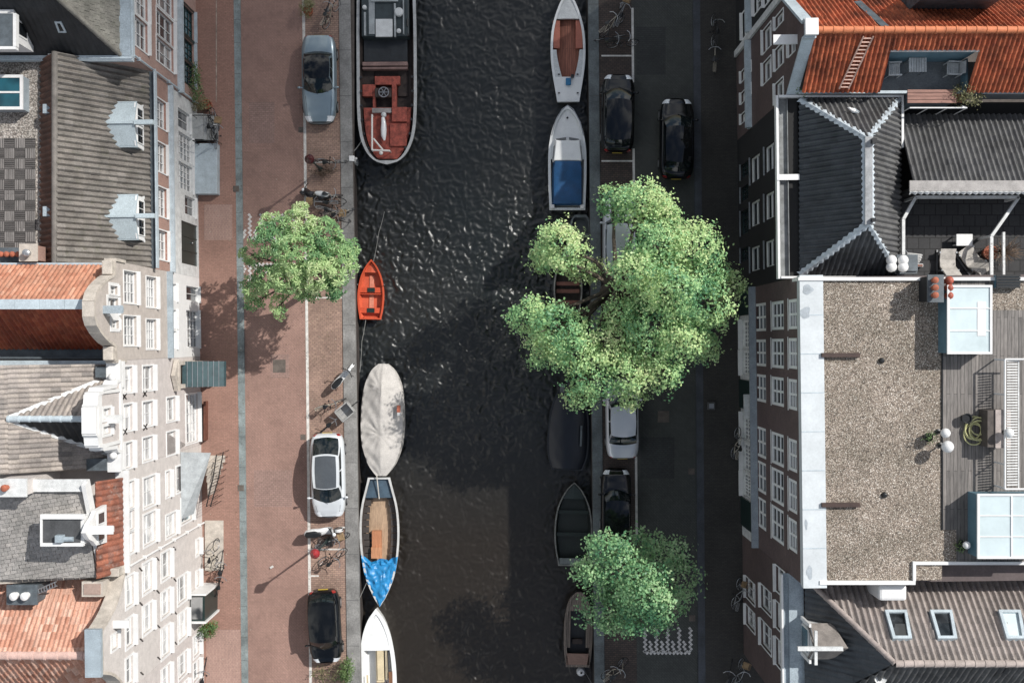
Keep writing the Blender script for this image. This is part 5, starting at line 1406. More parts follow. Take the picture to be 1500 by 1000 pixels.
m = MB(); m.box(q.x - .15, q.x + .15, q.y - .07, q.y + .07, 9.2, 9.42); m.build('trough', WHITE, t, bevel=.02); m = MB(); m.box(q.x - .12, q.x + .12, q.y - .045, q.y + .045, 9.421, 9.44); m.build('soil', pm('reddish_soil', (.22, .09, .06)), t)

# deck things of the gravel roof house
t = thing('deck_railing', 'white slatted railing along the weathered timber deck', 'railing', P(1479, 620, 11.9))
m = MB(); m.tube([P(1472, 526, 12.75), P(1472, 716, 12.75)], .045, 6); m.build('rail', WHITE, t)
m = MB(); m.tube([P(1472, 526, 12.75), P(1510, 526, 12.75)], .04, 6); m.tube([P(1472, 716, 12.75), P(1510, 716, 12.75)], .04, 6); m.build('end_rail', WHITE, t)
for py in (527, 578, 630, 680, 715):
    q = P(1472, py, 12.75); m = MB(); m.tube([(q.x, q.y, 11.84), (q.x, q.y, 12.74)], .035, 6); m.build('post', WHITE, t)
m = MB()
n = 46
for i in range(n):
    py = 529 + 185 * i / n; q = P(1474, py, 12.7)
    m.bar((q.x + .02, q.y, 12.70), (q.x + .5, q.y, 12.62), .05, .02)
m.bar(P(1474, 528, 12.6) + Vector((.5, 0, 0)), P(1474, 715, 12.6) + Vector((.5, 0, 0)), .05, .05)
m.build('slats', WHITE_OLD, t)
t = thing('deck_cabinet', 'low wooden cabinet with pale lid against the white deck railing', 'cabinet', P(1463, 628, 11.85))
a, b = P(1448, 655, 12.7), P(1480, 601, 12.7)
m = MB(); m.box(a.x, b.x, a.y, b.y, 11.845, 12.62); m.build('body', pm('dark_cabinet_wood', (0.09, 0.075, 0.065), .7), t)
m = MB(); m.box(a.x + .3, b.x + .03, a.y - .03, b.y + .03, 12.621, 12.68); m.build('lid', pm('pale_lid', (0.42, 0.36, 0.33), .7), t)
HOSE = pm('yellow_green_hose', (0.62, 0.60, 0.30), .5)
t = thing('hose_coil', 'yellow green garden hose coiled on the timber deck', 'hose', P(1428, 630, 11.87))
q = P(1428, 630, 11.9); m = MB(); pts = []
for i in range(180):
    a_ = i * .24; rr = .38 + .09 * math.sin(i * .037 * 3) ; cx = q.x + .12 * math.sin(i * .051); cy = q.y + .13 * math.cos(i * .043)
    pts.append((cx + rr * math.cos(a_), cy + rr * math.sin(a_), 11.875 + .0011 * i))
m.tube(pts, .03, 5); m.build('hose', HOSE, t, smooth=60)
def ball_lamp(px, py, z0, z1, r, label, grp):
    o = thing('globe_lamp', label, 'lamp', P(px, py, z0), 0, grp)
    q = P(px, py, z1)
    m = MB(); m.tube([(q.x, q.y, z0), (q.x, q.y, z1 - r)], .04, 6); m.lathe((q.x, q.y, z0), [(.12, 0), (.12, .04), (.04, .06)], 10); m.build('post', BLACK, o)
    m = MB(); m.ball((q.x, q.y, z1), r, 10); m.build('globe', WHITE, o, smooth=60)
GL = 'white globe lamps on the flat roof'
ball_lamp(1385, 634, 11.85, 12.6, .20, 'smaller white globe of the pair at the gravel edge of the deck', GL)
ball_lamp(1388, 654, 11.85, 12.6, .25, 'larger white globe of the pair at the gravel edge of the deck', GL)
ball_lamp(1478, 634, 12.68, 13.05, .2, 'white globe lamp standing on the wooden deck cabinet', GL)
ball_lamp(1416, 798, 11.83, 12.4, .16, 'pale globe lamp beside the lower glass roof light', GL)
t = thing('plant_pot', 'dark round plant pot on the deck beside the hose coil', 'plant pot', P(1413, 612, 11.85)); q = P(1413, 612, 11.9)
m = MB(); m.lathe((q.x, q.y, 11.842), [(.15, 0), (.2, .3), (.22, .32), (.18, .32), (.16, .26), (.02, .26)], 14); m.build('pot', BLACK, t, smooth=40)
t = thing('storage_crate', 'dark slatted crate at the upper end of the timber deck', 'crate', P(1475, 412, 12)); q = P(1475, 412, 12)
m = MB()
for i in range(5): m.box(q.x - .5, q.x + .5, q.y - .28 + i * .115, q.y - .19 + i * .115, 12.1, 12.14)
m.build('lid', BLACK, t); m = MB(); m.box(q.x - .48, q.x + .48, q.y - .27, q.y + .26, 11.82, 12.099); m.build('box', TEALP, t)
# ------------------------------------------------------------------ cars
def itp(tab, x):
    if x <= tab[0][0]: return tab[0][1]
    for (a, va), (b, vb) in zip(tab, tab[1:]):
        if x <= b:
            t = (x - a) / (b - a); t = t * t * (3 - 2 * t)
            return va + (vb - va) * t
    return tab[-1][1]
def car_paint(name, col, metal=0.3, rough=0.28, coat=1.0):
    return pm(name, col, rough, metal, na=0.04, fine=0.02, coat=coat)
CAR_GLASS = pm('car_glass', (0.006, 0.010, 0.011), 0.03, na=0.1, fine=0.02, coat=0.0, spec=0.6)
CAR_TRIM = pm('car_black_trim', (0.014, 0.014, 0.015), 0.45)
LAMP_W = pm('headlight_lens', (0.75, 0.78, 0.80), 0.1, coat=1, na=.05)
LAMP_R = pm('taillight_lens', (0.30, 0.012, 0.01), 0.15, coat=1, na=.05)
PLATE = pm('yellow_plate', (0.65, 0.48, 0.06), .5, na=.05)
RIM = pm('alloy_rim', (0.5, 0.51, 0.52), 0.3, metal=0.7)

def car(label, px, py, rz, L, W, hr, paint, group, roofm=None, fx=4.5, rx=6.0, wb=.52, wt=.12, rt=-.42, rb=-.62, hood=.80, cowl=.98, belt=.98, tail=.98, wr=.60, panel=None, rails=False, name='parked_car', spoiler=False):
    """built along +y (front), origin on the ground; wb/wt/rt/rb in half lengths"""
    o = thing(name, label, 'car', (0, 0, 0), 0, group)
    hl = L / 2
    def hw(t):
        e = fx if t > 0 else rx
        w = W / 2 * max(1 - abs(t) ** e, 0.0) ** (1 / e)
        return max(w, .02)
    zt = lambda t: itp([(-1.0, tail - .30), (-.96, tail - .06), (rb - .02, tail), (rb + .15, belt), (wb - .1, cowl), (.80, hood), (.95, hood - .12), (1.0, hood - .28)], t)
    m = MB(); rings = []
    ts = [-1, -.995, -.985, -.965, -.93, -.88, -.8, -.7, -.6, -.5, -.35, -.2, -.05, .1, .25, .4, .5, .6, .7, .8, .87, .92, .955, .98, .993, 1]
    for t in ts:
        w = hw(min(max(t, -.9995), .9995)); z = zt(t); zb = .26 if abs(t) < .9 else .26 + .1 * (abs(t) - .9) * 10
        half = [(0, z + .025), (.45 * w, z + .02), (.76 * w, z), (.9 * w, z - .04), (.975 * w, z - .13), (w, z * .62), (.99 * w, z * .45), (.95 * w, zb + .02), (.86 * w, zb)]
        ring = [Vector((x, t * hl, zz)) for x, zz in half] + [Vector((-x, t * hl, zz)) for x, zz in half[::-1] if x > 1e-6]
        rings.append(ring)
    m.loft(rings); m.build('body', paint, o, smooth=38)
    # greenhouse
    gw = lambda t: .84 * hw(t)
    wru = W / 2 * wr * 1.18
    nx = 9
    def roofp(u, v):  # u -1..1 across, v 0..1 rear->front
        y = (rt + (wt - rt) * v) * hl
        ww = wru * (1 - .06 * (2 * v - 1) ** 2)
        y += .10 * (1 - u * u) * ((v - .5) * 2)
        return Vector((u * ww, y, hr - .055 * u * u - .06 * (2 * v - 1.15) ** 2))
    def basef(u): return Vector((u * gw(wb - .08), wb * hl - .16 * u * u * 1.6, zt(wb) + .012))
    def baser(u): return Vector((u * gw(rb), rb * hl + .12 * u * u, zt(rb) + .012))
    us = [-1 + 2 * i / (nx - 1) for i in range(nx)]
    def patch(fa, fb, n, us_, bulge=0.0):
        rs = []
        for j in range(n + 1):
            t = j / n
            rs.append([fa(u).lerp(fb(u), t) + Vector((0, 0, bulge * 4 * t * (1 - t))) for u in us_])
        return rs
    m = MB(); m.loft([[roofp(u, j / 8) for u in us] for j in range(9)], closed=False); rf_ = m.build('roof', roofm or paint, o, smooth=40)
    if panel:
        a, b, mt = panel
        m = MB(); m.loft([[roofp(u * .80, a + (b - a) * j / 6) + Vector((0, 0, .006)) for u in us] for j in range(7)], closed=False); m.build('roof_panel', mt, o, smooth=40)
    m = MB(); m.loft(patch(basef, lambda u: roofp(u, 1), 4, us, .03), closed=False); m.build('windscreen', CAR_GLASS, o, smooth=40)
    m = MB(); m.loft(patch(baser, lambda u: roofp(u, 0), 4, us, .03), closed=False); m.build('rear_window', CAR_GLASS, o, smooth=40)
    vs = [i / 10 for i in range(11)]
    for s in (-1, 1):
        def bot(v):
            a, b = baser(s), basef(s); p = a.lerp(b, v); t = p.y / hl
            return Vector((s * gw(t) * 1.0 if .05 < v < .95 else p.x, p.y, zt(t) + .0))
        top = lambda v: roofp(s, v)
        m = MB(); m.loft([[bot(v) for v in vs], [bot(v).lerp(top(v), .5) + Vector((s * .03, 0, .0)) for v in vs], [top(v) for v in vs]], closed=False); m.build('side_frame', paint, o, smooth=40)
        for (a, b) in ((.10, .48), (.52, .88)):
            vv = [a + (b - a) * i / 5 for i in range(6)]
            m = MB(); out = Vector((s * .012, 0, .006))
            m.loft([[bot(v).lerp(top(v), .12) + out + Vector((s * .012, 0, 0)) for v in vv], [bot(v).lerp(top(v), .5) + out + Vector((s * .03, 0, 0)) for v in vv], [bot(v).lerp(top(v), .88) + out + Vector((s * .006, 0, 0)) for v in vv]], closed=False)
            m.build('side_window', CAR_GLASS, o, smooth=40)
        # mirrors, lights, wheels
        mx = hw(wb - .14) + .09
        m = MB(); m.ball((s * mx, (wb - .14) * hl, cowl + .03), .1, 8, 0, 1.05, .65, .75); m.bar((s * (mx - .2), (wb - .14) * hl, cowl - .02), (s * mx, (wb - .14) * hl, cowl), .05, .05); m.build('mirror', paint, o, smooth=50)
        t0 = .90; xw = hw(t0)
        m = MB(); m.loft([[Vector((s * hw(t) * k, t * hl + .012, zt(t) - dz_)) for (k, dz_) in ((.55, -.005), (.76, -.018), (.92, .02), (1.004, .12))] for t in (.84, .89, .93, .955)], closed=False); m.build('headlight', LAMP_W, o, smooth=50)
        m = MB(); m.loft([[Vector((s * hw(t) * k, t * hl - .01, zt(t) - dz_)) for (k, dz_) in ((.80, .02), (.9, .05), (.97, .1), (1.008, .22))] for t in (-.985, -.972, -.955, -.935)], closed=False); m.build('taillight', LAMP_R, o, smooth=50)
        for wy in (.60, -.60):
            m = MB(); c = Vector((s * (W / 2 - .10), wy * hl, .315))
            prof = [(.20, -.105), (.30, -.1), (.315, -.06), (.315, .06), (.30, .1), (.20, .105)]
            vsx = []; nn = 20
            rings = [[c + Vector((q, r_ * math.cos(2 * PI * k / nn), r_ * math.sin(2 * PI * k / nn))) for k in range(nn)] for r_, q in prof]
            m.loft(rings); wh = m.build('wheel', RUBBER, o, smooth=40)
            m = MB(); m.loft([[c + Vector((s * q, r_ * math.cos(2 * PI * k / nn), r_ * math.sin(2 * PI * k / nn))) for k in range(nn)] for r_, q in ((.2, .09), (.2, .112), (.06, .115))]); m.build('rim', RIM, wh, smooth=40)
    m = MB(); yb_ = -hl - .012
    m.box(-.26, .26, -hl - .03, -hl - .012, .52, .63); m.build('number_plate', PLATE, o)
    m = MB(); m.loft([[Vector((hw(t) * 1.004 * k, t * hl + .012 * (1 if t > 0 else -1), z)) for z in (.30, .44)] for t, k in ((.93, 1), (.97, 1), (.992, 1), (.999, .6), (.9995, .0), (.999, -.6), (.992, -1), (.97, -1), (.93, -1))], closed=False); m.build('front_bumper', CAR_TRIM, o, smooth=40)
    m = MB(); m.loft([[Vector((.40 * k * W / 2 * 2 * .9, hl * (1.0 - .02 * k * k) - .03, z)) for z in (.52, .66)] for k in (-.6, -.3, 0, .3, .6)], closed=False); m.build('grille', CAR_TRIM, o)
    # bonnet seams and wipers
    m = MB()
    for s in (-1, 1):
        pts = [Vector((s * hw(t) * .74, t * hl, zt(t) + .018)) for t in (wb + .04, wb + .14, .78, .87)]
        m.tube(pts, .006, 4)
    m.tube([basef(-.7) + Vector((0, .02, .02)), basef(.05) + Vector((0, -.12, .06))], .009, 4); m.tube([basef(0.0) + Vector((0, .02, .02)), basef(.7) + Vector((0, -.1, .06))], .009, 4)
    m.build('wiper', CAR_TRIM, o)
    if rails:
        for s in (-1, 1):
            m = MB(); m.tube([roofp(s * .93, v) + Vector((0, 0, .04 if .05 < v < .95 else .0)) for v in (.02, .08, .5, .92, .98)], .018, 6); m.build('roof_rail', STEEL, o, smooth=60)
    q = P(px, py, .6)
    o.location = (q.x, q.y, .008); o.rotation_euler = (0, 0, rz)
    return o
DOWN = PI
SILVER = car_paint('silver_blue_paint', (0.22, 0.285, 0.32), .45)
WHITEP = car_paint('white_car_paint', (0.60, 0.63, 0.65), 0.1)
BLACKP = car_paint('black_car_paint', (0.004, 0.0045, 0.005), 0.0, .12, .0)
SILVL = car_paint('light_silver_paint', (0.55, 0.57, 0.59), .3)
ROOFG = pm('roof_glass', (0.006, 0.007, 0.008), .05, coat=0, na=.1)
ROOFD = pm('dark_grey_roof', (0.075, 0.085, 0.095), .35, coat=.6, na=.1)
GP = 'cars parked along the canal'
car('silver blue saloon with black roof parked beside the old work barge', 468, 117, R(180.5), 4.62, 1.82, 1.42, SILVER, GP, roofm=ROOFG, wb=.36, wt=.02, rt=-.44, rb=-.60, hood=.82, tail=1.0, wr=.62)
car('white hatchback with dark roof panel parked by the grey covered boat', 481, 696, R(181.5), 4.45, 1.80, 1.46, WHITEP, GP, wb=.64, wt=.24, rt=-.50, rb=-.93, cowl=.96, hood=.82, tail=.95, wr=.66, panel=(.05, .98, ROOFD))
car('small black hatchback parked near the bottom by the white sloop', 476, 917, R(183), 3.86, 1.70, 1.48, BLACKP, GP, wb=.58, wt=.28, rt=-.72, rb=-.93, tail=.98, wr=.70, panel=(.08, .92, ROOFG))
car('black saloon with red tail lights between two white bay lines', 905, 166, R(-1), 4.15, 1.74, 1.44, BLACKP, GP, wb=.62, wt=.24, rt=-.70, rb=-.90, wr=.64, roofm=ROOFG)
car('black car driving up the dark right hand street', 991, 203, R(-.5), 4.25, 1.80, 1.45, BLACKP, None, wb=.56, wt=.20, rt=-.60, rb=-.86, wr=.64, roofm=ROOFG, name='driving_car')
car('light grey van roofed car hidden under the big tree crown', 907, 349, R(0), 4.3, 1.76, 1.55, SILVL, GP, wb=.5, wt=.28, rt=-.75, rb=-.92, wr=.72)
car('silver saloon parked half under the big tree crown', 911, 612, R(.8), 4.25, 1.74, 1.42, SILVL, GP, wb=.60, wt=.28, rt=-.40, rb=-.66, hood=.82, tail=.98, wr=.64)
car('black hatchback parked below the silver saloon on the right quay', 902, 738, R(-.5), 3.75, 1.60, 1.46, BLACKP, GP, wb=.44, wt=.12, rt=-.70, rb=-.92, wr=.66, roofm=ROOFG)

# ------------------------------------------------------------------ boats
def boat_line(prof, L, n=30):
    """smooth right-hand half outline, list of (halfwidth, y) from bow to stern"""
    pts = []
    for i in range(n + 1):
        t = (i / n) ** 1.6 if i < n else 1.0
        # catmull-rom on prof
        k = 0
        while k < len(prof) - 2 and t > prof[k + 1][0]: k += 1
        p1, p2 = prof[k], prof[k + 1]; p0 = prof[k - 1] if k > 0 else (2 * p1[0] - p2[0], p1[1] - (p2[1] - p1[1])); p3 = prof[k + 2] if k + 2 < len(prof) else (2 * p2[0] - p1[0], p2[1] + (p2[1] - p1[1]) * .6)
        s = (t - p1[0]) / max(p2[0] - p1[0], 1e-6)
        m1 = (p2[1] - p0[1]) / max(p2[0] - p0[0], 1e-6) * (p2[0] - p1[0]); m2 = (p3[1] - p1[1]) / max(p3[0] - p1[0], 1e-6) * (p2[0] - p1[0])
        h = (2 * s**3 - 3 * s**2 + 1) * p1[1] + (s**3 - 2 * s**2 + s) * m1 + (-2 * s**3 + 3 * s**2) * p2[1] + (s**3 - s**2) * m2
        pts.append((max(h, 0.0), L / 2 - t * L))
    return pts
def ring(line, z, k=1.0, inset=0.0, ky=1.0, sheer=0.0, L=1.0):
    out = []
    y1, y0 = line[0][1] - inset * 1.5, line[-1][1] + inset
    r = [(max(h * k - inset, 0.004), min(max(y * ky, y0 * ky), y1 * ky)) for h, y in line]
    def zz(y): return z + sheer * (max(y / (L / 2), 0) ** 2)
    right = [Vector((h, y, zz(y))) for h, y in r]; left = [Vector((-h, y, zz(y))) for h, y in r[::-1]]
    return right + left
def boat(name, label, px, py, rz, L, prof, hullm, rimm, deckm, zg=-.55, zf=-1.0, gw=.09, cat='boat', sheer=.12, group=None, rimh=.05, inner=None):
    o = thing(name, label, cat, (0, 0, 0), 0, group)
    ln = boat_line(prof, L)
    zw = WATER_Z - .35
    m = MB(); m.loft([ring(ln, zw, .72, 0, .93), ring(ln, WATER_Z + .02, .86, 0, .96), ring(ln, (zg + WATER_Z) / 2, .96, 0, .985, sheer * .5, L), ring(ln, zg, 1, 0, 1, sheer, L)], cap=False)
    m.build('hull', hullm, o, smooth=40)
    m = MB(); m.loft([ring(ln, zg - .03, 1.0, -.02, 1, sheer, L), ring(ln, zg + rimh, 1, -.015, 1, sheer, L), ring(ln, zg + rimh, 1, gw, 1, sheer, L), ring(ln, zg - .06, 1, gw + .004, 1, sheer, L)], cap=False); m.build('gunwale', rimm, o, smooth=40)
    m = MB(); m.loft([ring(ln, zg - .05, 1, gw + .002, 1, sheer, L), ring(ln, zf, .90, gw + .04, .97)], cap=False)
    fl = ring(ln, zf, .90, gw + .04, .97); m.poly(fl); m.build('inner_hull', inner or deckm, o, smooth=40)
    o['_L'] = L
    q = P(px, py, zg); o.location = (q.x, q.y, 0); o.rotation_euler = (0, 0, rz)
    return o, ln
def lp(o, mb, name, mats, **kw):
    """build in the boat's own frame and attach"""
    q = mb.build(name, mats, **kw); q.parent = o; return q
def ring_at(ln, y, k=1.0):
    for (a, ya), (b, yb) in zip(ln, ln[1:]):
        if yb <= y <= ya: return (a + (b - a) * (ya - y) / max(ya - yb, 1e-6)) * k
    return ln[-1][0] * k
def deck_piece(ln, ya, yb, z, inset, n=10, sheer=0.0, L=1.0, th=.05):
    """deck between stations ya (fore) and yb (aft), following the outline"""
    m = MB(); rs = []
    for i in range(n + 1):
        y = ya + (yb - ya) * i / n
        h = max(ring_at(ln, y) - inset, .01); z_ = z + sheer * max(y / (L / 2), 0) ** 2
        rs.append([Vector((-h, y, z_)), Vector((-h * .5, y, z_ + .03)), Vector((0, y, z_ + .045)), Vector((h * .5, y, z_ + .03)), Vector((h, y, z_))])
    m.loft(rs, closed=False)
    a, b = rs[0], rs[-1]
    for r_ in (a, b): m.poly(r_ + [p - Vector((0, 0, th + .1)) for p in r_[::-1]])
    return m

RED_HULL = pm('red_orange_gelcoat', (0.56, 0.085, 0.035), 0.4, na=.1, ns=3)
RED_IN = pm('red_orange_inside', (0.60, 0.11, 0.05), 0.5, na=.15, ns=3)
GEL = pm('white_gelcoat', (0.76, 0.77, 0.76), 0.3, na=.06, fine=.04, coat=.3)
GEL_D = pm('dull_white_gelcoat', (0.58, 0.60, 0.60), 0.4, na=.12)
STEELB = pm('black_hull_paint', (0.018, 0.019, 0.021), 0.5, na=.3)
GUNM = pm('grey_gunwale', (0.42, 0.43, 0.43), .6, na=.2)
DECKR = pm('rust_red_deck', (0.38, 0.085, 0.058), 0.75, na=.4, ns=4, fine=.28)
DECKD = pm('dark_rusty_deck', (0.045, 0.032, 0.028), 0.8, na=.4, ns=4)
TEAK = plank_mat('red_brown_deck_boards', (0.30, 0.115, 0.075), (0.25, 0.095, 0.062), w=.10, L=5, axis='y')
WOODF = pm('sandy_wood_floor', (0.42, 0.29, 0.19), .7, na=.22, stretch=(6, 1, 1))
WOODG = plank_mat('grey_brown_boards', (0.19, 0.155, 0.125), (0.15, 0.12, 0.10), w=.13, L=4, axis='y')
BLUETARP = pm('blue_tarp', (0.018, 0.225, 0.50), 0.42, na=.2, ns=3, bump=.3, bs=6)
BLUECAN = pm('navy_blue_canvas', (0.008, 0.075, 0.20), 0.55, na=.2, ns=2)
CREAM = pm('cream_cushion', (0.62, 0.52, 0.34), .7, na=.12)
GREYCAN = pm('grey_white_canvas', (0.50, 0.475, 0.445), .8, na=.12, ns=2.2)

# red rowing boat
o, ln = boat('rowing_boat', 'small bright red rowing boat tied to the left quay', 543.5, 424, R(-1), 3.22, [(0, 0), (.12, .30), (.3, .56), (.55, .70), (.8, .67), (1, .56)], RED_HULL, RED_HULL, RED_IN, zg=-.72, zf=-1.05, gw=.07)
m = MB(); m.box(-.12, .12, -1.2, .75, -1.045, -1.0); lp(o, m, 'floor_board', pm('pink_worn_board', (0.62, 0.23, 0.15), .7, na=.2, ns=6))
for y, w_ in ((-.02, .62), (-1.12, .56)):
    m = MB(); m.box(-w_, w_, y - .14, y + .14, -.85, -.80); b_ = lp(o, m, 'bench', RED_HULL)
    m = MB(); m.box(-.2, .2, y - .11, y + .12, -.799, -.76); q = m.build('pad', GREEND); q.parent = b_
m = MB(); m.box(-.66, .66, -.26, -.22, -.9, -.78); lp(o, m, 'rib', RED_HULL)
m = deck_piece(ln, 1.5, .92, -.78, .09); lp(o, m, 'bow_deck', RED_IN)
m = MB(); m.box(-.35, .35, -1.58, -1.46, -.95, -.7); lp(o, m, 'stern_bench', RED_HULL)
for s in (-1, 1):
    m = MB(); m.lathe((s * .72, .25, -.68), [(.02, 0), (.02, .08), (.035, .1), (.02, .12)], 8); lp(o, m, 'rowlock', STEEL)

# canvas covered boat
o = thing('covered_boat', 'boat wholly covered with a pale grey canvas tarpaulin', 'boat', (0, 0, 0))
L_ = 6.05; pr = [(0, .20), (.06, .62), (.2, 1.0), (.45, 1.17), (.7, 1.12), (.88, .78), (.97, .42), (1, .25)]
ln = boat_line(pr, L_)
m = MB(); m.loft([ring(ln, WATER_Z - .3, .7, 0, .9), ring(ln, WATER_Z + .02, .84, 0, .95), ring(ln, -.62, .97, 0, .99)], cap=False); lp(o, m, 'hull', STEELB, smooth=40)
from mathutils import noise
m = MB(); rs = []
na_, nr_ = len(ln), 14
for i in range(90):
    t = i / 89; y = L_ / 2 - .02 - t * (L_ - .04); h = max(ring_at(ln, y), .03)
    row = []
    for k in range(-nr_, nr_ + 1):
        u = k / nr_; x = u * (h + .03)
        ridge = max(0, 1 - abs(u)) ** 1.15
        env = min(1, 5 * t, 5 * (1 - t))
        z = -.45 + .52 * ridge * env * (.8 + .2 * math.sin(t * 7))
        fold = math.sin((u * 1.3 + t * 7 * (1 if u > 0 else -1)) * 6) * .5 + noise.noise(Vector((x * 2.2 + y * .9, y * 1.1, 3)))
        z += .05 * fold * (1 - abs(u)) * abs(u) * 3 * (1 if u < 0 else .35)
        for cy_, st_ in ((-.75, .06), (1.75, .04)):
            an = math.atan2(y - cy_, x + .05); z += st_ * math.sin(an * 13 + cy_) * max(0, 1 - math.hypot(x, (y - cy_) * .8) / 1.1) * min(1, abs(u) * 4) * (1 if u < .1 else .5)
        if u < 0 : z += .12 * max(0, noise.noise(Vector((x * 3.5 - y * 2.2, x + y * .4, 8)))) * abs(u)
        if abs(u) > .93: z -= .38 * (abs(u) - .93) / .07
        row.append(Vector((x, y, z)))
    rs.append(row)
m.loft(rs, closed=False); lp(o, m, 'canvas', GREYCAN, smooth=60)
m = MB(); m.box(.84, 1.02, .45, .82, -.12, .0); lp(o, m, 'buoy', pm('faded_red', (.40, .12, .07), .7)); m = MB(); m.box(.86, 1.04, .28, .44, -.12, .02); lp(o, m, 'float', WHITE, bevel=.03)
q = P(559, 615, -.3); o.location = (q.x, q.y, 0); o.rotation_euler = (0, 0, R(-1))

# wooden boat with blue tarp (bow down)
o, ln = boat('wooden_sloop', 'open wooden boat with bright blue tarpaulin over its bow', 556, 793, R(180.5), 6.9, [(0, 0), (.08, .34), (.25, .80), (.5, 1.04), (.75, .98), (1, .58)], pm('navy_hull', (.02, .03, .05), .4), pm('pale_grey_gunwale', (.55, .55, .54), .5, na=.15), DECKD, zg=-.5, zf=-1.0, gw=.09)
m = deck_piece(ln, 1.4, -3.0, -.985, .22); lp(o, m, 'floor', WOODF)
m = MB(); m.box(-.08, .42, -.55, .75, -.93, -.58); h_ = lp(o, m, 'engine_box', pm('orange_wood', (.46, .20, .10), .5, na=.2, stretch=(8, 1, 1)))
m = MB(); m.box(-.12, .46, .3, .9, -.6, -.52); q = m.build('lid', pm('light_orange_wood', (.52, .25, .13), .5, stretch=(8, 1, 1))); q.parent = h_
m = MB()
for i in range(4): m.box(.45, .78, -.35 + i * .27, -.2 + i * .27, -.93, -.86)
m.tube([(.62 + .15 * math.cos(a), .8 + .15 * math.sin(a), -.8) for a in [2 * PI * i / 14 for i in range(14)]], .03, 6, closed=True); lp(o, m, 'steering_gear', BLACK)
m = deck_piece(ln, -2.35, -3.35, -.6, .1); lp(o, m, 'stern_deck', pm('slate_blue_deck', (.05, .085, .12), .6))
m = MB(); m.tube([(.1, -3.6, -.3), (.0, -2.3, -.5)], .03, 6); lp(o, m, 'tiller', pm('pale_tiller', (.6, .57, .52), .6))
for s in (-1, 1):
    m = MB()
    for i in range(12):
        y = 1.2 - i * .36; w1 = ring_at(ln, y) - .12
        m.box(s * (w1 - .34) if s > 0 else -w1, s * w1 if s > 0 else -(w1 - .34), y - .16, y + .16, -.78, -.74)
    lp(o, m, 'side_bench', pm('dark_bench_wood', (.055, .045, .04), .6))
m = MB(); rs = []
for i in range(46):
    t = i / 45; y = 3.43 - t * 2.62; h = ring_at(ln, y) + .02
    row = []
    for k in range(-12, 13):
        u = k / 12; x = u * h
        wig = noise.noise(Vector((x * 3.2, y * 3.2, 1))) * .09 + noise.noise(Vector((x * 6, y * 5, 5))) * .05 + 1.5 * abs(noise.noise(Vector((x * 4 + y * 2, y * 2 - x * 3, 9)))) * .08
        edge = .12 * math.sin(u * 4 + 1) * t
        zz = -.42 + .14 * (1 - u * u) * (1 - t) + wig * (.5 + t) - (t ** 3) * .28 * (1 - u * u)
        if abs(u) > .92: zz = -.42
        row.append(Vector((x, y + edge * (t > .6) * (t - .6) * 2.5 - abs(u) ** 2 * .0 + (t > .8) * .3 * (t - .8) * 5 * (1 - 2 * abs(abs(u) - .5)) , zz)))
    rs.append(row)
m.loft(rs, closed=False); lp(o, m, 'tarpaulin', BLUETARP, smooth=50)

# white open sloop bottom (bow up)
o, ln = boat('white_sloop', 'white open sloop with cream benches cut off by the lower edge', 553, 979, R(1.5), 6.5, [(0, 0), (.1, .45), (.25, .78), (.5, .98), (.8, .95), (1, .75)], GEL, GEL, GEL, zg=-.5, zf=-.98, gw=.2, rimh=.03)
m = deck_piece(ln, 3.1, 1.0, -.47, .2); lp(o, m, 'bow_deck', GEL, smooth=50)
m = MB(); m.loft([[Vector((x, y, -.46)) for x in (-.0, .30 * k)] for y, k in ((1.4, 1), (.4, 1.2), (-.6, 1.1))], closed=False); m.box(-.08, .34, -.75, 1.25, -.9, -.52); lp(o, m, 'bench', CREAM, bevel=.03)
m = MB(); m.box(.42, .52, -.6, 1.2, -.9, -.5); lp(o, m, 'seat_back', pm('tan_edge', (.42, .36, .25), .6))
m = MB(); m.box(.6, .8, -.75, -.15, -.46, -.42); lp(o, m, 'side_locker', WOODB); m = MB(); m.box(-.6, -.5, -.8, -.3, -.46, -.42); lp(o, m, 'side_pad', CREAM)
m = MB(); m.box(-.1, .45, -1.35, -1.28, -.9, -.44); m.box(-.1, -.03, -1.28, -.85, -.9, -.44); m.box(.38, .45, -1.28, -.85, -.9, -.44); lp(o, m, 'engine_frame', WOODB)
m = MB(); m.lathe((.12, -1.75, -.9), [(.25, 0), (.28, .3), (.24, .48), (.05, .55)], 14); lp(o, m, 'engine_cover', BLACK, smooth=40)

# white sloop with red boards, top right (bow up)
o, ln = boat('white_sloop', 'white sloop with red brown floorboards and cushions by the right quay', 832, 69, R(.3), 5.9, [(0, 0), (.1, .40), (.3, .80), (.5, .92), (.7, .86), (1, .58)], GEL, GEL, TEAK, zg=-.5, zf=-.9, gw=.11, rimh=.04)
m = deck_piece(ln, 2.8, 1.5, -.46, .1); lp(o, m, 'bow_deck', GEL_D, smooth=50)
m = deck_piece(ln, 1.5, -1.66, -.885, .16); lp(o, m, 'floor', TEAK)
CUSH = pm('brick_red_cushion', (0.42, 0.145, 0.10), .75, na=.1)
for s in (-1, 1):
    m = MB(); m.box(s * .42, s * .80, -.05, 1.45, -.8, -.55); lp(o, m, 'cushion', CUSH, bevel=.04)
    m = MB(); rs = []
    for i in range(9):
        y = -.15 - 1.5 * i / 8; w1 = ring_at(ln, y) - .1; wi = .62 - .3 * (i / 8) ** 1.5
        rs.append([Vector((s * w1, y, -.47)), Vector((s * min(wi, w1 - .02), y, -.47)), Vector((s * min(wi, w1 - .02), y, -.88))])
    m.loft(rs, closed=False); lp(o, m, 'side_deck', GEL_D)
m = deck_piece(ln, -1.62, -2.86, -.47, .1); lp(o, m, 'stern_deck', GEL, smooth=50)
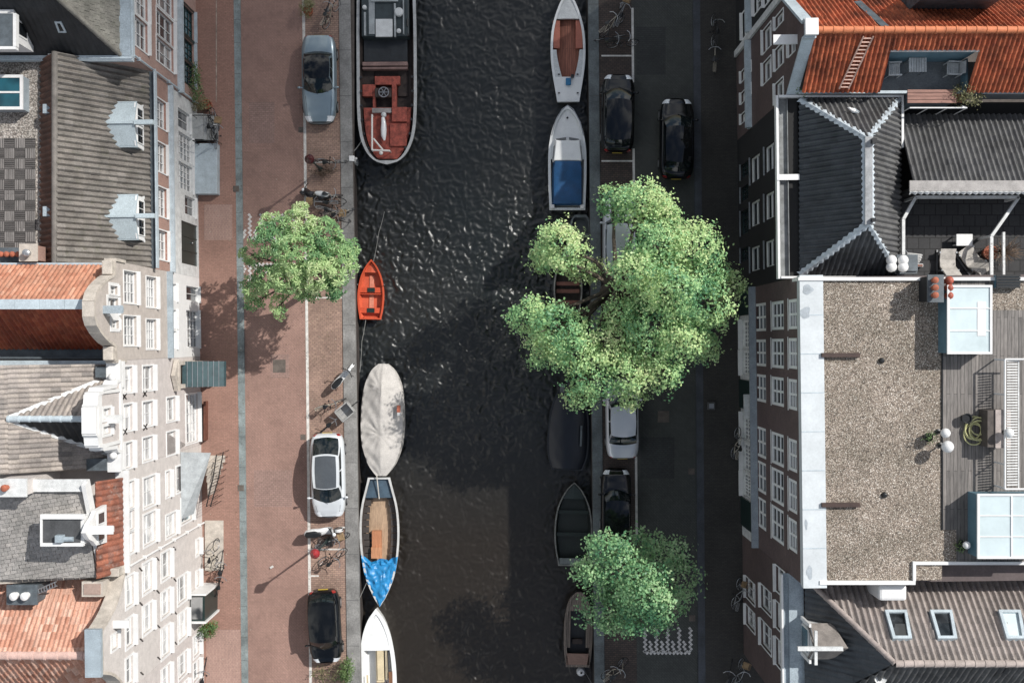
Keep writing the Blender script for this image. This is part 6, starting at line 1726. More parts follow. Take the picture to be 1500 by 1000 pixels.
m = MB(); m.box(-.14, .14, -2.1, -1.72, -.42, -.25); lp(o, m, 'engine_hatch', pm('blue_cover', (.02, .16, .33), .4), bevel=.04)
m = MB(); m.box(.14, .3, -1.7, -1.55, -.42, -.2); lp(o, m, 'throttle', BLACK)
for s in (-1, 1):
    for y in (-2.5, -1.5):
        m = MB(); m.box(s * .5 - .05, s * .5 + .05, y - .03, y + .03, -.42, -.36); lp(o, m, 'cleat', BLACK)

# white cabin cruiser with blue canvas
o, ln = boat('cabin_cruiser', 'white cabin cruiser with blue canvas over its cockpit', 831, 232, R(0), 5.55, [(0, 0), (.07, .42), (.2, .76), (.4, .98), (.7, 1.0), (1, .94)], GEL_D, GEL, GEL, zg=-.35, zf=-.9, gw=.12, sheer=.12)
m = deck_piece(ln, 2.7, -.05, -.33, .12); lp(o, m, 'bow_deck', GEL, smooth=50)
m = MB(); m.tube([(-.85, 1.15, -.05), (-.68, 1.85, -.02), (-.3, 2.55, .02), (0, 2.75, .03), (.3, 2.55, .02), (.68, 1.85, -.02), (.85, 1.15, -.05)], .025, 6); 
for p in ((-.68, 1.85), (.68, 1.85), (-.3, 2.5), (.3, 2.5)): m.tube([(p[0], p[1], -.32), (p[0], p[1], -.02)], .015, 5)
lp(o, m, 'bow_rail', STEEL, smooth=60)
m = MB(); m.lathe((0, 2.15, -.3), [(.05, 0), (.06, .06), (.03, .1)], 8); lp(o, m, 'bollard', BLACK)
m = MB(); m.loft([[Vector((-.72, 1.05, -.3)), Vector((.72, 1.05, -.3)), Vector((.82, -.25, -.3)), Vector((-.82, -.25, -.3))], [Vector((-.62, .85, .12)), Vector((.62, .85, .12)), Vector((.74, -.2, .16)), Vector((-.74, -.2, .16))]]); lp(o, m, 'cabin', GEL, bevel=.05)
for s in (-1, 1):
    m = MB(); a = Vector((s * .08, 1.09, -.14)); b = Vector((s * .62, 1.0, -.14)); m.slab([a, b, b + Vector((-s * .03, -.16, .22)), a + Vector((0, -.16, .22))], .012); lp(o, m, 'windscreen', G_DARK)
    m = MB(); m.slab([Vector((s * .75, .6, -.12)), Vector((s * .815, -.1, -.12)), Vector((s * .78, -.1, .08)), Vector((s * .70, .6, .06))], .012); lp(o, m, 'side_window', G_DARK)
    m = MB(); m.box(s * .68, s * .92, -2.72, -2.5, -.33, -.1); lp(o, m, 'fender', WHITE, bevel=.05)
m = MB(); rs = []
for i in range(24):
    t = i / 23; y = -.22 - 2.25 * t; row = []
    for k in range(-10, 11):
        u = k / 10; x = u * (.80 if t > .1 else .76)
        z = .17 - .12 * u * u - .10 * t + .03 * math.sin(t * 9) + .025 * noise.noise(Vector((x * 3, y * 4, 2)))
        if abs(u) > .95: z = -.32
        row.append(Vector((x, y, z)))
    rs.append(row)
rs.append([p + Vector((0, -.05, -.35)) for p in rs[-1]])
m.loft(rs, closed=False); lp(o, m, 'canvas', BLUECAN, smooth=50)

# long dark covered boat
o, ln = boat('covered_barge', 'long low boat under a black blue cover beside the right quay', 833, 622, R(-2), 4.9, [(0, .1), (.1, .55), (.3, .95), (.6, 1.1), (.85, 1.05), (1, .8)], STEELB, pm('dull_dark_rim', (.015, .018, .023), .5), STEELB, zg=-.75, zf=-.95, gw=.07)
m = MB(); rs = []
for i in range(20):
    t = i / 19; y = 2.35 - 4.7 * t; h = ring_at(ln, y) - .03
    rs.append([Vector((u * h, y, -.72 + .22 * (1 - u * u) + .02 * noise.noise(Vector((u * 3, y * 2, 4))))) for u in [k / 8 for k in range(-8, 9)]])
m.loft(rs, closed=False); lp(o, m, 'cover', pm('black_blue_cover', (.007, .009, .015), .35, na=.2), smooth=50)
m = MB(); m.box(.62, .72, -1.1, .0, -.55, -.42); lp(o, m, 'pole', pm('dull_grey_pole', (.12, .14, .15), .5)); m = MB(); m.box(-.55, -.3, 1.75, 2.2, -.6, -.4); lp(o, m, 'box', pm('dull_grey_box', (.14, .15, .15), .6))

# dark green open boat
o, ln = boat('open_workboat', 'dark green empty open boat with pale rim by the right quay', 840, 767, R(-1), 4.5, [(0, 0), (.1, .42), (.3, .84), (.55, 1.0), (.8, .94), (1, .76)], STEELB, pm('pale_worn_rim', (.20, .20, .185), .7, na=.35), pm('dark_green_inside', (.012, .018, .016), .5, na=.3), zg=-.55, zf=-.98, gw=.055)
m = deck_piece(ln, 2.15, 1.35, -.56, .06); lp(o, m, 'bow_deck', pm('dark_green_deck', (.022, .033, .03), .4, na=.2))
m = MB(); m.box(-.72, .72, -2.2, -1.85, -.62, -.56); lp(o, m, 'stern_bench', pm('grey_bench', (.16, .18, .18), .6))
for y in (.6, -.6): m = MB(); m.box(-.92, .92, y - .1, y + .1, -.8, -.75); lp(o, m, 'bench', pm('dark_green_bench', (.016, .024, .021), .4))

# brown wooden boat bottom right
o, ln = boat('wooden_rowboat', 'brown wooden boat with plank bow deck moored at bottom right', 847, 921, R(-1), 4.05, [(0, .12), (.08, .44), (.25, .66), (.5, .76), (.8, .72), (1, .62)], STEELB, WOODG, STEELB, zg=-.55, zf=-1.0, gw=.13)
m = deck_piece(ln, 1.9, 1.0, -.5, .06); lp(o, m, 'bow_deck', WOODG)
for s in (-1, 1):
    m = MB(); m.box(s * .42, s * .62, -1.0, 1.0, -.62, -.58); lp(o, m, 'side_bench', WOODG)
m = MB(); m.box(-.62, .62, -1.9, -1.3, -.56, -.5); lp(o, m, 'stern_bench', pm('reddish_plank', (.24, .15, .115), .7, stretch=(1, 9, 1)))
m = MB(); m.box(-.3, .25, -.85, -.6, -.98, -.75); lp(o, m, 'crate', DECKD)
# boats hidden below the big tree
o, ln = boat('wooden_rowboat', 'brown boat with cross benches half hidden under the big tree', 832, 418, R(0), 3.2, [(0, .1), (.1, .4), (.3, .66), (.6, .76), (1, .6)], STEELB, pm('pale_boat_edge', (.26, .25, .23), .7, na=.3), DECKD, zg=-.6, zf=-1.0, gw=.06)
for y in (.9, .1, -.3, -.9): m = MB(); m.box(-.62, .62, y - .1, y + .1, -.75, -.7); lp(o, m, 'bench', pm('red_brown_bench', (.17, .07, .05), .7))
o, ln = boat('grey_dinghy', 'small grey dinghy half hidden under the edge of the big tree', 850, 345, R(0), 2.2, [(0, .3), (.15, .5), (.5, .56), (1, .52)], STEELB, pm('grey_dinghy_rim', (.15, .17, .18), .6), pm('grey_dinghy_floor', (.07, .08, .085), .6), zg=-.75, zf=-1.0, gw=.09)
m = MB(); m.box(-.45, .45, -.1, .1, -.85, -.78); lp(o, m, 'bench', pm('grey_dinghy_rim', (.15, .17, .18), .6))

# old work barge top left (bow down)
Lb = 10.6
o, ln = boat('work_barge', 'old black work barge with rusty red deck and pale rim', 566.5, 96, R(180.4), Lb, [(0, .0), (.012, .48), (.035, .84), (.07, 1.12), (.13, 1.38), (.22, 1.53), (.4, 1.58), (.9, 1.52), (1, 1.3)], STEELB, GUNM, DECKD, zg=.05, zf=-.5, gw=.14, sheer=.18, rimh=.06, cat='barge')
hb = Lb / 2
def bp(px, py, z):
    """photo pixel -> barge frame (bow down)"""
    q = P(px, py, z) - Vector(o.location); c = math.cos(-o.rotation_euler.z); s = math.sin(-o.rotation_euler.z)
    return (q.x * c - q.y * s, q.x * s + q.y * c)
def bbox(m, px0, px1, py0, py1, z0, z1, mi=0):
    (xa, ya), (xb, yb) = bp(px0, py0, z1), bp(px1, py1, z1)
    return m.box(min(xa, xb), max(xa, xb), min(ya, yb), max(ya, yb), z0, z1, mi)
zd = -.1
m = deck_piece(ln, hb - .35, bp(560, 158, zd)[1], zd, .30); lp(o, m, 'fore_deck', DECKR)
m = MB(); bbox(m, 574, 596, 157, 178, -.05, .12); bbox(m, 571, 596, 181, 214, -.05, .04); [setattr(q, 'parent', o) for q in build_each(m, 'deck_hatch', DECKR, bevel=.02)]
m = MB(); bbox(m, 549, 586, 112, 124, -.5, -.1); bbox(m, 531, 547, 124, 141, -.5, -.12); bbox(m, 574, 581, 122, 165, -.5, -.08); bbox(m, 546, 550, 124, 160, -.5, -.08); lp(o, m, 'engine_casing', DECKR)
m = MB(); bbox(m, 549, 573, 129, 142, -.5, .1); w_ = lp(o, m, 'winch', DECKD, bevel=.03)
m = MB(); x, y = bp(562, 135, .2); m.tube([(x + .26 * math.cos(a), y + .26 * math.sin(a), .18) for a in [2 * PI * i / 20 for i in range(20)]], .03, 6, closed=True)
for a in (0, 1.05, 2.1): m.bar((x - .26 * math.cos(a), y - .26 * math.sin(a), .18), (x + .26 * math.cos(a), y + .26 * math.sin(a), .18), .03, .03)
q = m.build('hand_wheel', STEEL); q.parent = w_
m = MB(); bbox(m, 545, 573, 158.5, 165, -.1, .14); lp(o, m, 'cross_beam', pm('dull_grey_beam', (.30, .28, .27), .7, na=.3))
m = MB(); bbox(m, 531, 597, 91, 96, -.3, .1); bbox(m, 531, 597, 98.5, 101, -.3, .05); [setattr(q, 'parent', o) for q in build_each(m, 'thwart', pm('pinkish_beam', (.22, .14, .125), .7, na=.3))]
for (a, b) in ((531, 548), (583, 597)):
    m = MB(); bbox(m, a, b, 103, 141, -.55, -.38); lp(o, m, 'side_tank', DECKD)
m = MB(); bbox(m, 533, 597, 56, 90, -.5, -.2); lp(o, m, 'hold_cover', pm('black_tarp', (.018, .022, .026), .45, na=.3, bump=.4, bs=5))
m = MB(); bbox(m, 529, 599, -40, 53, -.5, .35); wh = lp(o, m, 'wheelhouse', pm('dark_teal_roof', (.030, .045, .05), .5, na=.25), bevel=.04)
def onroof(mb, nm, mt, **k):
    q = mb.build(nm, mt, **k); q.parent = wh; return q
m = MB(); bbox(m, 550, 575, 28, 54, .352, .46); onroof(m, 'roof_hatch', pm('pale_grey_hatch', (.58, .60, .60), .5, na=.1), bevel=.02)
m = MB(); bbox(m, 540, 549, -10, 50, .353, .40); bbox(m, 533, 536, 18, 52, .353, .5); bbox(m, 577, 580, 5, 54, .353, .5); bbox(m, 590, 592, 0, 50, .353, .5); [setattr(q, 'parent', wh) for q in build_each(m, 'roof_rail', pm('grey_metal_rail', (.33, .36, .37), .5))]
m = MB(); x, y = bp(584, 17, .6); m.lathe((x, y, .353), [(.22, 0), (.22, .14), (.24, .16), (.2, .22), (.03, .25)], 16); x, y = bp(584, 45, .5); m.lathe((x, y, .353), [(.12, 0), (.12, .12), (.03, .16)], 12); x, y = bp(534, 11, .5); m.lathe((x, y, .353), [(.11, 0), (.11, .2), (.03, .25)], 12); [setattr(q, 'parent', wh) for q in build_each(m, 'roof_vent', GEL_D, smooth=40)]
m = MB(); bbox(m, 543, 583, -12, 2, .354, .5); onroof(m, 'roof_bench', pm('grey_metal_rail', (.33, .36, .37), .5))
m = MB(); x, y = bp(598, 52, .3); m.tube([(x, y, .1), (x, y, .4)], .07, 8); x, y = bp(597, 34, .3); m.tube([(x, y - .2, .36), (x, y + .2, .36)], .05, 8); [setattr(q, 'parent', o) for q in build_each(m, 'bollard', STEELB)]
WSPAR = pm('white_spar', (.72, .69, .65), .5, na=.1)
m = MB(); z = .4
A_, B_ = bp(545, 168, z), bp(545, 220, z); C_ = bp(558, 221, z); D_ = bp(571, 221, z); E_ = bp(547, 203, z)
m.tube([(*A_, z), (*B_, z)], .05, 8); m.tube([(*B_, z), (*D_, z)], .05, 8); m.tube([(*E_, z), (*bp(561, 220, z), z)], .045, 8)
x, y = bp(558, 224, z); m.ball((x, y, z - .05), .11, 8)
for c in (A_, B_, D_): m.tube([(*c, -.1), (*c, z)], .03, 6)
lp(o, m, 'mast_crutch', WSPAR, smooth=60)
m = MB(); z = .2
pts = [bp(561, 172, z), bp(562, 180, z), bp(562, 190, z), bp(562, 199, z), bp(563, 206, z)]
m.tube([(*p, z) for p in pts], [.09, .13, .16, .14, .05], 10); lp(o, m, 'rolled_sail', GEL, smooth=60)
m = MB(); x, y = bp(562, 168, .3); m.lathe((x, y, -.05), [(.1, 0), (.1, .3), (.14, .34), (.04, .42)], 10); lp(o, m, 'capstan', GEL_D)
m = MB()
for i in range(6):
    for s in (-1, 1):
        y = hb - .9 - i * .75; w1 = ring_at(ln, y) - .22
        m.lathe((s * w1, y, .0), [(.05, 0), (.05, .16), (.07, .2)], 8)
[setattr(q, 'parent', o) for q in build_each(m, 'deck_bollard', STEELB)]

# ------------------------------------------------------------------ ropes and buoys
ROPE = pm('grey_rope', (.22, .22, .21), .9)
def rope(label, pts, r=.018):
    t = thing('mooring_rope', label, 'rope', pts[0], 0, 'mooring ropes of the moored boats')
    P2 = []
    for a, b in zip(pts, pts[1:]):
        for i in range(8): P2.append(Vector(a).lerp(Vector(b), i / 8) - Vector((0, 0, .12 * math.sin(PI * i / 8))))
    P2.append(Vector(pts[-1])); m = MB(); m.tube(P2, r, 5); m.build('rope', ROPE, t)
rope('rope running up the water from the red rowing boat bow', [P(547, 383, -.6), P(555, 340, -1.05), P(563, 310, -1.1)])
rope('rope from the red rowing boat stern down to the quay', [P(536, 466, -.75), P(530, 500, -.3), P(527, 545, .05)])
rope('rope from the blue tarpaulin bow to the left quay', [P(537, 853, -.45), P(526, 877, .06)])
rope('rope from the white buoy to the bottom right quay', [P(857, 984, -1.0), P(868, 1003, .06)])
rope('rope from the barge bow to the left quay edge', [P(530, 205, .2), P(518, 222, .08)], .025)
def buoy(label, px, py, r, mt, sq=False):
    z = WATER_Z + .15; q = P(px, py, z)
    t = thing('mooring_buoy', label, 'buoy', (q.x, q.y, WATER_Z))
    m = MB()
    if sq: m.box(q.x - r, q.x + r, q.y - r, q.y + r, WATER_Z - .1, .12)
    else: m.lathe((q.x, q.y, WATER_Z), [(r * .6, -.15), (r, .0), (r, .18), (r * .7, .3), (r * .2, .34)], 16)
    m.build('float', mt, t, smooth=40, bevel=.03 if sq else 0)
    m = MB(); m.lathe((q.x + (r + .1 if sq else 0), q.y, .05 if sq else WATER_Z + .34), [(.05, 0), (.06, .06), (.03, .1)], 8); m.build('eye', BLACK if not sq else WHITE, t)
buoy('round white buoy with dark eye below the brown wooden boat', 851, 983, .24, WHITE)
buoy('square white fender float beside the barge bow', 520, 238, .15, WHITE, True)

# ------------------------------------------------------------------ bicycles, scooters
def make_bike(col, label, group, basket=False):
    o = thing('bicycle', label, 'bicycle', (0, 0, 0), 0, group)
    fm = pm('bike_paint_' + col[0], col[1], .4)
    for y in (-.53, .53):
        m = MB(); m.tube([(0, y + .33 * math.cos(a), .35 + .33 * math.sin(a)) for a in [2 * PI * i / 22 for i in range(22)]], .022, 5, closed=True)
        w_ = m.build('wheel', RUBBER, o)
        m = MB()
        for i in range(8):
            a = 2 * PI * i / 8; m.tube([(0, y, .35), (0, y + .315 * math.cos(a), .35 + .315 * math.sin(a))], .004, 3)
        m.tube([(0, y + .315 * math.cos(a), .35 + .315 * math.sin(a)) for a in [2 * PI * i / 18 for i in range(18)]], .012, 4, closed=True); m.build('rim', STEEL, w_)
    m = MB()
    bb, st, hd, ra, fa = (0, -.08, .32), (0, -.2, .80), (0, .36, .85), (0, -.53, .35), (0, .53, .35)
    for a, b in ((bb, st), (bb, hd), (st, hd), (bb, ra), (st, ra), (hd, fa)): m.tube([a, b], .02, 6)
    m.build('frame', fm, o)
    m = MB(); m.tube([(-.32, .22, 1.06), (-.18, .34, 1.08), (0, .37, 1.04), (.18, .34, 1.08), (.32, .22, 1.06)], .018, 6); m.tube([hd, (0, .36, 1.05)], .018, 6); m.build('handlebar', STEEL, o)
    m = MB(); m.loft([[Vector((x, y, .93 + dz)) for x, dz in ((-w_, 0), (0, .02), (w_, 0), (w_ * .7, -.05), (-w_ * .7, -.05))] for y, w_ in ((-.36, .02), (-.34, .10), (-.24, .11), (-.1, .04), (-.04, .03))]); m.tube([st, (0, -.22, .9)], .016, 6); m.build('saddle', BLACK, o)
    m = MB()
    for x in (-.07, 0, .07): m.tube([(x, -.82, .72), (x, -.36, .72)], .01, 4)
    m.tube([(-.07, -.82, .72), (.07, -.82, .72)], .01, 4); m.tube([(0, -.55, .36), (.06, -.7, .72)], .008, 4); m.build('luggage_rack', fm, o)
    m = MB(); m.tube([(-.12, -.08, .32), (.12, -.08, .32)], .02, 6); m.box(-.2, -.12, -.12, -.04, .22, .25); m.box(.12, .2, -.12, -.04, .4, .43); m.build('pedals', BLACK, o)
    if basket:
        m = MB()
        for k in range(4): z = .8 + .07 * k; m.tube([(-.18, .5, z), (.18, .5, z), (.18, .8, z), (-.18, .8, z)], .01, 4, closed=True)
        m.box(-.17, .17, .51, .79, .79, .8); m.build('basket', pm('wicker', (.35, .24, .13), .8), o)
    return o
GB = 'bicycles parked along the streets'
BK = {'black': make_bike(('black', (.012, .012, .014)), 'x', GB), 'grey': make_bike(('grey', (.3, .31, .32)), 'x', GB, True), 'cream': make_bike(('cream', (.52, .47, .38)), 'x', GB)}
used = set()
def bike(kind, px, py, ang, lean, label, z=.01):
    """ang: direction of the front wheel in the picture, degrees, 0 = right, 90 = up"""
    o = BK[kind] if kind not in used else copy_tree(BK[kind])
    used.add(kind)
    q = P(px, py, .4)
    o.location = (q.x, q.y, z); o.rotation_euler = (0, R(lean), R(ang - 90))
    o['label'] = label; return o
bike('black', 478, 284, 2, 18, 'black bicycle topmost of the cluster above the round chestnut tree')
bike('cream', 483, 295, -8, -20, 'cream bicycle with pale tyres above the round chestnut tree')
bike('grey', 488, 304, -12, 14, 'grey bicycle with basket partly under the round chestnut tree')
bike('black', 492, 314, -18, 22, 'black bicycle lowest of the cluster by the chestnut tree')
bike('grey', 474, 291, 176, -16, 'grey bicycle with basket facing left in the cluster above the chestnut tree')
bike('cream', 496, 306, 8, 20, 'cream bicycle with its front wheel on the granite edge by the chestnut tree')
bike('cream', 484, 590, 18, 7, 'cream bicycle lying slanted above the white hatchback')
bike('black', 488, 784, 10, 20, 'black bicycle just below the white scooter')
bike('grey', 487, 797, 20, -18, 'grey bicycle with basket between scooter and red lamp')
bike('black', 485, 812, 25, 24, 'black bicycle below the red street lamp')
bike('black', 478, 12, 80, 12, 'black bicycle at the top edge beside the planted tub')
bike('cream', 487, 22, 60, -14, 'cream bicycle near the top edge left of the barge')
bike('black', 485, 232, -4, 20, 'black bicycle lying beside the dark street lamp and bay line')
bike('black', 315, 182, 95, -12, 'black bicycle leaning on the stone stoop of the dormer house', .11)
bike('grey', 318, 197, 85, 10, 'grey bicycle with basket by the stone stoop of the dormer house', .11)
bike('cream', 318, 812, 84, -14, 'cream bicycle against the white ground floor at lower left', .11)
bike('black', 322, 828, 82, 12, 'black bicycle against the white ground floor at lower left', .11)
bike('black', 320, 848, 75, 15, 'black bicycle right above the dark bay window', .11)
bike('black', 297, 985, 80, 12, 'black bicycle at the bottom left corner under the plants', .11)
bike('grey', 905, 18, 70, 15, 'grey bicycle with basket at the top of the right quay')
bike('cream', 899, 40, 40, -20, 'cream bicycle in the dark bay at the top of the right quay')
bike('black', 893, 52, 10, 20, 'black bicycle in the dark bay above the black saloon')
bike('black', 912, 66, 5, -15, 'black bicycle beside the white line above the black saloon')
bike('cream', 899, 977, 35, 16, 'cream bicycle on the right quay by the bottom edge')
bike('black', 904, 985, 60, -16, 'black bicycle on the right quay by the bottom edge')
bike('cream', 1075, 648, 80, 16, 'cream bicycle against the white shopfront in the right street', .11)
bike('grey', 1077, 868, 75, 16, 'grey bicycle with basket against the lower right house front', .11)
bike('black', 1071, 988, 80, -16, 'black bicycle at the lower end of the dark right pavement', .11)
bike('grey', 1079, 985, 70, 12, 'grey bicycle with basket at the lower end of the right pavement', .11)
bike('black', 1043, 45, 90, 12, 'black bicycle at the upper end of the dark right pavement', .11)
bike('cream', 1050, 85, 88, -14, 'cream bicycle below the black one on the upper right pavement', .11)
def scooter(label, px, py, ang, paint, seat=None, lean=8, s=1.0):
    o = thing('motor_scooter', label, 'scooter', (0, 0, 0), 0, 'motor scooters on the left quay')
    for y in (-.58, .6):
        m = MB(); m.tube([(0, y + .17 * math.cos(a), .22 + .17 * math.sin(a)) for a in [2 * PI * i / 18 for i in range(18)]], .055, 8, closed=True); w_ = m.build('wheel', RUBBER, o, smooth=60)
        m = MB(); m.lathe((0, 0, 0), [(.02, -.04), (.11, -.035), (.11, .035), (.02, .04)], 12); q = m.build('rim', STEEL, w_); q.location = (0, y, .22); q.rotation_euler = (0, PI / 2, 0)
    m = MB(); m.loft([[Vector((w_ * math.cos(a), y, z + h * math.sin(a))) for a in [2 * PI * k / 12 for k in range(12)]] for y, w_, z, h in ((-.9, .05, .55, .05), (-.8, .16, .52, .16), (-.5, .2, .5, .2), (-.2, .17, .42, .16), (0, .16, .3, .06), (.25, .17, .3, .06), (.36, .2, .5, .22), (.42, .19, .72, .2), (.46, .08, .92, .08))]); m.build('body', paint, o, smooth=60)
    m = MB(); m.loft([[Vector((w_ * math.cos(a), y, .74 + .06 * math.sin(a))) for a in [2 * PI * k / 10 for k in range(10)]] for y, w_ in ((-.82, .05), (-.76, .14), (-.4, .16), (-.15, .1), (-.1, .04))]); m.build('seat', seat or BLACK, o, smooth=60)
    m = MB(); m.tube([(-.36, .3, 1.02), (-.12, .42, 1.0), (.12, .42, 1.0), (.36, .3, 1.02)], .022, 6); m.build('handlebar', BLACK, o)
    m = MB(); m.ball((0, .5, .93), .09, 8); m.build('headlight', LAMP_W, o, smooth=60)
    m = MB(); m.loft([[Vector((x, .60 + .2 * math.cos(a), .24 + .22 * math.sin(a))) for x in (-.07, .07)] for a in [PI * i / 8 for i in range(9)]], closed=False); m.build('mudguard', paint, o, smooth=60)
    for s_ in (-1, 1):
        m = MB(); m.tube([(s_ * .25, .36, 1.02), (s_ * .34, .42, 1.2)], .01, 5); m.ball((s_ * .34, .42, 1.22), .06, 6, 0, 1, .4, .8); m.build('mirror', BLACK, o)
    q = P(px, py, .4); o.location = (q.x, q.y, .01); o.rotation_euler = (0, R(lean), R(ang - 90)); o.scale = (s, s, s)
    return o
scooter('black scooter with white panels standing alone on the left quay', 502, 549, 48, pm('scooter_white', (.7, .71, .71), .3, coat=.6), BLACK)
scooter('large white scooter with dark seat parked below the white hatchback', 476, 776, 4, pm('scooter_white', (.7, .71, .71), .3, coat=.6), BLACK, s=1.18)
scooter('dark scooter parked in the cluster above the round chestnut tree', 460, 286, 170, pm('scooter_black', (.02, .02, .023), .3, coat=.6), GEL_D)
# cargo bicycle box
t = thing('cargo_bicycle', 'grey cargo bicycle with open front box above the white hatchback', 'cargo bicycle', (0, 0, 0))
m = MB(); m.box(-.32, .32, .1, .16, .3, .75); m.box(-.32, .32, .9, .96, .3, .75); m.box(-.36, -.3, .1, .96, .3, .75); m.box(.3, .36, .1, .96, .3, .75); m.box(-.3, .3, .16, .9, .28, .32); lp(t, m, 'box', pm('pale_grey_box', (.36, .36, .35), .6))
for y, r_ in ((1.15, .26), (-.9, .33)):
    m = MB(); m.tube([(0, y + r_ * math.cos(a), r_ + .02 + r_ * math.sin(a)) for a in [2 * PI * i / 20 for i in range(20)]], .024, 5, closed=True); lp(t, m, 'wheel', RUBBER)
m = MB(); m.tube([(0, 1.15, .28), (0, .9, .3), (0, 0, .3), (0, -.4, .4), (0, -.9, .35)], .025, 6); m.tube([(0, -.4, .35), (0, -.5, .85)], .02, 6); m.tube([(0, 0, .3), (0, -.05, 1.0)], .02, 6); m.tube([(-.3, -.2, 1.02), (0, -.05, 1.0), (.3, -.2, 1.02)], .018, 6); lp(t, m, 'frame', STEEL)
m = MB(); m.loft([[Vector((x, y, .9)) for x in (-w_, w_)] + [Vector((x, y, .84)) for x in (w_, -w_)] for y, w_ in ((-.65, .1), (-.5, .11), (-.36, .03))]); lp(t, m, 'saddle', BLACK)
q = P(495, 612, .4); t.location = (q.x, q.y, .01); t.rotation_euler = (0, 0, R(40 - 90))

# ------------------------------------------------------------------ street lamps, signs, tubs
def street_lamp(label, px, py, mt, h=4.0):
    q = P(px, py, h)
    t = thing('street_lamp', label, 'street lamp', (q.x, q.y, 0), 0, 'old street lamps on the left quay')
    m = MB(); m.lathe((q.x, q.y, .0), [(.14, 0), (.14, .5), (.09, .6), (.055, 1.2), (.045, h - .5)], 12); m.build('post', GREEND, t, smooth=40)
    m = MB(); m.lathe((q.x, q.y, h - .5), [(.08, 0), (.20, .42), (.20, .44)], 6); m.build('lantern_glass', G_MID, t)
    m = MB(); m.lathe((q.x, q.y, h - .05), [(.25, -.02), (.25, .02), (.17, .14), (.08, .20), (.06, .26), (.03, .32), (.01, .38)], 12); m.build('lantern_hood', mt, t, smooth=40)
    for s in (-1, 1):
        m = MB(); m.tube([(q.x, q.y, h - .9), (q.x + s * .3, q.y, h - .88)], .016, 6); m.build('ladder_arm', GREEND, t)
street_lamp('street lamp with bright red hood among the parked bicycles', 461, 811, pm('red_lamp_hood', (.32, .03, .035), .3, coat=.5))
street_lamp('street lamp with dark maroon hood beside the white bay line', 453, 233, pm('maroon_lamp_hood', (.06, .012, .014), .3, coat=.5), 3.4)
# bay lines
def bay(label_y, px0, px1, py, right):
    a, b = P(px0, py, 0), P(px1, py, 0)
    m = MB(); m.box(a.x, b.x, a.y - .04, a.y + .04, .009, .013); tag(m.build('bay_line', LINE), kind='structure')
for px0, px1, py in ((449, 499, 238), (452, 509, 804), (496, 509, 772), (455, 467, 843), (881, 926, 82), (881, 927, 236), (449, 505, 436)): bay(0, px0, px1, py, 0)
def wl(py0, py1):
    for k in range(max(1, int((py1 - py0) / 25))):
        pass
m = MB()
for (a, b) in ((12, 121), (218, 285), (560, 600), (668, 790)):
    n = max(1, int((b - a) / 20))
    for i in range(n):
        y0_, y1_ = a + (b - a) * i / n, a + (b - a) * (i + 1) / n
        for_pts = [((924.6 + .008 * y0_), y0_), ((928 + .008 * y0_), y0_), ((928 + .008 * y1_), y1_), ((924.6 + .008 * y1_), y1_)]
        m.poly([((x - 750) / K, (500 - y) / K, .012) for x, y in for_pts])
tag(m.build('bay_line', LINE), kind='structure')
# speed hump marks: toothed white brick patterns
def hump(px0, base, bars, shorts, tall, short, up):
    m = MB(); s = -1 if up else 1
    def zig(x, ya, yb):
        n = max(2, int(abs(yb - ya) / 3.2))
        for i in range(n):
            y = ya + (yb - ya) * (i + .5) / n; c = P(x + (1.1 if i % 2 else -1.1), y, .018)
            a = R(45)
            m.obox((c.x, c.y, .017), (math.cos(a), math.sin(a), 0), (-math.sin(a), math.cos(a), 0), (0, 0, 1), .062, .062, .003)
    for x in bars: zig(x, base, base + s * tall)
    for x in shorts: zig(x, base, base + s * short)
    x = bars[0]; i = 0
    while x <= bars[-1]:
        c = P(x, base - s * (1.3 if i % 2 else -1.3), .018); a = R(45)
        m.obox((c.x, c.y, .017), (math.cos(a), math.sin(a), 0), (-math.sin(a), math.cos(a), 0), (0, 0, 1), .062, .062, .003); x += 2.8; i += 1
    return m
HM = MB()
for mm in (hump(0, 349, [366, 382.5, 399, 415, 431], [358, 374, 390.5, 407, 423], 36, 13, True), hump(0, 388, [366, 382.5, 399, 415, 431], [358, 374, 390.5, 407, 423], 24, 12, False), hump(0, 955, [945, 961.5, 978, 995, 1011.5], [953, 970, 986, 1002.5], 37, 17, True)):
    HM.add(mm.v, mm.f)
tag(HM.build('speed_hump_marks', pm('white_paver', (.62, .60, .58), .7, na=.2)), kind='structure')
# manholes and covers in the street
m = MB()
for px, py, s_ in ((409, 536, .34), (346.5, 277, .16), (353.5, 714, .16), (1041, 594, .16), (1010, 330, .16), (1013, 690, .16), (1014, 905, .16), (972, 610, .3), (986, 890, .3), (441, 190, .14), (444, 640, .14)):
    q = P(px, py, .01); z = .007 if s_ > .2 or px in (1010, 1013, 1014, 441, 444) else .112
    m.box(q.x - s_, q.x + s_, q.y - s_, q.y + s_, z - .01, z + .006)
tag(m.build('manhole_covers', pm('iron_cover', (.12, .10, .085), .8, na=.3)), kind='structure')
m = MB(); q = P(1041, 594, .1); m.box(q.x - .2, q.x + .2, q.y - .2, q.y + .2, .10, .34)
t = thing('utility_box', 'small square grey box on the dark right pavement', 'utility box', (q.x, q.y, .1)); m.build('box', pm('dull_box', (.10, .10, .10), .6), t, bevel=.03); m = MB(); m.box(q.x - .12, q.x + .12, q.y - .12, q.y + .12, .341, .36); m.build('lid', STEEL, t)
# litter bits
LIT = pm('pale_litter', (.6, .6, .57), .8)
GLI = 'litter on the street'
m = MB(); q = P(398, 830, .02); m.obox((q.x, q.y, .035), (.8, .5, 0), (-.5, .8, 0), (0, 0, 1), .10, .06, .025); tag(m.build('paper_scrap', LIT, bevel=.01), label='white paper scrap lying on the sunny left road', cat='litter')
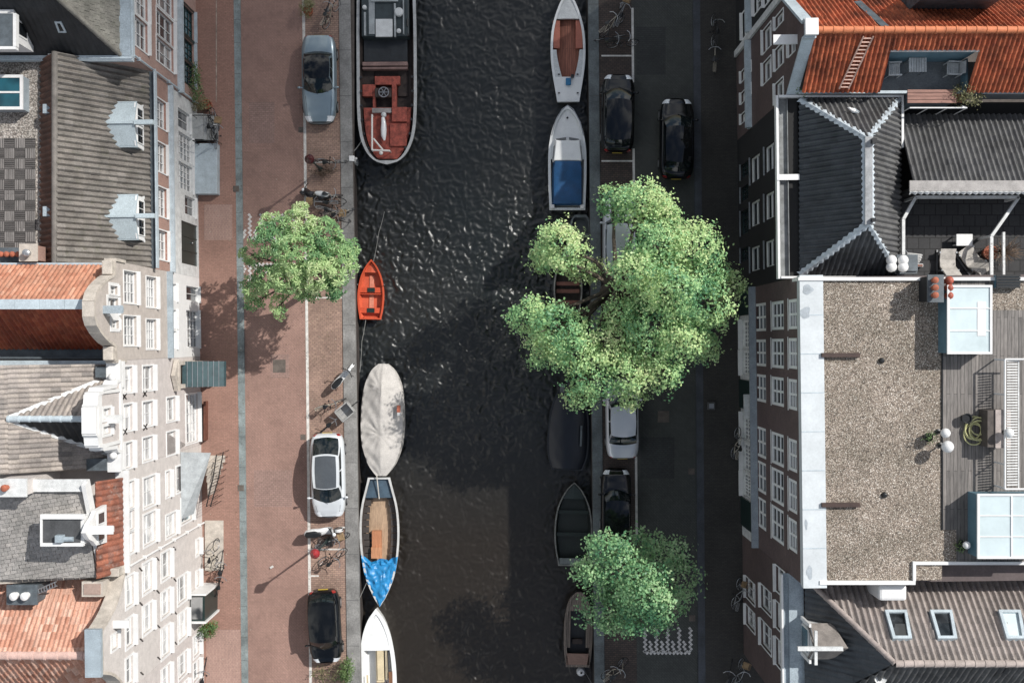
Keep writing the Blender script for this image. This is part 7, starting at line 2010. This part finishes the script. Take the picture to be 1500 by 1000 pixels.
# ------------------------------------------------------------------ trees and plants
BARK = pm('bark', (.10, .08, .06), .9, na=.3, ns=6, bump=.5)
def rnd_dir():
    z = random.uniform(-1, 1); a = random.uniform(0, 2 * PI); r = math.sqrt(1 - z * z)
    return Vector((r * math.cos(a), r * math.sin(a), z))
def leaf_cluster(mb, c, axis, size, n, mode, tint, wide=.42):
    ax = axis.normalized(); a = ax.cross(Vector((random.random() - .5, random.random() - .5, .3))).normalized(); b = ax.cross(a)
    if mode == 'palm':
        t0 = random.random() * 6.28
        for i in range(n):
            t = t0 + 2 * PI * i / n + random.uniform(-.15, .15)
            d = (a * math.cos(t) + b * math.sin(t)) ; s = ax.cross(d)
            L = size * random.uniform(.8, 1.1); dr = -ax * L * .28
            tip = c + d * L + dr; mid = c + d * L * .62 + ax * .02
            mb.add([c, mid - s * L * wide * .5, tip, mid + s * L * wide * .5], [(0, 1, 2), (0, 2, 3)], tint=min(max(tint + random.uniform(-.12, .12), 0.01), .99))
    else:
        for i in range(n):
            p = c + Vector((random.gauss(0, 1), random.gauss(0, 1), random.gauss(0, .7))) * size * .75
            nn = (ax + rnd_dir() * .55).normalized(); d = rnd_dir(); d = d - nn * d.dot(nn); s = d.cross(nn)
            if s.length < .05: continue
            s.normalize(); d.normalize(); L = size * random.uniform(.55, 1.0)
            mb.add([p, p + d * L * .5 - s * L * .32, p + d * L, p + d * L * .5 + s * L * .32], [(0, 1, 2), (0, 2, 3)], tint=min(max(tint + random.uniform(-.15, .15), 0.01), .99))
def crown(lobes, dens, size, n, mode, seed, gap=.25, upb=.45):
    random.seed(seed); mb = MB()
    for (c, r) in lobes:
        c = Vector(c); r = Vector(r); area = 4 * PI * ((r.x * r.y) ** 1.6 / 3 + (r.x * r.z) ** 1.6 / 3 + (r.y * r.z) ** 1.6 / 3) ** (1 / 1.6)
        cnt = int(area * dens)
        lt = random.uniform(-.14, .14)
        for i in range(cnt):
            d = rnd_dir()
            if d.z < -.35 and random.random() < .7: continue
            bump = 1 + .46 * noise.noise(Vector((d.x * 2.3 + c.x, d.y * 2.3 + c.y, d.z * 2.3 + seed)))+ .24 * noise.noise(Vector((d.x * 5 + c.x, d.y * 5, d.z * 5 + seed)))
            k = bump * (1 - .34 * random.random() ** 2.0); k *= 1 + (.10 + .25 * random.random() if random.random() < .07 else 0)
            p = c + Vector((d.x * r.x, d.y * r.y, d.z * r.z)) * k
            if noise.noise(p * 1.3 + Vector((0, 0, seed))) < -.42 + gap * .5: 
                if random.random() < gap * 2: continue
            ax = (Vector((d.x / r.x, d.y / r.y, d.z / r.z)).normalized() * (1 - upb) + Vector((0, 0, 1)) * upb + rnd_dir() * .35)
            leaf_cluster(mb, p, ax, size * random.uniform(.75, 1.15), n, mode, .5 + lt + random.uniform(-.16, .16) + .25 * noise.noise(p * .55 + Vector((seed, 0, 0))) * 1.6)
    return mb
def branchy(base, top, lobes, r0, seed, parent):
    random.seed(seed); m = MB(); base = Vector(base); top = Vector(top)
    pts = [base, base.lerp(top, .35) + Vector((.08, -.05, 0)), base.lerp(top, .7), top]
    m.tube(pts, [r0 * 1.25, r0, r0 * .8, r0 * .6], 10); m.build('trunk', BARK, parent, smooth=60)
    m = MB()
    for (c, r) in lobes:
        c = Vector(c); s = base.lerp(top, random.uniform(.6, 1.0)); mid = s.lerp(c, .5) + Vector((random.uniform(-.3, .3), random.uniform(-.3, .3), .25))
        m.tube([s, mid, c], [r0 * .45, r0 * .3, r0 * .14], 6)
        for k in range(7):
            e = c + Vector((random.uniform(-1, 1) * r[0], random.uniform(-1, 1) * r[1], random.uniform(-.5, .9) * r[2])) * .85
            st_ = mid.lerp(c, random.uniform(.2, 1)); m.tube([st_, st_.lerp(e, .5) + Vector((0, 0, .1)), e], [r0 * .15, r0 * .09, r0 * .04], 5)
    m.build('limbs', BARK, parent, smooth=60)
def lobe(px, py, z, rx, ry, rz):
    """lobe given by pixel centre, height and pixel radii"""
    q = P(px, py, z); f = (H - z) / H / K
    return ((q.x, q.y, q.z), (rx * f, ry * f, rz))
CHESTNUT = leaf_mat('chestnut_leaves', [(.07, .17, .085), (.18, .34, .16), (.36, .53, .25), (.51, .64, .33), (.63, .69, .42)], .28)
ELM = leaf_mat('elm_leaves', [(.062, .183, .098), (.165, .365, .175), (.35, .56, .25), (.54, .68, .32), (.68, .73, .41)], .28)
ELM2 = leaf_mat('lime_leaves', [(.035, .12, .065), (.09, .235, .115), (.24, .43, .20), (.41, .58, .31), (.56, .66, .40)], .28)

t = thing('chestnut_tree', 'round light green chestnut tree on the sunny left quay', 'tree', P(480, 402, 0).to_tuple())
lb = [lobe(432, 372, 6.6, 34, 30, 1.3), lobe(398, 352, 6.0, 26, 24, 1.1), lobe(470, 345, 6.0, 30, 26, 1.1), lobe(498, 385, 5.6, 26, 32, 1.1), lobe(468, 400, 6.2, 32, 26, 1.1), lobe(425, 410, 6.0, 30, 24, 1.1), lobe(392, 408, 5.4, 26, 22, .9), lobe(368, 374, 4.9, 17, 12, .5), lobe(372, 425, 4.8, 20, 16, .6), lobe(408, 450, 5.0, 13, 20, .5), lobe(436, 328, 5.8, 28, 20, 1.0), lobe(442, 309, 5.2, 12, 12, .45), lobe(370, 444, 4.6, 14, 9, .4), lobe(396, 320, 5.0, 12, 9, .4), lobe(480, 425, 5.2, 26, 16, .7), lobe(515, 365, 5.0, 12, 14, .5), lobe(448, 428, 4.8, 16, 12, .5)]
branchy(P(480, 402, 0), P(455, 392, 5.2), lb, .17, 3, t)
crown(lb, 12, .245, 6, 'palm', 11, gap=.16).build('crown', CHESTNUT, t, fixn=False)

def low(lbs, k): return [lobe_scale(l, k) for l in lbs]
def lobe_scale(l, k):
    (x, y, z), r = l; z2 = z * k; f = (H - z2) / (H - z); return ((x * f, y * f, z2), r)
t = thing('elm_tree', 'big many lobed yellow green tree spreading over the right quay', 'tree', P(888, 425, 0).to_tuple())
lb = [lobe(935, 298, 8.6, 46, 28, 1.7), lobe(900, 296, 7.9, 26, 20, 1.0), lobe(970, 312, 8.2, 28, 24, 1.3), lobe(985, 330, 7.4, 20, 16, .8), lobe(823, 362, 7.6, 38, 34, 1.8), lobe(800, 378, 6.6, 22, 20, 1.0), lobe(858, 396, 5.8, 26, 18, .9),
      lobe(1012, 362, 9.6, 44, 38, 1.9), lobe(962, 362, 10.4, 40, 34, 1.9), lobe(930, 395, 10.6, 36, 32, 1.7), lobe(1030, 400, 9.4, 34, 30, 1.4), lobe(1062, 418, 8.6, 24, 28, 1.2), lobe(985, 425, 10.8, 44, 38, 1.9), lobe(1030, 450, 9.8, 44, 36, 1.6), lobe(955, 428, 9.6, 34, 30, 1.3),
      lobe(950, 482, 8.4, 50, 36, 1.5), lobe(1000, 498, 9.4, 40, 34, 1.6), lobe(1030, 505, 8.2, 24, 26, 1.1), lobe(900, 500, 7.2, 46, 36, 1.4), lobe(815, 478, 8.4, 40, 32, 1.7), lobe(782, 468, 7.4, 32, 32, 1.3), lobe(840, 510, 7.6, 44, 36, 1.5), lobe(800, 515, 6.8, 30, 26, 1.1), lobe(868, 560, 7.4, 36, 28, 1.2), lobe(925, 548, 8.0, 36, 30, 1.4), lobe(972, 545, 8.6, 30, 26, 1.3), lobe(850, 580, 6.6, 22, 18, .8), lobe(908, 455, 8.6, 24, 20, 1.0), lobe(890, 520, 8.2, 20, 20, .9), lobe(925, 580, 6.8, 26, 16, .8)]
lb = low(lb, .79)
branchy(P(888, 425, 0), P(905, 420, 6.0), lb, .28, 5, t)
crown(lb, 14.5, .185, 10, 'spray', 23, gap=.34).build('crown', ELM, t, fixn=False)

t = thing('lime_tree', 'smaller half shaded tree over the lower right quay', 'tree', P(912, 838, 0).to_tuple())
lb = [lobe(886, 800, 6.4, 28, 20, 1.1), lobe(908, 815, 6.2, 22, 18, .9), lobe(862, 836, 5.8, 26, 18, .9), lobe(885, 845, 5.4, 26, 18, .8), lobe(932, 846, 6.9, 30, 22, 1.2), lobe(945, 872, 6.8, 36, 24, 1.2), lobe(972, 888, 6.3, 32, 24, 1.0), lobe(935, 905, 5.8, 30, 20, .9), lobe(890, 892, 4.6, 38, 26, 1.0), lobe(910, 912, 4.4, 30, 16, .8), lobe(965, 812, 4.0, 42, 32, 1.0), lobe(992, 850, 4.0, 28, 34, .9), lobe(930, 800, 4.4, 34, 22, .9), lobe(905, 865, 5.0, 28, 22, .8), lobe(960, 838, 6.1, 20, 14, .7), lobe(960, 915, 5.2, 20, 12, .6)]
branchy(P(912, 838, 0), P(922, 850, 5.0), lb, .15, 9, t)
crown(lb, 15, .20, 8, 'spray', 31, gap=.34).build('crown', ELM2, t, fixn=False)

def shrub(name, label, cat, lobes, mat, dens=45, size=.10, n=6, seed=1, stems=True, potm=None, pot=None, z0=0.0, mode='spray', twig=None):
    c = Vector(lobes[0][0]); t = thing(name, label, cat, (c.x, c.y, z0))
    crown(lobes, dens, size, n, mode, seed, gap=.2).build('foliage', mat, t, fixn=False)
    m = MB()
    for (lc, r) in lobes:
        for k in range(3): m.tube([(c.x + random.uniform(-.08, .08), c.y + random.uniform(-.08, .08), z0), (lc[0] + random.uniform(-.5, .5) * r[0], lc[1] + random.uniform(-.5, .5) * r[1], lc[2])], .012, 4)
    m.build('stems', BARK, t)
    if pot:
        m = MB(); r_, h_ = pot; m.lathe((c.x, c.y, z0), [(r_ * .75, 0), (r_, h_), (r_ * 1.08, h_ + .03), (r_ * .9, h_ + .03), (r_ * .88, h_ - .04), (.02, h_ - .04)], 14); m.build('pot', potm or ORANGE_POT, t, smooth=40)
    return t
GRN = leaf_mat('shrub_leaves', [(.03, .07, .025), (.07, .13, .04), (.12, .19, .07), (.20, .26, .10)], .25)
OLIVE = leaf_mat('olive_shrub_leaves', [(.10, .10, .05), (.17, .17, .08), (.26, .25, .13), (.34, .31, .19)], .25)
DRY = leaf_mat('dry_leaves', [(.10, .07, .05), (.16, .11, .08), (.22, .16, .12)], .15)
shrub('quay_shrub', 'bright green shrub at the lower edge of the left quay', 'shrub', [lobe(509, 982, .7, 9, 14, .45), lobe(509, 972, .6, 7, 8, .3), lobe(505, 992, .5, 8, 7, .3)], GRN, 60, .12, 6, 2, z0=.05)
shrub('dry_shrub', 'dry brownish shrub bed beside the small black hatchback', 'shrub', [lobe(470, 985, .35, 14, 9, .25), lobe(490, 980, .35, 14, 9, .25), lobe(483, 995, .35, 18, 9, .25)], OLIVE, 26, .10, 5, 4, z0=.02)
shrub('tub_plant', 'yellowish plant tub at the top edge above the silver saloon', 'plant', [lobe(449, 12, .8, 9, 14, .4), lobe(452, 2, .7, 7, 10, .3)], OLIVE, 60, .10, 6, 6, pot=(.25, .4))
shrub('quay_shrub', 'brownish tangled shrub below the dark lamp on the left quay', 'shrub', [lobe(472, 252, .4, 13, 6, .3), lobe(484, 248, .4, 10, 6, .25)], DRY, 50, .09, 6, 8, z0=.01)
shrub('stoop_plant', 'green climbing plant beside the stoop of the corner house', 'plant', [lobe(287, 128, 1.3, 6, 22, .4), lobe(288, 108, 1.2, 5, 14, .4)], GRN, 60, .10, 6, 12, z0=.1)
shrub('tub_plant', 'yellow green tub plant between corner house and dormer house', 'plant', [lobe(299, 150, 1.0, 8, 9, .4), lobe(290, 158, .9, 8, 6, .3)], OLIVE, 60, .10, 6, 14, pot=(.25, .4), z0=.1)
shrub('tub_plant', 'green tub plant under the dark bay window at lower left', 'plant', [lobe(302, 924, 1.0, 13, 9, .45), lobe(310, 917, .9, 9, 7, .3)], GRN, 60, .11, 6, 16, pot=(.3, .4), z0=.1)
shrub('roof_shrub', 'olive potted shrub beside the sunken orange roof terrace', 'shrub', [lobe(1410, 138, 10.6, 17, 13, .6), lobe(1424, 142, 10.4, 14, 12, .45)], OLIVE, 45, .11, 6, 18, pot=(.3, .45), z0=9.9)
shrub('roof_shrub', 'low green shrub in the corner under the orange roof slope', 'shrub', [lobe(1179, 131, 10.2, 12, 9, .4), lobe(1193, 128, 10.1, 8, 6, .3)], GRN, 45, .10, 6, 20, z0=9.9)
shrub('bare_shrub', 'bare brown twiggy shrub on the dark paved terrace', 'shrub', [lobe(1462, 368, 10.3, 26, 18, .6)], DRY, 9, .06, 4, 22, pot=(.3, .4), z0=9.2)
random.seed(5)
t = thing('twig_bush', 'leafless spreading twigs beside the angled lounge chair', 'shrub', P(1466, 370, 9.2).to_tuple()); m = MB(); c = P(1464, 370, 9.4)
for i in range(46):
    a = random.uniform(0, 6.28); L_ = random.uniform(.4, 1.05); e = c + Vector((math.cos(a) * L_, math.sin(a) * L_ * .75, random.uniform(.3, 1.2))); md = c.lerp(e, .5) + Vector((0, 0, .15)); m.tube([c, md, e], [.022, .014, .007], 4)
    for k in range(2): m.tube([md, md.lerp(e, .7) + rnd_dir() * .18], [.01, .005], 4)
m.build('twigs', pm('pale_twig', (.26, .19, .14), .9), t)
shrub('roof_sapling', 'small dark potted sapling beside the paired globe lamps', 'shrub', [lobe(1363, 641, 12.3, 11, 8, .35)], GRN, 40, .09, 5, 24, z0=11.83, pot=(.18, .25), potm=BLACK)
shrub('roof_sapling', 'small dark plant near the lower glass roof light', 'shrub', [lobe(1409, 800, 12.1, 8, 8, .3)], GRN, 40, .09, 5, 26, z0=11.83, pot=(.18, .2), potm=BLACK)
t = thing('roof_aerial', 'small white aerial stub on the gravel strip by the orange slope', 'aerial', P(1211, 118, 9.9).to_tuple()); q = P(1211, 115, 10.4); m = MB(); m.tube([(q.x, q.y, 9.9), (q.x, q.y, 10.5)], .04, 6); m.build('mast', STEEL, t); m = MB(); m.box(q.x - .09, q.x + .09, q.y - .1, q.y + .12, 10.5, 10.62); m.build('head', WHITE, t)
t = thing('seagull', 'white gull sitting on the black hipped roof', 'bird', (0, 0, 0)); m = MB()
m.loft([[Vector((w_ * math.cos(a), y, z + h * math.sin(a))) for a in [2 * PI * k / 10 for k in range(10)]] for y, w_, z, h in ((-.26, .01, .16, .01), (-.2, .04, .17, .02), (-.05, .085, .17, .07), (.08, .08, .18, .08), (.15, .045, .23, .045), (.19, .05, .27, .045), (.24, .035, .275, .03), (.27, .012, .265, .01), (.31, .004, .255, .004))])
lp(t, m, 'body', WHITE, smooth=70)
m = MB(); 
for s in (-1, 1): m.slab([(s * .05, .08, .225), (s * .10, .0, .20), (s * .03, -.3, .20), (s * .02, -.1, .235)], .02)
lp(t, m, 'wings', LEAD, smooth=60); m = MB()
for s in (-1, 1): m.tube([(s * .03, .02, .12), (s * .03, .02, .0)], .008, 5)
lp(t, m, 'legs', ORANGE_POT)
t.location = on_plane(1247, 164, NW, NE, RN_) + Vector((0, 0, .07)); t.rotation_euler = (0, 0, R(70)); t.scale = (1.1, 1.0, 1.1)

# fallen leaves, blossom and grit on the paving, too many to count
random.seed(77)
m = MB()
for i in range(2600):
    r = random.random()
    if r < .5: px, py = random.gauss(476, 15), random.uniform(-5, 1005); px = min(max(px, 449), 505)
    elif r < .72: px, py = random.choice([345, 357, 442]) + random.gauss(0, 3), random.uniform(0, 1000)
    elif r < .86: px, py = random.gauss(430, 45), random.gauss(400, 80)
    else: px, py = random.uniform(300, 445), random.uniform(0, 1000)
    if not 300 < px < 508: continue
    px += .0115 * (py - 500) * .9
    q = P(px, py, .02); z = .115 if px < 343 + .0115 * py + 11 else .022; a = random.random() * 6.28; s = random.uniform(.012, .035)
    d = Vector((math.cos(a), math.sin(a), 0)) * s; e = Vector((-d.y, d.x, 0)) * .6
    c = Vector((q.x, q.y, z)); m.add([c - d, c - e + Vector((0, 0, .008)), c + d, c + e], [(0, 1, 2), (0, 2, 3)], tint=random.random() * .98 + .01)
LEAFLIT = leaf_mat('fallen_leaf', [(.07, .05, .035), (.16, .11, .07), (.30, .24, .15), (.50, .46, .38)], .1)
tag(m.build('fallen_leaves', LEAFLIT, fixn=False), kind='stuff')
# ------------------------------------------------------------------ cloud passing in front of the sun north of the street
m = bpy.data.materials.new('cloud_vapour'); m.use_nodes = True; nt = m.node_tree
for q in list(nt.nodes):
    if q.type == 'BSDF_PRINCIPLED': nt.nodes.remove(q)
vol = nt.nodes.new('ShaderNodeVolumePrincipled'); vol.inputs['Color'].default_value = (.9, .92, .95, 1); vol.inputs['Density'].default_value = CLOUD; vol.inputs['Anisotropy'].default_value = .6
nt.links.new(vol.outputs[0], nt.nodes['Material Output'].inputs['Volume'])
cb = MB(); cb.ball((0, 0, 0), 1.0, 40); EL0 = R(41); hgt_ = 420.0
cl = cb.build('cloud', m, smooth=80); cl.scale = (36, 38, 18)
tx, ty = -13.0, 43.0
cl.location = (tx + .81 * hgt_ / math.tan(EL0), ty + .585 * hgt_ / math.tan(EL0), hgt_); cl['kind'] = 'stuff'
# ------------------------------------------------------------------ light and camera
EL, AZ = R(41), math.atan2(.81, .585)
w = bpy.data.worlds.new('World'); S.world = w; w.use_nodes = True
nt = w.node_tree; bg = nt.nodes['Background']; sk = nt.nodes.new('ShaderNodeTexSky'); sk.sky_type = 'NISHITA'; sk.sun_disc = False
sk.sun_elevation = EL; sk.sun_rotation = AZ; 
# broken white cumulus over the Nishita sky
tc = nt.nodes.new('ShaderNodeTexCoord'); sx = nt.nodes.new('ShaderNodeSeparateXYZ'); nt.links.new(tc.outputs['Generated'], sx.inputs[0])
nz = nt.nodes.new('ShaderNodeTexNoise'); nz.inputs['Scale'].default_value = 3.2; nz.inputs['Detail'].default_value = 6.0; nz.inputs['Roughness'].default_value = .6
nt.links.new(tc.outputs['Generated'], nz.inputs['Vector'])
mask = ramp(nt, nz.outputs['Fac'], [(.47, (0, 0, 0)), (.60, (1, 1, 1))])
zen = ramp(nt, sx.outputs[2], [(.0, (0, 0, 0)), (.25, (1, 1, 1)), (.86, (1, 1, 1)), (.97, (.12,) * 3)])
fac = mixc(nt, 1.0, mask, zen, 'MULTIPLY')
col = mixc(nt, fac, sk.outputs[0], (CLOUDS, CLOUDS, CLOUDS * .98))
nt.links.new(col, bg.inputs[0]); bg.inputs[1].default_value = SKY
sl_ = bpy.data.lights.new('sun', 'SUN'); sl_.energy = SUN; sl_.angle = R(.53); sl_.color = (1.0, .965, .915)
so_ = bpy.data.objects.new('sun', sl_); COL.objects.link(so_)
dirv = Vector((-.81 * math.cos(EL), -.585 * math.cos(EL), -math.sin(EL)))
so_.rotation_euler = dirv.to_track_quat('-Z', 'Y').to_euler(); so_.location = (20, 20, 40)
cd = bpy.data.cameras.new('camera'); cam = bpy.data.objects.new('camera', cd); COL.objects.link(cam)
cam.location = (0, 0, H); cam.rotation_euler = (0, 0, 0)
cd.sensor_width = 36; cd.lens = 36 * H / (1500 / K); cd.clip_end = 3000
S.camera = cam
S.view_settings.view_transform = 'Standard'; S.view_settings.look = 'None'; S.view_settings.gamma = 1; S.view_settings.exposure = EXPO
S.cycles.use_denoising = True
S.cycles.max_bounces = 6
